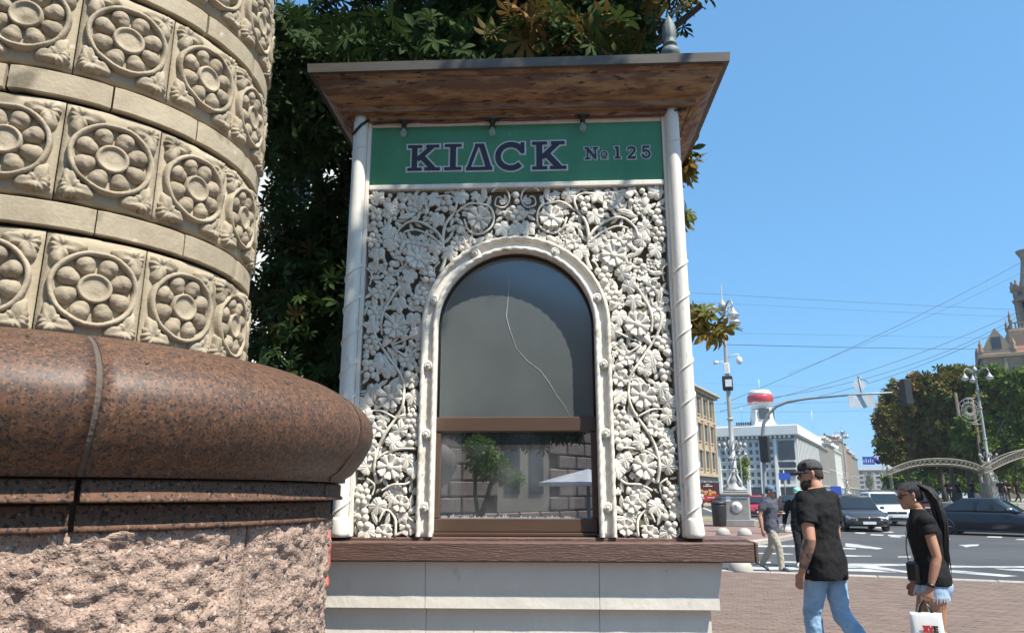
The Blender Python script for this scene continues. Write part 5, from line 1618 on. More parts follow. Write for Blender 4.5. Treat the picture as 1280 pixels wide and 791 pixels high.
# --- classical facades: one routine, different proportions
def facade(name, label, origin, rz, L, H, floors, bay, depth, wall, roofm, seed, detail=True, dormer=0, z0=0, group=None):
    t = empty(name, origin, rz, label, 'building', group)
    r_ = random.Random(seed)
    b = MB(); b.box(0, 0, z0, L, depth, H); b.build('wall', wall, t)
    b = MB(); b.box(-.5, -.55, H, L + .5, depth + .3, H + .35, .05); b.box(-.8, -.9, H + .351, L + .8, depth + .5, H + .7, .08); b.build('cornice', wall, t)
    b = MB(); b.prism([(-.3, H + .7), (depth * .25, H + .7 + depth * .14), (depth * .8, H + .7 + depth * .14), (depth + .3, H + .7)], -.3, L + .3, 'x'); b.build('roof', roofm, t)
    fh = (H - z0 - 4.2) / floors; n = int(L / bay); ox = (L - n * bay) / 2
    wm = MB(); w_, h_ = bay * .23, fh * .30
    wm.box(-w_, -.02, -h_, w_, .015, h_); wme = wm.mesh('window', M_glassd)
    fm = MB(); frame_box(fm, -w_, -h_, w_, h_, 0, .14, .16); fm.box(-w_ - .3, -.3, h_ + .161, w_ + .3, .0, h_ + .33); fme = fm.mesh('window_surround', wall)
    st = MB() if not detail else None
    for f in range(floors):
        for k in range(n):
            x = ox + bay * (k + .5); z = z0 + 4.2 + fh * (f + .52)
            if detail:
                o = inst('window', wme, t, Matrix.Translation((x, -.0, z))); inst('window_surround', fme, o)
            else:
                st.box(x - w_, -.03, z - h_, x + w_, .02, z + h_)
    if st: st.build('windows', M_glassd, t, kind='stuff')
    b = MB()
    for k in range(n + 1): b.box(ox + bay * k - .28, -.32, z0 + 4.4, ox + bay * k + .28, -.001, H - .4)
    b.build('pilasters', wall, t, kind='stuff')
    b = MB(); b.box(-.1, -.4, z0 + 3.9, L + .1, -.002, z0 + 4.3); b.box(-.1, -.36, z0 + 4.3 + fh * 2 - .2, L + .1, -.33, z0 + 4.3 + fh * 2 + .1); b.build('string_course', wall, t)
    b = MB()
    for k in range(n): b.box(ox + bay * k + .7, -.04, z0 + .4, ox + bay * (k + 1) - .7, .02, z0 + 3.4)
    b.build('shopfront', M_glassd, t)
    for k in range(dormer):
        x = L * (k + .5) / dormer; b = MB(); b.box(x - 1.1, .2, H + .7, x + 1.1, 3, H + 2.7); b.prism([(x - 1.4, H + 2.7), (x + 1.4, H + 2.7), (x, H + 3.7)], .0, 3.2, 'y'); b.build('dormer', wall, t)
        b = MB(); b.box(x - .5, .15, H + 1.1, x + .5, .21, H + 2.3); b.build('dormer_window', M_glassd, t)
    b = MB()
    for k in range(4): x = L * r_.uniform(.1, .9); b.box(x, depth * .4, H + 1, x + 1.1, depth * .4 + .8, H + 3.2 + r_.random())
    b.build('chimney', M_roofr if seed % 2 else wall, t)
    return t
# near-left stone building: its street face ends at (29.8, 110)
e = Vector((30.3, 110.5, 0)) - SD * 45
# facade runs along local +x; looking from the street (its right side) the outward normal is local -y
facade('stone_building', 'ochre stone building with tall pilasters half hidden behind the kiosk', e, PI / 2 - ST, 45, 15.2, 3, 3.6, 18, M_ochre, M_roofg, 4)
# the row beyond the office block
e = Vector((76.2, 200, 0)) + SD * 58
row = [(26, 16.5, 5, 3.0, M_grey_f, M_roofg, 2, 'grey facade with dormers next to the pale office block'), (30, 19, 5, 3.2, M_grey_f, M_roofg, 3, 'weathered grey apartment house in the middle of the far row'),
       (32, 18, 5, 3.2, M_tu2, M_roofg, 3, 'whitish house with tin mansard in the far row'), (34, 24, 6, 3.2, M_pink_f, M_roofr, 2, 'tall pinkish house with chimneys in the far row'), (34, 21, 6, 3.4, M_ochre, M_roofr, 2, 'beige house near the far end of the row'), (46, 20, 5, 3.6, M_grey_f, M_roofg, 2, 'last grey house of the far row before the gap of sky')]
for k, (L, H, fl, bay, wm, rm, dm, lab) in enumerate(row):
    facade('street_house', lab, e, PI / 2 - ST, L - .6, H, fl, bay, 14, wm, rm, k, False, dm, 0, 'houses of the far street row'); e = e + SD * L
# street end
e = Vector((196, 455, 0))
facade('street_house', 'pale distant house closing the end of the street', e + Vector((0, 40, 0)), -R_(8), 60, 16, 4, 5, 15, M_grey_f, M_roofg, 9, False, 0, 0, 'houses of the far street row')
far_tree('distant dark poplar where the street ends', 420, [(1087, 602, 5, 12)], 1087, 0, TINT_G, 41, 4000, .9, 'street trees')

M_tower = mat('weathered_brown_stone', (.33, .255, .175), .85, col2=(.22, .17, .12), scale=.7, detail=9)
# --- stepped tower house above the trees on the right
P0 = at(1252, 616, 110); P0.z = 0
th_ = empty('tower_house', P0, R_(-30), 'ornate stone house with red gables and a corner tower rising above the trees', 'building')
b = MB(); b.box(0, 0, 0, 60, 16, 21.5); b.box(-3.2, 1.0, 0, -.01, 14, 20.0); b.build('wall', M_tower, th_)
b = MB(); b.box(-3.6, .6, 20.001, -.02, 14.4, 20.7, .06); b.box(-.4, -.5, 21.501, 60.5, 16.4, 22.1, .08); b.build('cornice', M_tower, th_)
wm = MB(); wm.box(-.55, -.03, -.9, .55, .02, .9); wme = wm.mesh('window', M_glassd)
fm = MB(); frame_box(fm, -.55, -.9, .55, .9, 0, .16, .2); fme = fm.mesh('window_surround', M_tower)
for k in range(14):
    for f in range(6):
        o = inst('window', wme, th_, Matrix.Translation((1.6 + k * 2.6, 0, 4 + f * 3.0))); inst('window_surround', fme, o)
for f in range(6):
    for y in (4, 8, 12):
        o = inst('window', wme, th_, Matrix.Translation((-3.2, y, 3.6 + f * 2.9)) @ Matrix.Rotation(-PI / 2, 4, 'Z')); inst('window_surround', fme, o)
b = MB()
for k in range(15): b.box(.2 + k * 2.6, -.35, 8, .65 + k * 2.6, -.001, 21.4)
b.build('pilasters', M_tower, th_, kind='stuff')
# gables with red roofs
for (x, w_, h_) in ((2.2, 4.2, 3.9), (9.5, 4.0, 3.0), (17, 4.6, 3.4), (26, 5, 4)):
    b = MB(); b.prism([(x - w_ / 2, 22.1), (x + w_ / 2, 22.1), (x + w_ * .32, 22.1 + h_ * .45), (x, 22.1 + h_), (x - w_ * .32, 22.1 + h_ * .45)], -.35, .35, 'y')
    for s_ in (-1, 1): b.lathe([(.3, 22.1), (.36, 22.7), (.2, 23.1), (.32, 23.5), (.12, 24.0), (0, 24.5)], 8, M=Matrix.Translation((x + s_ * w_ / 2, -.2, 0)))
    g = b.build('gable', M_tower, th_); b = MB(); b.box(x - .6, -.40, 22.8, x + .6, -.351, 24.6); b.build('window', M_glassd, g)
    b = MB(); b.prism([(x - w_ / 2 + .2, 22.0), (x + w_ / 2 - .2, 22.0), (x, 22.0 + h_ * .85)], .36, 8, 'y'); b.build('roof', M_roofr, th_)
b = MB(); b.prism([(-.2, 22.1), (6, 24.2), (11, 24.2), (16, 22.1)], -.2, 60, 'x'); b.build('roof', M_roofr, th_)
# tower
tc = Vector((8.6, 9.3, 0))
TM = Matrix.Translation((tc.x, tc.y, 22.2)) @ Matrix.Diagonal((.72, .72, .69, 1)) @ Matrix.Translation((0, 0, -22.2))
b = MB(); b.box(-6.0, -6.0, 22.2, 5.0, 5.0, 28.3, .1, 0, TM); b.box(-5.4, -5.4, 28.301, 5.4, 5.4, 28.8, .06, 0, TM); b.build('tower_base', M_tower, th_)
b = MB()
for k in range(15):
    for (s_, ax) in ((-5.2, 0), (-5.2, 1)):
        u_ = -5.1 + k * .73; p = (u_, s_) if ax == 0 else (s_, u_)
        b.lathe([(.16, 28.8), (.22, 29.1), (.12, 29.5), (.18, 29.9)], 6, M=TM @ Matrix.Translation((p[0], p[1], 0)))
b.box(-5.4, -5.4, 29.9, 5.4, -5.0, 30.15, 0, 0, TM); b.box(-5.4, -4.99, 29.9, -5.0, 5.4, 30.15, 0, 0, TM)
for s_ in ((-5.2, -5.2), (5.2, -5.2), (-5.2, 5.2)): b.lathe([(.3, 30.1), (.4, 30.8), (.25, 31.2), (.35, 31.6), (.1, 32.6), (0, 33.4)], 8, M=TM @ Matrix.Translation((s_[0], s_[1], 0)))
b.build('balustrade', M_tower, th_)
b = MB()
for k in range(8):
    a = k * PI / 4 + PI / 8; Mx = TM @ Matrix.Rotation(a, 4, 'Z')
    b.box(2.55, -.55, 28.81, 3.5, .55, 35.6, .05, 0, Mx)
b.lathe([(3.7, 28.81), (3.7, 29.4), (3.3, 29.5)], 8, M=TM, smooth=False); b.lathe([(2.6, 35.61), (3.7, 35.7), (3.9, 36.2), (3.4, 36.5), (3.4, 38.2), (3.9, 38.5), (3.9, 38.9), (2.0, 39.2), (0, 39.3)], 16, M=TM, smooth=False)
b.build('belfry', M_tower, th_)
b = MB(); b.lathe([(2.3, 28.82), (2.3, 35.6)], 12, M=TM); b.build('belfry_core', M_glassd, th_)
b = MB()
for k in range(8):
    a = k * PI / 4; b.box(3.15, -.45, 36.9, 3.48, .45, 37.9, 0, 0, TM @ Matrix.Rotation(a, 4, 'Z'))
b.build('belfry_window', M_glassd, th_)
for k in range(10):
    b = MB(); a = 2 * PI * k / 10; b.lathe([(.4, 38.9), (.48, 39.6), (.2, 40.1), (.3, 40.4), (0, 41.0)], 6, M=TM @ Matrix.Translation((3.4 * math.cos(a), 3.4 * math.sin(a), 0)))
    b.build('finial', M_tower, th_)
b = MB(); b.lathe([(2.2, 39.2), (1.7, 41), (1.3, 43.5), (1.0, 45.5), (1.05, 46.3), (1.7, 47.6), (1.75, 48.0), (0, 48.05)], 8, M=TM, smooth=False); b.build('spire', M_tower, th_)
# pale house behind the chestnut tree, glimpsed through its leaves
facade('pale_house', 'pale sunlit house glimpsed through the dark tree leaves', Vector((-26, 30, 0)), 0, 24, 22, 6, 3, 10, M_tu2, M_roofg, 12, True)
# ------------------------------------------------------------------ cars
M_tyre = mat('tyre', (.02, .02, .02), .85)
M_rim = mat('alloy_rim', (.42, .43, .44), .35, metal=.7)
M_carglass = mat('car_glass', (.02, .028, .032), .06, spec=.7, col2=(.015, .02, .025))
M_headl = mat('headlight', (.72, .74, .76), .15, spec=.7)
M_taill = mat('tail_light', (.40, .015, .02), .25)
M_plate = mat('number_plate', (.75, .76, .74), .4, col2=(.55, .56, .55), scale=30)
M_trim = mat('black_trim', (.018, .018, .02), .45)
def paint(name, c): return mat(name, c, .28, col2=tuple(v * .92 for v in c), scale=2, coat=.35, spec=.35)
P_black = paint('black_blue_car_paint', (.012, .016, .026)); P_grey = paint('dark_grey_car_paint', (.045, .05, .056)); P_white = paint('white_car_paint', (.72, .73, .73))
P_red = paint('red_car_paint', (.36, .02, .03)); P_blue = paint('navy_car_paint', (.02, .03, .055)); P_silver = paint('silver_car_paint', (.36, .37, .38)); P_wine = paint('wine_car_paint', (.10, .015, .022))


def car(label, pos, heading, L, Wd, H, kind, pm, group='cars at the crossing', plate=True, face='two'):
    """local x runs forward; kind: sedan, suv or hatch"""
    t = empty('parked_car' if face == 'parked' else 'car', pos, math.atan2(heading[1], heading[0]), label, 'car', group)
    hw = Wd / 2; suv = kind == 'suv'
    gc = .21 if suv else .16            # ground clearance
    bz = H * (.60 if suv else .63)      # belt line
    hz = H * (.58 if suv else .57)      # bonnet height at the screen
    x0, x1 = -L / 2, L / 2
    # stations: x, half width, bottom, shoulder top, crown
    st = [(x0, .80, .42, .50, .53), (x0 + .06, .90, .30, .55 * H / 1.45, .62 * H / 1.45 + .05), (x0 + .25, .97, gc + .04, bz - .06, bz + .01), (x0 + .7, 1.0, gc, bz, bz + .03),
          (-.8, 1.0, gc, bz, bz + .03), (0, 1.0, gc, bz - .01, bz + .02), (.7, 1.0, gc, bz - .02, bz + .01), (x1 - 1.25, 1.0, gc, hz - .04, hz + .02), (x1 - .7, .985, gc, hz - .09, hz - .03),
          (x1 - .32, .94, gc + .02, hz - .16, hz - .10), (x1 - .10, .85, gc + .06, hz - .24, hz - .20), (x1, .72, gc + .16, hz - .36, hz - .32)]
    rings = []
    for (x, w, zb, zs, zc) in st:
        w *= hw
        pr = [(w * .86, zb), (w * .97, zb + .08), (w, zb + (zs - zb) * .45), (w * .985, zs - .10), (w * .93, zs - .02), (w * .78, (zs + zc) / 2 + .01), (w * .4, zc), (0, zc + .008)]
        rings.append([(x, y, z) for (y, z) in pr] + [(x, -y, z) for (y, z) in pr[::-1][1:]])
    b = MB(); b.loft(rings, True); b.build('body', pm, t)
    # cabin
    if kind == 'sedan': cb = (x0 + .55, x0 + 1.35, .30, x1 - 1.35)
    elif kind == 'suv': cb = (x0 + .12, x0 + .42, .02, x1 - 1.45)
    else: cb = (x0 + .18, x0 + .55, .15, x1 - 1.22)
    xa, xb, xc, xd = cb          # rear base, rear roof, front roof, front base
    wl_, wr = hw * .90, hw * .70
    def sec(f):   # height fraction -> ring
        z = bz - .01 + (H - .04 - bz) * f; w = wl_ + (wr - wl_) * f ** 1.2
        a = xa + (xb - xa) * f; d = xd + (xc - xd) * f; n = 6
        top = [(a + (d - a) * i / n, w * (1 - .10 * abs(i / n - .45) ** 2 * 2), z) for i in range(n + 1)]
        return top + [(x, -y, z) for (x, y, z) in top[::-1]]
    b = MB(); rg = [sec(f) for f in (0, .35, .7, 1.0)]
    s4 = [(x * .985 + .0, y * .86, H - .012) for (x, y, z) in sec(1.0)]; s5 = [(x * .8, y * .4, H) for (x, y, z) in sec(1.0)]
    b.loft(rg + [s4, s5], True); b.build('cabin', pm, t)
    def P(f, s_, side):  # point on the cabin side: s_ 0 rear..1 front
        z = bz + (H - .05 - bz) * f; w = wl_ + (wr - wl_) * f ** 1.2
        a = xa + (xb - xa) * f; d = xd + (xc - xd) * f
        return (a + (d - a) * s_, side * (w * (1 - .10 * abs(s_ - .45) ** 2 * 2) + .008), z)
    for side in (1, -1):
        for (sa, sb) in ((.10, .46), (.50, .88)):
            b = MB(); n = 4; q0 = [P(.10, sa + (sb - sa) * i / n, side) for i in range(n + 1)]; q1 = [P(.90, sa + .03 + (sb - sa - .06) * i / n, side) for i in range(n + 1)]
            vs = q0 + q1; fs = [(i, i + 1, n + 2 + i, n + 1 + i) for i in range(n)]
            b.add(vs, [f if side < 0 else f[::-1] for f in fs]); b.build('side_window', M_carglass, t)
        # handle line and mirror
        b = MB(); m_ = P(.12, .93, side); b.ell((m_[0] - .02, side * (hw + .07), bz + .07), (.07, .10, .065), 8, 6); b.build('wing_mirror', pm, t)
        b = MB(); b.box(-.55, side * hw * .995 - .012, bz - .16, -.38, side * hw * .995 + .012, bz - .135, .004); b.box(.55, side * hw * .995 - .012, bz - .17, .72, side * hw * .995 + .012, bz - .145, .004); b.build('door_handle', M_rim if pm is P_silver else pm, t)
        b = MB(); b.box(x0 + .8, side * hw * .93 - .05, gc - .03, x1 - .9, side * hw * .93 + .05, gc + .06, .01); b.build('sill_trim', M_trim, t)
    for nm, xb0, xb1, sg in (('windscreen', xd, xc, 1), ('rear_window', xa, xb, -1)):
        f0, f1 = .08, .92; q = []
        for f in (f0, f1):
            z = bz + (H - .05 - bz) * f; w = (wl_ + (wr - wl_) * f ** 1.2) * .90; x = xb0 + (xb1 - xb0) * f + sg * .014
            q.append([(x + sg * .02 * (1 - (y / w) ** 2) , y, z) for y in (-w, -w * .5, 0, w * .5, w)])
        vs = q[0] + q[1]; fs = [(i, i + 1, 6 + i, 5 + i) for i in range(4)]
        b = MB(); b.add(vs, [f if sg > 0 else f[::-1] for f in fs]); b.build(nm, M_carglass, t)
    # wheels
    rw = .36 if suv else .32
    for x in (x0 + .82, x1 - .86):
        for side in (1, -1):
            Mx = Matrix.Translation((x, side * (hw - .10), rw)) @ Matrix.Rotation(-side * PI / 2, 4, 'X')
            b = MB(); b.lathe([(rw * .6, -.10), (rw * .96, -.10), (rw, -.06), (rw, .08), (rw * .95, .115), (rw * .70, .12), (rw * .68, .09)], 22, M=Mx); b.build('wheel', M_tyre, t)
            wo = t.children[-1]
            b = MB(); b.lathe([(rw * .68, .085), (rw * .62, .06)], 22, M=Mx)
            for k in range(5):
                a = 2 * PI * k / 5; c_, s_ = math.cos(a), math.sin(a)
                b.tube([Mx @ Vector((c_ * .05, s_ * .05, .10)), Mx @ Vector((c_ * rw * .66, s_ * rw * .66, .085))], [.035, .03], 5)
            b.lathe([(.06, .08), (.05, .11), (0, .115)], 10, M=Mx); b.build('rim', M_rim, wo)
            b = MB(); b.lathe([(rw * 1.0, -.07), (rw * 1.22, -.07), (rw * 1.22, .108), (rw * 1.13, .114), (rw * 1.10, .06)], 24, a0=PI * .03 if side > 0 else -PI * .97 + 0, a1=PI * .97 if side > 0 else -PI * .03, M=Mx @ Matrix.Rotation(0 if side < 0 else PI, 4, 'Z')); b.build('wheel_arch', M_trim, t)
    # front
    fx = x1
    for side in (1, -1):
        b = MB(); b.loft([[(x1 - .34, side * hw * .93, hz - .17), (x1 - .10, side * hw * .80, hz - .25), (x1 - .02, side * hw * .52, hz - .31)], [(x1 - .40, side * hw * .945, hz - .27), (x1 - .115, side * hw * .85, hz - .35), (x1 + .005, side * hw * .52, hz - .40)]], False, closed=False)
        b.v = [(x + .014, y * 1.012, z) for (x, y, z) in b.v]
        if side < 0: b.f = [f[::-1] for f in b.f]
        b.build('headlight', M_headl, t)
        b = MB(); b.box(x0 - .012, side * hw * .80 - .16, bz - .20, x0 + .10, side * hw * .80 + .10, bz - .06, .02); b.build('tail_light', M_taill, t)
    b = MB(); b.box(x1 - .06, -hw * .48, hz - .40, x1 + .012, hw * .48, hz - .27, .02); b.build('grille', M_trim, t)
    b = MB(); b.box(x1 - .05, -hw * .62, gc + .08, x1 + .006, hw * .62, gc + .22, .03); b.build('lower_grille', M_trim, t)
    b = MB(); b.ell((x1 + .014, 0, hz - .30), (.015, .05, .05), 10, 6); b.build('bonnet_badge', M_rim, t)
    for (xx, s_, z) in ((x1 + .02, 1, hz - .50), (x0 - .03, -1, .62)):
        b = MB(); b.box(xx - .008, -.26, z - .057, xx + .008, .26, z + .057); b.build('number_plate', M_plate, t)
    if suv:
        for side in (1, -1):
            b = MB(); b.tube([(xb + .1, side * wr * .92, H + .0), (xb + .25, side * wr * .92, H + .05), (xc - .25, side * wr * .92, H + .05), (xc - .05, side * wr * .92, H)], .018, 6); b.build('roof_rail', M_trim, t)
    return t


def g2(x, y): return gnd(x, y)
p = g2(1246, 668.5); car('black sedan crossing at the right edge, side and front in view', p, (.70, -.71), 4.65, 1.82, 1.43, 'sedan', P_black)
p = g2(1074, 662); car('dark grey crossover facing the camera between the man and the woman', p, (-.22, -.97), 4.3, 1.8, 1.52, 'suv', P_grey)
p = g2(1107, 655); car('white off-road car behind the dark grey crossover', p, (-.20, -.98), 4.75, 1.95, 1.70, 'suv', P_white)
p = g2(944, 645); car('red hatchback between the lamp pedestal and the walking man', p, (-.12, -1), 4.2, 1.75, 1.48, 'hatch', P_red)
p = g2(988, 640); car('navy blue saloon behind the walking man in the grey t-shirt', p, (-.10, -1), 4.5, 1.8, 1.45, 'sedan', P_blue)
p = g2(1160, 644); car('wine coloured off-road car half hidden behind the woman with long black hair', p, (.5, .86), 4.6, 1.9, 1.7, 'suv', P_wine)
p = g2(1050, 640); car('dark hatchback queuing behind the dark grey crossover', p, (-.3, -.95), 4.2, 1.75, 1.5, 'hatch', P_blue)
p = g2(902, 634); car('dark car passing between the advertising panel and the lamp pedestal', p, (-.3, -.95), 4.3, 1.78, 1.5, 'hatch', P_grey)
p = g2(1133, 641); car('silver car waiting behind the white off-road car', p, (-.2, -.98), 4.3, 1.78, 1.48, 'hatch', P_silver)
p = g2(1020, 634); car('distant black saloon hidden mostly by the bearded man', p, (-.3, -.95), 4.4, 1.78, 1.45, 'sedan', P_black)
p = g2(958, 634); car('distant dark blue car whose roof shows over the red hatchback', p, (-.3, -.95), 4.4, 1.8, 1.6, 'suv', P_blue)
for k, (x, y, pm, lab) in enumerate(((1040, 627, P_silver, 'far silver car in the street, left of the middle lamp'), (1062, 626, P_white, 'far white car in the street, below the middle lamp'), (1085, 627, P_black, 'far black car in the street, under the blue lane sign'),
                                     (1100, 630, P_grey, 'far grey car in the street, beside the left tree lamp'), (1012, 626, P_white, 'far white car in the street, hidden near the bearded man'))):
    car(lab, g2(x, y), (-.45, -.9), 4.4, 1.8, 1.5, ('hatch', 'suv')[k % 2], pm)
# ------------------------------------------------------------------ people
M_skin = mat('skin', (.49, .27, .185), .62, col2=(.40, .20, .135), scale=14, bump=.12, bscale=180, spec=.3)
M_skin_tan = mat('tanned_skin', (.44, .235, .15), .62, col2=(.35, .175, .11), scale=14, bump=.12, bscale=180, spec=.3)
M_tattoo = mat('tattooed_skin', (.41, .23, .165), .5, col2=(.07, .07, .075), scale=16, amount=.75, detail=4)
M_blackcloth = mat('black_cotton', (.012, .012, .013), .85, col2=(.008, .008, .009), scale=12, bump=.15, bscale=200, spec=.25)
M_jeans = mat('light_blue_denim', (.34, .50, .68), .85, col2=(.19, .33, .50), scale=5, bump=.25, bscale=170, spec=.2)
M_denim = mat('pale_denim', (.40, .52, .68), .85, col2=(.27, .38, .55), scale=7, bump=.25, bscale=170, spec=.2)
M_fray = mat('frayed_cotton', (.78, .80, .82), .9)
M_greytee = mat('slate_grey_cotton', (.085, .09, .115), .85, col2=(.065, .07, .09), scale=10, spec=.2)
M_khaki = mat('stone_chinos', (.40, .365, .29), .85, col2=(.31, .28, .22), scale=6, spec=.2)
M_hair = mat('black_hair', (.010, .008, .008), .38, col2=(.02, .016, .015), scale=10, stretch=(14, 14, .8), bump=.8, bscale=30, spec=.5)
M_brownhair = mat('cropped_brown_hair', (.05, .03, .02), .7, col2=(.03, .02, .014), scale=40, bump=.6, bscale=150)
M_cap = mat('speckled_dark_cap', (.075, .075, .08), .85, col2=(.03, .03, .032), scale=60, amount=.7)
M_bluecap = mat('blue_cap', (.10, .17, .26), .8)
M_mintcap = mat('mint_cap', (.25, .50, .40), .8)
M_lens = mat('dark_lens', (.01, .01, .011), .1)
M_shoe = mat('white_shoe', (.68, .68, .66), .6)
M_navyshoe = mat('navy_shoe', (.025, .035, .07), .6)
M_bag = mat('white_carrier_bag', (.78, .78, .77), .45, col2=(.70, .70, .70), scale=4, bump=.2, bscale=12)
M_blackleather = mat('black_leather', (.014, .013, .013), .4)
M_print = mat('black_print', (.03, .03, .03), .6)
M_redprint = mat('red_print', (.6, .05, .05), .6)
M_lip = mat('lip', (.36, .13, .11), .5)
tex_wr = bpy.data.textures.new('cloth_folds', 'CLOUDS'); tex_wr.noise_scale = .11; tex_wr.noise_depth = 2
tex_wr2 = bpy.data.textures.new('fine_folds', 'CLOUDS'); tex_wr2.noise_scale = .05; tex_wr2.noise_depth = 2


def fuse(o, vox, smooth=4, disp=0.0, tex=None):
    m = o.modifiers.new('fuse', 'REMESH'); m.mode = 'VOXEL'; m.voxel_size = vox; m.use_smooth_shade = True
    s_ = o.modifiers.new('soften', 'SMOOTH'); s_.iterations = smooth; s_.factor = .5
    if disp:
        d = o.modifiers.new('folds', 'DISPLACE'); d.texture = tex or tex_wr; d.strength = disp; d.mid_level = .5; d.texture_coords = 'LOCAL'
    return o


def person(label, origin, heading, height, pose, top, bottom, skin, vox=.006, hair=None, cap=None, beard=None, glasses=False, shoes=None, tattoo=False, sleeve=.55, female=False, long_hair=False, shorts=False, top_hem=None, group=None, gaze=None, shoe_flat=True, cuff=None):
    """pose gives joints in (forward, left, up) as fractions of the standing height, origin on the ground below the pelvis"""
    S = height
    t = empty('person', origin, math.atan2(heading[1], heading[0]), label, 'person', group)
    J = {k: Vector(v) * S for k, v in pose.items() if isinstance(v, tuple)}
    hip = {'l': J['pelvis'] + Vector((0, .050, -.01)) * S, 'r': J['pelvis'] + Vector((0, -.050, -.01)) * S}
    f = 1.0 if not female else .90
    tb = MB()      # torso path
    chest, neckb, pel = J['chest'], J['neck'], J['pelvis']
    waist = pel.lerp(chest, .45)
    sh_v = (J['shoulder_l'] - J['shoulder_r']); sh_dir = sh_v.normalized()
    hip_dir = Vector((0, 1, 0))
    wd = sh_v.length * .5
    def torso(mb, g=0.0, low=-.05, ret=False):
        pts = [pel + Vector((0, 0, low * S)), pel + Vector((0, 0, .01 * S)), waist, pel.lerp(chest, .75), chest, chest.lerp(neckb, .55), neckb - Vector((0, 0, .012 * S)), neckb + Vector((0, 0, .015 * S))]
        wh = .098 if female else .092; ww = .073 * 1.0 if female else .086
        rd = [(wh * S + g * 2, .068 * S + g * 2), (wh * S + g * 2, .068 * S + g * 2), (ww * S + g * 1.2, .058 * S + g * 1.3), (.086 * f * S + g, .066 * S + g), (wd * .93 + g * 1.2, .070 * S + g), (wd * .90 + g * 1.3, .060 * S + g), (wd * .52 + g * .9, .042 * S + g * .8), (.040 * S + g * .25, .036 * S + g * .25)]
        n = len(pts); rings = []
        for i in range(n):
            k = i / (n - 1); u = hip_dir.lerp(sh_dir, min(1, k * 1.4)).normalized()
            tdir = (pts[min(i + 1, n - 1)] - pts[max(i - 1, 0)]).normalized(); u = (u - tdir * u.dot(tdir)).normalized(); w = tdir.cross(u)
            rings.append([tuple(pts[i] + u * (rd[i][0] * math.copysign(abs(math.cos(a)) ** .8, math.cos(a))) + w * (rd[i][1] * math.copysign(abs(math.sin(a)) ** .85, math.sin(a)))) for a in [2 * PI * q / 20 for q in range(20)]])
        mb.loft(rings, True)
    torso(tb)
    # neck and head
    hd = J['head']; gz = Vector(gaze) if gaze else Vector((1, 0, 0)); gz.normalize()
    hup = (hd - neckb).normalized() * .35 + Vector((0, 0, 1)) * .65; hup.normalize()
    gl = hup.cross(gz).normalized(); gf = gl.cross(hup).normalized()
    HM = Matrix(((gf.x, gl.x, hup.x, hd.x), (gf.y, gl.y, hup.y, hd.y), (gf.z, gl.z, hup.z, hd.z), (0, 0, 0, 1)))
    tb.tube([neckb - Vector((0, 0, .03 * S)), neckb + Vector((0, 0, .02 * S)), HM @ Vector((-.012, 0, -.07))], [.040 * S * f, .033 * S * f, .034 * S * f], 14)
    k_ = S / 1.76 * (.97 if female else 1.0)
    HS = HM @ Matrix.Scale(k_, 4)
    def head(mb):
        rows = [(-.118, .050, .030, .026, .022), (-.112, .048, .040, .034, .034), (-.098, .040, .054, .050, .047), (-.080, .030, .066, .062, .056), (-.058, .016, .080, .078, .063), (-.035, .008, .086, .090, .068), (-.010, .002, .092, .098, .0715), (.018, 0, .094, .100, .074), (.045, 0, .094, .100, .0755), (.072, 0, .088, .096, .073), (.095, 0, .072, .084, .062), (.112, 0, .045, .056, .042), (.119, 0, .016, .02, .016)]
        rings = []
        for (z, c, df, db, w) in rows:
            r = []
            for q in range(28):
                a = 2 * PI * q / 28; ca, sa = math.cos(a), math.sin(a)
                x = c + (df if ca > 0 else db) * math.copysign(abs(ca) ** .9, ca); y = w * math.copysign(abs(sa) ** .92, sa)
                eye = math.exp(-((abs(y) - .031) / .016) ** 2) * math.exp(-((z - .004) / .016) ** 2) * (ca > 0)
                x -= .010 * eye
                x += .006 * math.exp(-((z - .030) / .012) ** 2) * (ca > .6)
                x += .004 * math.exp(-((z + .062) / .014) ** 2) * (ca > .8)
                r.append((x, y, z))
            rings.append(r)
        mb.loft(rings, True, M=HS)
        mb.tube([(.088, 0, .020), (.098, 0, .0), (.110, 0, -.018), (.113, 0, -.028), (.096, 0, -.036)], [(.007, .007), (.009, .009), (.012, .010), (.015, .010), (.012, .006)], 10, ref=(0, 1, 0), M=HS)
        for s_ in (1, -1):
            mb.ell((0, 0, 0), (.018, .008, .032), 10, 8, M=HS @ Matrix.Translation((-.008, s_ * .077, .0)) @ Matrix.Rotation(s_ * -.35, 4, 'Z') @ Matrix.Rotation(-.15, 4, 'Y'))
    head(tb)
    # arms with hands
    for sd in 'lr':
        s_, e_, w_ = J['shoulder_' + sd], J['elbow_' + sd], J['wrist_' + sd]
        r = [.031, .029, .028, .025, .027, .024, .0165, .0155]
        g_ = .86 if female else 1.05
        pts = [s_, s_.lerp(e_, .35), s_.lerp(e_, .75), e_, e_.lerp(w_, .25), e_.lerp(w_, .55), e_.lerp(w_, .9), w_]
        tb.tube([s_.lerp(chest, .35)] + pts, [.026 * S * g_] + [q * S * g_ for q in r], 14)
        hand_dir = J['hand_' + sd].normalized() if 'hand_' + sd in J else (w_ - e_).normalized()
        palm_n = Vector(pose.get('palm_' + sd, (0, -1 if sd == 'l' else 1, 0))); palm_n = (palm_n - hand_dir * palm_n.dot(hand_dir)).normalized()
        side = hand_dir.cross(palm_n)     # towards thumb or away
        th = Vector((1, 0, .2)); thumb_s = 1 if side.dot(th) > 0 else -1; side = side * thumb_s
        hs = S / 1.76 * (.9 if female else 1.0)
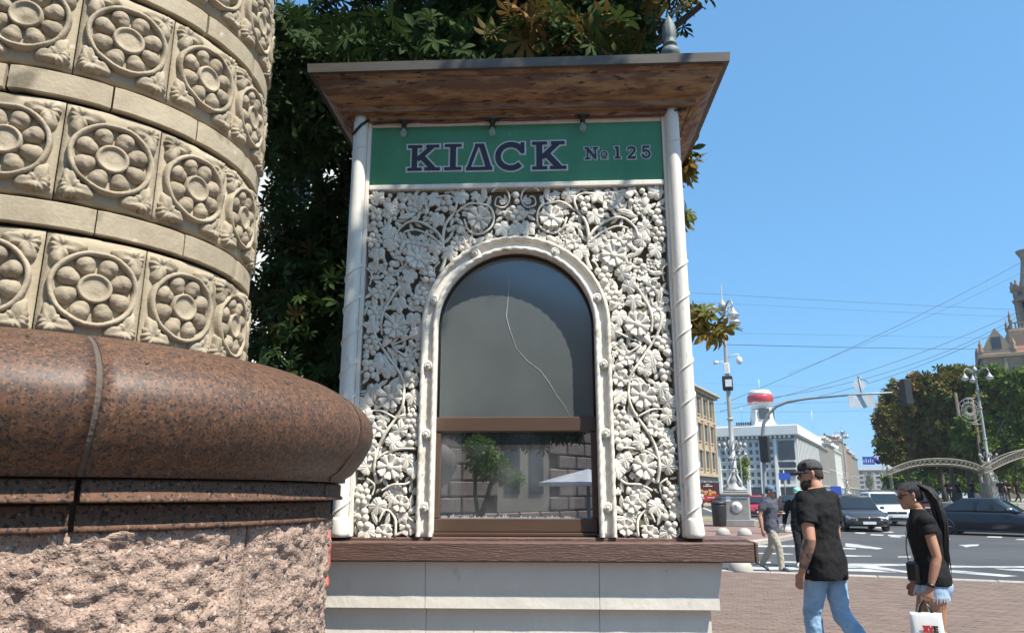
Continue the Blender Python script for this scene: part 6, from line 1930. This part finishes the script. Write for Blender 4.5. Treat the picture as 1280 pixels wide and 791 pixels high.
        tb.tube([w_ - hand_dir * .01, w_ + hand_dir * .03 * hs, w_ + hand_dir * .07 * hs, w_ + hand_dir * .095 * hs], [(.026 * hs, .019 * hs), (.034 * hs, .017 * hs), (.042 * hs, .015 * hs), (.040 * hs, .012 * hs)], 12, ref=side)
        curl = pose.get('curl_' + sd, .45)
        for q, (off, ln) in enumerate(((.031, .072), (.0105, .080), (-.0105, .074), (-.030, .058))):
            b0 = w_ + hand_dir * (.088 * hs) + side * (off * hs); pts = [b0 - hand_dir * .02 * hs, b0]; d = hand_dir.copy(); cur = b0
            for seg_, fr in enumerate((.45, .32, .25)):
                an = curl * (.55 + .5 * seg_) + .06 * q
                d = (hand_dir * math.cos(an) + palm_n * math.sin(an)); cur = cur + d * ln * fr * hs; pts.append(cur)
            tb.tube(pts, [.0098 * hs, .0098 * hs, .0092 * hs, .0085 * hs, .007 * hs], 8)
        b0 = w_ + hand_dir * .028 * hs + side * .026 * hs
        tb.tube([b0 - side * .012 * hs, b0 + side * .018 * hs + hand_dir * .024 * hs + palm_n * .008 * hs, b0 + side * .026 * hs + hand_dir * .052 * hs + palm_n * .018 * hs, b0 + side * .024 * hs + hand_dir * .075 * hs + palm_n * .026 * hs], [.013 * hs, .012 * hs, .0105 * hs, .008 * hs], 8)
    # legs
    legs = {}
    for sd in 'lr':
        h_, kn, an = hip[sd], J['knee_' + sd], J['ankle_' + sd]; toe = J['toe_' + sd]
        legs[sd] = (h_, kn, an, toe)
        g_ = 1.06 if female else 1.0
        tb.tube([h_ + Vector((0, 0, .03 * S)), h_.lerp(kn, .12), h_.lerp(kn, .5), h_.lerp(kn, .88), kn, kn.lerp(an, .14), kn.lerp(an, .38), kn.lerp(an, .75), an], [.050 * S * g_, .052 * S * g_, .043 * S * g_, .034 * S * g_, .0315 * S * g_, .031 * S, .0335 * S * g_, .022 * S, .020 * S], 16)
        d = (toe - an); tb.tube([an - d * .25, an + Vector((0, 0, -.01 * S)), an.lerp(toe, .55), toe], [(.018 * S, .018 * S), (.02 * S, .024 * S), (.025 * S, .015 * S), (.02 * S, .009 * S)], 12, ref=(0, 1, 0))
    body = tb.build('body', skin, t); fuse(body, vox, 3)
    # top
    if top:
        g = .012 * S / 1.76 + (.002 if female else .006)
        b = MB(); torso(b, g, top_hem if top_hem is not None else -.075)
        for sd in 'lr':
            s_, e_ = J['shoulder_' + sd], J['elbow_' + sd]; w_ = J['wrist_' + sd]
            en = s_.lerp(e_, sleeve) if sleeve <= 1 else e_.lerp(w_, sleeve - 1)
            r0 = (.040 if female else .047) * S; mid = [e_] if sleeve > 1 else [s_.lerp(en, .5)]
            b.tube([s_.lerp(chest, .45), s_ + Vector((0, 0, .002 * S))] + mid + [en], [r0 * .95, r0] + [r0 * .98 if sleeve <= 1 else r0 * .8] + [r0 * .98 if sleeve <= 1 else r0 * .58], 16)
        for sd in 'lr': b.ell(tuple(J['shoulder_' + sd]), (.043 * S, .039 * S, .038 * S) if not female else (.045 * S, .042 * S, .040 * S), 12, 8)
        o = b.build('t_shirt' if sleeve <= 1 else 'jacket', top, t); fuse(o, max(vox, .008), 3, .030 if not female else .018)
    # trousers
    b = MB(); g = .010
    pts = [pel + Vector((0, 0, .015 * S)), pel + Vector((0, 0, -.01 * S)), pel + Vector((0, 0, -.05 * S))]
    wh = (.100 if female else .094) * S
    b.tube(pts, [(wh * .93, .064 * S), (wh * .98, .070 * S), (wh * .95, .070 * S)], 20, ref=(0, 1, 0))
    if female:   # seat
        for s_ in (1, -1): b.ell(tuple(pel + Vector((-.030, s_ * .045, -.035)) * S), (.052 * S, .050 * S, .055 * S), 14, 10)
    for sd in 'lr':
        h_, kn, an, toe = legs[sd]
        if shorts:
            en = h_.lerp(kn, .34); b.tube([h_ + Vector((0, 0, .02 * S)), h_.lerp(kn, .12), en], [.056 * S, .061 * S, .063 * S], 18)
        else:
            b.tube([h_ + Vector((0, 0, .03 * S)), h_.lerp(kn, .15), h_.lerp(kn, .6), kn, kn.lerp(an, .4), kn.lerp(an, .9), an + Vector((0, 0, -.018 * S))], [.055 * S, .058 * S, .049 * S, .042 * S, .041 * S, .035 * S, .036 * S], 18)
    o = b.build('shorts' if shorts else 'trousers', bottom, t); fuse(o, max(vox, .008), 3, .020 if not shorts else .008, tex_wr2)
    pants = o
    if shorts:
        fb = MB(); r5 = random.Random(9)
        for sd in 'lr':
            h_, kn, an, toe = legs[sd]; en = h_.lerp(kn, .33); ax = (kn - h_).normalized(); u = ax.orthogonal().normalized(); w = ax.cross(u)
            for q in range(70):
                a = 2 * PI * q / 70 + r5.uniform(-.04, .04); c = en + (u * math.cos(a) + w * math.sin(a)) * .0625 * S
                L = r5.uniform(.012, .045); tip = c + ax * L + Vector((r5.uniform(-.008, .008), r5.uniform(-.008, .008), 0))
                fb.tube([c - ax * .012, c + ax * L * .5, tip], [.0028, .0022, .001], 4, False)
        fb.build('frayed_hem', M_fray, pants, kind='stuff')
    # shoes
    for sd in 'lr':
        h_, kn, an, toe = legs[sd]
        b = MB(); d = toe - an; fl = Vector((d.x, d.y, 0)).normalized(); sl = d.normalized()
        heel = an - sl * .035 * S * .8
        b.tube([heel + Vector((0, 0, -.012 * S)), an + Vector((0, 0, -.006 * S)), an.lerp(toe, .55) + Vector((0, 0, .002 * S)), toe - sl * .005, toe + sl * .018 * S], [(.022 * S, .026 * S), (.026 * S, .030 * S), (.031 * S, .020 * S), (.028 * S, .015 * S), (.014 * S, .008 * S)], 14, ref=(-sl.y, sl.x, 0) if abs(sl.z) < .98 else (0, 1, 0))
        fuse(b.build('shoe', shoes or M_shoe, t), max(vox, .007), 3)
    # face details, hair, cap
    for s_ in (1, -1):
        b = MB(); b.ell((.081, s_ * .031, .004), (.011, .012, .009), 10, 8, M=HS); b.build('eye', M_disc, t)
    b = MB(); b.tube([(.087, -.021, -.062), (.094, 0, -.060), (.087, .021, -.062)], [.003, .006, .003], 8, M=HS); b.build('mouth', M_lip, t)
    if beard:
        b = MB()
        rows = [(-.135, .046, .034, .030, .030), (-.118, .042, .056, .046, .046), (-.095, .034, .070, .054, .058), (-.070, .024, .079, .045, .0655), (-.045, .014, .074, .03, .0705)]
        b.loft([[(c + (df if math.cos(a) > 0 else db) * math.cos(a), w * math.sin(a), z) for a in [2 * PI * q / 22 for q in range(22)]] for (z, c, df, db, w) in rows], True, M=HS)
        o = b.build('beard', beard, t); fuse(o, .007, 1, .012, tex_wr2)
    if glasses:
        b = MB()
        for s_ in (1, -1):
            b.ell((.093, s_ * .033, .004), (.010, .029, .022), 12, 8, M=HS); b.tube([(.088, s_ * .060, .012), (.03, s_ * .077, .014), (-.01, s_ * .081, .008)], .004, 6, M=HS)
        b.tube([(.098, -.012, .008), (.100, 0, .010), (.098, .012, .008)], .004, 6, M=HS); b.build('sunglasses', M_lens, t)
    if hair:
        b = MB()
        rows = [(-.055, -.030, .030, .072, .060), (-.03, -.024, .045, .086, .073), (.0, -.018, .055, .092, .079), (.03, -.010, .075, .096, .081), (.06, -.004, .094, .101, .081), (.09, 0, .086, .092, .072), (.115, 0, .055, .062, .05), (.126, 0, .018, .02, .02)]
        if not long_hair: rows = [(-.045, -.045, .03, .052, .052), (-.02, -.03, .04, .073, .070)] + [(z, c, df - .008, db - .004, w - .003) for (z, c, df, db, w) in rows[3:]]
        b.loft([[(c + (df if math.cos(a) > 0 else db) * math.cos(a), w * math.sin(a), z) for a in [2 * PI * q / 24 for q in range(24)]] for (z, c, df, db, w) in rows], True, M=HS)
        o = b.build('hair', hair, t)
        if long_hair:
            # high ponytail falling over the back, in separate locks
            b = MB(); r6 = random.Random(4)
            b.ell((-.062, 0, .098), (.036, .034, .030), 12, 8, M=HS)
            root = HS @ Vector((-.078, 0, .098)); drop = .44 * S
            for q in range(46):
                ph = r6.uniform(-1, 1); dp = r6.uniform(-.5, 1); L = drop * r6.uniform(.80, 1.08)
                sidev = gl * (.056 * ph + .014); bk = -gf
                pts = [root + sidev * .4 + bk * .0]
                for i in range(1, 9):
                    k = i / 8
                    pts.append(root + sidev * (.6 + 1.3 * math.sin(PI * min(k, .8))) + bk * (.052 * math.sin(min(1, k * 3) * PI / 2) + .020 * dp + .092 * math.sin(min(1, k * 3.0) * PI / 2) + .010 * math.sin(k * 6 + q)) - Vector((0, 0, L * k)) + Vector((0, 0, .02 * math.sin(min(1, k * 4) * PI))))
                b.tube(pts, [.011, .013, .013, .012, .0115, .010, .009, .006, .0015], 6)
            b.build('ponytail', hair, o)
            b = MB()
            for q in range(44):
                a = -1.45 + 2.9 * q / 43 + r6.uniform(-.02, .02); pts = []
                for i in range(8):
                    k = i / 7; lat = math.sin(a) * math.cos(k * .9); x = .088 * (1 - k) * math.cos(a * .75) - .085 * k; z = .050 + .070 * math.sin(min(1, .25 + k) * PI * .62) * math.cos(a) ** .6 - .02 * abs(math.sin(a)) * (1 - k)
                    pts.append(HS @ Vector((x * 1.04, lat * .081 * (1.02 - .25 * k), z + .006)))
                b.tube(pts, [.003, .006, .0065, .0065, .0065, .006, .006, .005], 5, False)
            b.build('hair_strands', hair, o, kind='stuff')
    if cap:
        b = MB()
        rows = [(.036, 0, .104, .107, .083), (.060, 0, .105, .107, .083), (.088, 0, .098, .100, .077), (.112, 0, .078, .082, .062), (.130, -.002, .045, .05, .038), (.136, -.002, .01, .012, .01)]
        b.loft([[(c + (df if math.cos(a) > 0 else db) * math.cos(a), w * math.sin(a), z) for a in [2 * PI * q / 26 for q in range(26)]] for (z, c, df, db, w) in rows], True, M=HS)
        o = b.build('cap', cap, t)
        b = MB(); n = 14
        inn = [(.098 * math.cos(a), .080 * math.sin(a), .040) for a in [-1.15 + 2.3 * i / n for i in range(n + 1)]]
        out = [(.098 * math.cos(a) + .078 * math.cos(a * 1.25) ** .5 if abs(a) < 1.2 else .05, .082 * math.sin(a) * 1.02, .030 - .016 * math.sin(a) ** 2) for a in [-1.15 + 2.3 * i / n for i in range(n + 1)]]
        vs = inn + out + [(x, y, z - .006) for (x, y, z) in inn] + [(x, y, z - .006) for (x, y, z) in out]; m_ = n + 1
        fs = []
        for i in range(n): fs += [(i, i + 1, m_ + i + 1, m_ + i)[::-1], (2 * m_ + i, 2 * m_ + i + 1, 3 * m_ + i + 1, 3 * m_ + i), (m_ + i, m_ + i + 1, 3 * m_ + i + 1, 3 * m_ + i)[::-1]]
        b.add(vs, fs, True, 0, HS); b.build('brim', cap, o)
        if beard:
            b = MB(); b.box(-.022, -.004, -.022, .022, 0, .022, .003, 0, HS @ Matrix.Translation((.045, .079, .075)) @ Matrix.Rotation(PI - .48, 4, 'Z') @ Matrix.Rotation(.25, 4, 'X')); b.build('patch', M_print, o)
            b = MB(); b.box(-.012, .0002, -.010, .012, .003, .012, 0, 0, HS @ Matrix.Translation((.045, .0795, .075)) @ Matrix.Rotation(-.48, 4, 'Z') @ Matrix.Rotation(-.25, 4, 'X')); b.build('patch_mark', M_disc, o)
    t['_hm'] = 0
    del t['_hm']
    return t, J, HS


# the bearded man in black, walking away to the left
stand = dict(pelvis=(0, 0, .52), chest=(.01, 0, .735), neck=(.005, 0, .845), head=(.03, 0, .925), shoulder_l=(.0, .112, .805), shoulder_r=(.0, -.112, .805))
man_pose = dict(stand, shoulder_l=(-.005, .120, .803), shoulder_r=(.02, -.120, .803), elbow_l=(-.045, .150, .625), wrist_l=(.015, .150, .475), elbow_r=(.03, -.145, .63), wrist_r=(.075, -.12, .49),
                knee_l=(.055, .05, .275), ankle_l=(.045, .05, .045), toe_l=(.14, .055, .012), knee_r=(-.03, -.05, .275), ankle_r=(-.20, -.05, .085), toe_r=(-.14, -.052, .012), curl_l=.35, curl_r=.5)
mo = at(1032, 720, 7.15); mo.z = 0
man, J, HSm = person('bearded man in black t-shirt, speckled cap and light jeans walking away to the left', mo, (-.52, .85), 1.92, man_pose, M_blackcloth, M_jeans, M_skin, cap=M_cap, beard=M_brownhair, hair=M_brownhair, glasses=True, top_hem=-.085, sleeve=.62, gaze=(1, .85, -.06))
# tattooed skin on the left forearm: a sleeve of ink hugging the arm
b = MB(); e_, w_ = J['elbow_l'], J['wrist_l']
b.tube([e_.lerp(w_, k / 8) for k in range(0, 8)], [q * 1.92 * 1.05 + .0018 for q in (.026, .0268, .0272, .0262, .025, .0228, .0195, .0178)], 16, False); b.build('tattoo', M_tattoo, man)

# the woman in black top and denim shorts
w_pose = dict(stand, pelvis=(-.01, 0, .53), chest=(.0, 0, .735), neck=(.012, 0, .845), head=(.045, 0, .925), shoulder_l=(0, .098, .803), shoulder_r=(.01, -.098, .803), elbow_l=(-.025, .125, .635), wrist_l=(.022, .14, .495), elbow_r=(.015, -.125, .64), wrist_r=(.06, -.11, .50),
              knee_l=(.0, .048, .28), ankle_l=(-.15, .048, .10), toe_l=(-.09, .05, .02), knee_r=(.06, -.048, .285), ankle_r=(.085, -.048, .045), toe_r=(.17, -.05, .012), curl_l=1.15, curl_r=.6)
wo_ = at(1163, 725, 6.6); wo_.z = 0
woman, J, HSw = person('woman with long black ponytail, black top and frayed denim shorts carrying a white bag', wo_, (-.93, .36), 1.71, w_pose, M_blackcloth, M_denim, M_skin_tan, hair=M_hair, long_hair=True, glasses=True, female=True, shorts=True, sleeve=.36, top_hem=-.03, gaze=(1, .15, -.05))
b = MB(); w_ = J['wrist_l']; hd_ = (w_ - J['elbow_l']).normalized(); c = w_ - hd_ * .02
b.tube([c - hd_ * .012, c + hd_ * .012], .033, 16); b.build('bracelet', M_blackleather, woman)
b = MB(); b.tube([tuple(HSw @ Vector((-.012, .088, -.03))), tuple(HSw @ Vector((-.012, .090, -.055)))], [.004, .007], 8); b.build('earring', M_disc, woman)
WM = Matrix.Translation(wo_) @ Matrix.Rotation(math.atan2(.36, -.93), 4, 'Z')
# shoulder bag on its strap
sb = empty('shoulder_bag', wo_, math.atan2(.36, -.93), 'small black shoulder bag hanging at the front of the woman', 'handbag')
sh = J['shoulder_r']; hipp = J['pelvis']
b = MB(); b.box(-.03, -.075, -.10, .03, .075, .07, .02, 0, Matrix.Translation((.125, .095, .97)) @ Matrix.Rotation(.5, 4, 'Z')); b.build('pouch', M_blackleather, sb)
b = MB(); b.tube([(.16, .10, 1.05), (.165, .085, 1.15), (.145, .06, 1.25), (.09, .02, 1.36), (.0, -.06, 1.425), (-.075, -.03, 1.40), (-.125, .02, 1.28)], [(.016, .004)] * 7, 8, ref=(0, 1, .3)); b.build('strap', M_blackleather, sb)
b = MB()
for i in range(9): b.ell((.168 - .002 * i, .088 - .004 * i, 1.10 + .022 * i), (.006, .006, .006), 6, 4)
b.build('chain', M_gold, sb)
# white carrier bag in her left hand
hp = J['wrist_l'] + hd_ * .10
cb_ = empty('carrier_bag', wo_, math.atan2(.36, -.93), 'white carrier bag with red and black print held in the hand of the woman', 'bag')
bx, by, bz_ = hp.x + .03, hp.y + .01, hp.z - .095
b = MB(); ringsb = []
for (z, w, d) in ((-.32, .105, .045), (-.30, .115, .05), (-.15, .118, .045), (-.02, .118, .035), (0, .117, .028)):
    ringsb.append([(bx + w * math.copysign(abs(math.cos(a)) ** .35, math.cos(a)) + .004 * math.sin(a * 5 + z * 30), by + d * math.copysign(abs(math.sin(a)) ** .5, math.sin(a)), bz_ + z) for a in [2 * PI * q / 28 for q in range(28)]])
b.loft(ringsb, True); b.build('sack', M_bag, cb_)
for s_ in (1, -1):
    b = MB(); b.tube([(bx - .055, by + s_ * .025, bz_ - .03), (bx - .03, by + s_ * .018, bz_ + .05), (bx, by, bz_ + .095), (bx + .03, by + s_ * .018, bz_ + .05), (bx + .055, by + s_ * .025, bz_ - .03)], [(.011, .003)] * 5, 8, ref=(1, 0, 0)); b.build('handle', M_blackleather if s_ > 0 else M_bag, cb_)
# print on the side that faces the camera (her left): glyph drawing plane is local xz facing -y, so turn it about z
PM = Matrix.Translation((bx, by + .0525, bz_ - .14)) @ Matrix.Rotation(PI, 4, 'Z')
for (ch, x0, w, m) in (('N', -.035, .036, M_redprint), ('V', .003, .034, M_redprint), ('E', .042, .028, M_print)):
    g = MB(); put_glyph(g, ch, x0 - .0, 0, w, .045, 0, .004, .001); g.v = [tuple(PM @ Vector(p)) for p in g.v]; g.build('letter', m, cb_)
g = MB(); g.tube([tuple(PM @ Vector((-.080 + .018 * math.cos(a), -.002, -.03 + .018 * math.sin(a)))) for a in [2 * PI * q / 16 for q in range(17)]], .0025, 5)
g.box(-.097, -.004, -.075, -.063, -.001, -.069, 0, 0, PM); g.box(-.093, -.004, -.062, -.067, -.001, -.057, 0, 0, PM); g.build('emblem', M_print, cb_)

# the man in the grey t-shirt coming across the crossing
fm_pose = dict(stand, chest=(.01, 0, .735), head=(.025, 0, .925), shoulder_l=(.01, .112, .805), shoulder_r=(-.01, -.112, .805), elbow_r=(-.05, -.165, .645), wrist_r=(-.02, -.19, .49), elbow_l=(-.0, .16, .635), wrist_l=(.12, .06, .66), hand_l=(.5, -.8, .15), palm_l=(-.3, -.1, 1),
               knee_r=(.10, -.045, .285), ankle_r=(.12, -.05, .05), toe_r=(.215, -.055, .02), knee_l=(-.03, .045, .28), ankle_l=(-.17, .045, .075), toe_l=(-.10, .05, .012), curl_l=.9, curl_r=.5)
fo = gnd(968, 714.5); fo.z = .012
fman, J, HSf = person('man in slate grey t-shirt, blue cap and beige trousers walking past the bollards', fo, (.72, -.69), 1.76, fm_pose, M_greytee, M_khaki, M_skin_tan, vox=.009, cap=M_bluecap, hair=M_brownhair, shoes=M_navyshoe, gaze=(1, .15, .16), sleeve=.6)
b = MB(); b.box(.117, .035, 1.335, .122, .075, 1.35); b.build('chest_print', M_disc, fman)
w_ = J['wrist_l']
ph = empty('phone', fo, math.atan2(-.69, .72), 'small pale object held at the chest by the man in grey', 'phone')
b = MB(); b.box(w_.x + .02, w_.y - .11, w_.z + .012, w_.x + .09, w_.y - .01, w_.z + .028, .006); b.build('phone_body', M_shoe, ph)

# the passer-by hidden behind the bearded man
hp_ = dict(fm_pose, wrist_l=(.03, .165, .50), elbow_l=(-.02, .15, .64), hand_l=(.1, 0, -1), palm_l=(0, -1, 0))
ho = gnd(1004, 708); ho.z = .0
person('passer-by in a black and white jacket and mint cap, half hidden by the bearded man', ho, (-.3, -.95), 1.74, hp_, M_blackcloth, M_blackcloth, M_skin, vox=.010, cap=M_mintcap, hair=M_brownhair, sleeve=1.75)
hidden = [o for o in COL.objects if o.parent is None and o.get('label', '').startswith('passer-by in')][0]
for ch in hidden.children:
    if ch.name.startswith('jacket'): jk = ch
b = MB()
for sd in 'lr':
    s_, e_, w_ = [Vector(hp_[n + sd]) * 1.74 for n in ('shoulder_', 'elbow_', 'wrist_')]
    b.tube([s_, s_.lerp(e_, .5), e_, e_.lerp(w_, .45)], [.088, .088, .075, .066], 12, False)
o = b.build('white_sleeve', M_whitesign, jk); fuse(o, .010, 3)

# distant people under the trees and on the far pavement: simple copies share meshes
base_small, J, HS_ = person('distant person in dark clothes under the right-hand trees, leftmost', at(1186, 615, 62), (-.6, -.8), 1.72, fm_pose, M_blackcloth, M_greytee, M_skin, vox=.022, hair=M_brownhair, sleeve=.6, group='people under the trees')
base_small.location.z = .92
SPOT = [(1198, 64, 'distant person under the trees between two trunks, second from the left', .4), (1216, 62, 'distant person under the trees, left of the lamp pedestal', 2.0), (1252, 56, 'distant person in dark clothes right of the right-hand lamp pedestal', 1.0), (1259, 57, 'distant person walking close to another at the right edge, under the pergola', 4.0),
        (1243 - 90, 60, 'distant person standing behind the parked cars near the woman', 3.0), (1272, 60, 'distant person farthest right under the right pergola arch', 5.2)]
for (x, Y, lab, rz) in SPOT:
    c = copy_tree(base_small); p = at(x, 615, Y); c.location = (p.x, p.y, .92); c.rotation_euler.z = rz; c['label'] = lab
# ------------------------------------------------------------------ the street behind the camera, seen in the lower pane
hb = empty('rusticated_building', (-8, -8, 0), R_(-58), 'rusticated stone building mirrored in the lower window pane', 'building')
b = MB(); b.box(0, -8, 0, 34, 0, 9); b.build('wall', M_joint, hb)
M_rust = mat('reddish_rusticated_stone', (.36, .27, .22), .9, col2=(.25, .19, .16), scale=4, detail=9, bump=.8, bscale=9, per_obj=.14)
b = MB(); b.box(.02, 0, .02, 1.18, .14, .48, .04); rb_me = b.mesh('stone', M_rust)
for j in range(9):
    for i in range(28):
        x = i * 1.2 + (.6 if j % 2 else 0)
        if 9.4 < x < 13.2 and j > 1: continue
        inst('stone', rb_me, hb, Matrix.Translation((x, 0, j * .5)))
b = MB(); b.box(10.2, .0, 1.0, 13.2, .10, 4.4); b.build('pale_bay', M_stone, hb)
b = MB(); b.box(10.6, .11, 1.6, 11.4, .13, 4.0); b.box(12, .11, 1.6, 12.8, .13, 4.0); b.build('window', M_glassd, hb)
tt = empty('street_tree', (-2.35, -10.5, 0), 0, 'leafy street tree mirrored in the lower window pane', 'tree')
b = MB(); b.tube([(0, 0, 0), (.1, 0, .9), (.3, 0, 1.5), (.5, 0, 2.2)], [.10, .08, .06, .04], 8); b.tube([(.1, 0, .9), (.0, 0, 1.6), (.0, 0, 2.4)], [.06, .05, .03], 8); b.build('trunk', M_bark2, tt)
inst('crown', crown_mesh('crown', [((.35, 0, 2.25), (.62, .6, .42), 800), ((.1, 0, 2.7), (.5, .5, .35), 500), ((.9, 0, 1.95), (.4, .35, .25), 260)], LS, .13, [(3, (.10, .20, .03)), (1, (.16, .22, .05))], 51, shell=.2), tt)
um = empty('market_umbrella', (.45, -8.6, 0), 0, 'white market umbrella mirrored in the lower window pane', 'umbrella')
b = MB(); b.lathe([(1.1, 1.76), (1.1, 1.84), (.6, 1.98), (.05, 2.12), (0, 2.13)], 8, smooth=False); b.build('canopy', M_whitesign, um)
b = MB(); b.tube([(0, 0, 0), (0, 0, 2.12)], .04, 8); b.build('pole', M_greymetal, um)
wl2 = empty('planter_wall', (-3.9, -7.6, 0), 0, 'low grey wall mirrored in the lower window pane', 'wall')
b = MB(); b.box(0, -.3, 0, 5.6, 0, .98, .03); b.build('wall_body', M_conc, wl2); b = MB(); b.box(-.05, -.36, .981, 5.65, .06, 1.08, .02); b.build('coping', M_pedestal, wl2)
dt = empty('street_tree', (-1.3, -13.5, 0), 0, 'dark hanging crown mirrored along the top of the lower window pane', 'tree')
b = MB(); b.tube([(-4.5, 0, 0), (-4.4, 0, 3.4), (-2, 0, 4.4)], [.2, .16, .1], 8); b.build('trunk', M_bark2, dt)
inst('crown', crown_mesh('crown', [((-.6, 0, 3.75), (2.4, .9, 1.1), 1700), ((1.0, 0, 3.9), (1.2, .8, 1.0), 800)], LP, .26, TINT_DARK, 61, shell=.1), dt)
# ------------------------------------------------------------------ the summer haze over the street
M_haze = bpy.data.materials.new('haze'); M_haze.use_nodes = True
_n = M_haze.node_tree.nodes; _n.remove(_n['Principled BSDF'])
_v = _n.new('ShaderNodeVolumePrincipled'); _v.inputs['Color'].default_value = (.86, .92, 1, 1); _v.inputs['Density'].default_value = .0003
M_haze.node_tree.links.new(_v.outputs[0], _n['Material Output'].inputs['Volume'])
b = MB(); b.box(-1510, -610, -1, 2510, 3010, 60)
b.build('haze', M_haze, None, kind='stuff')
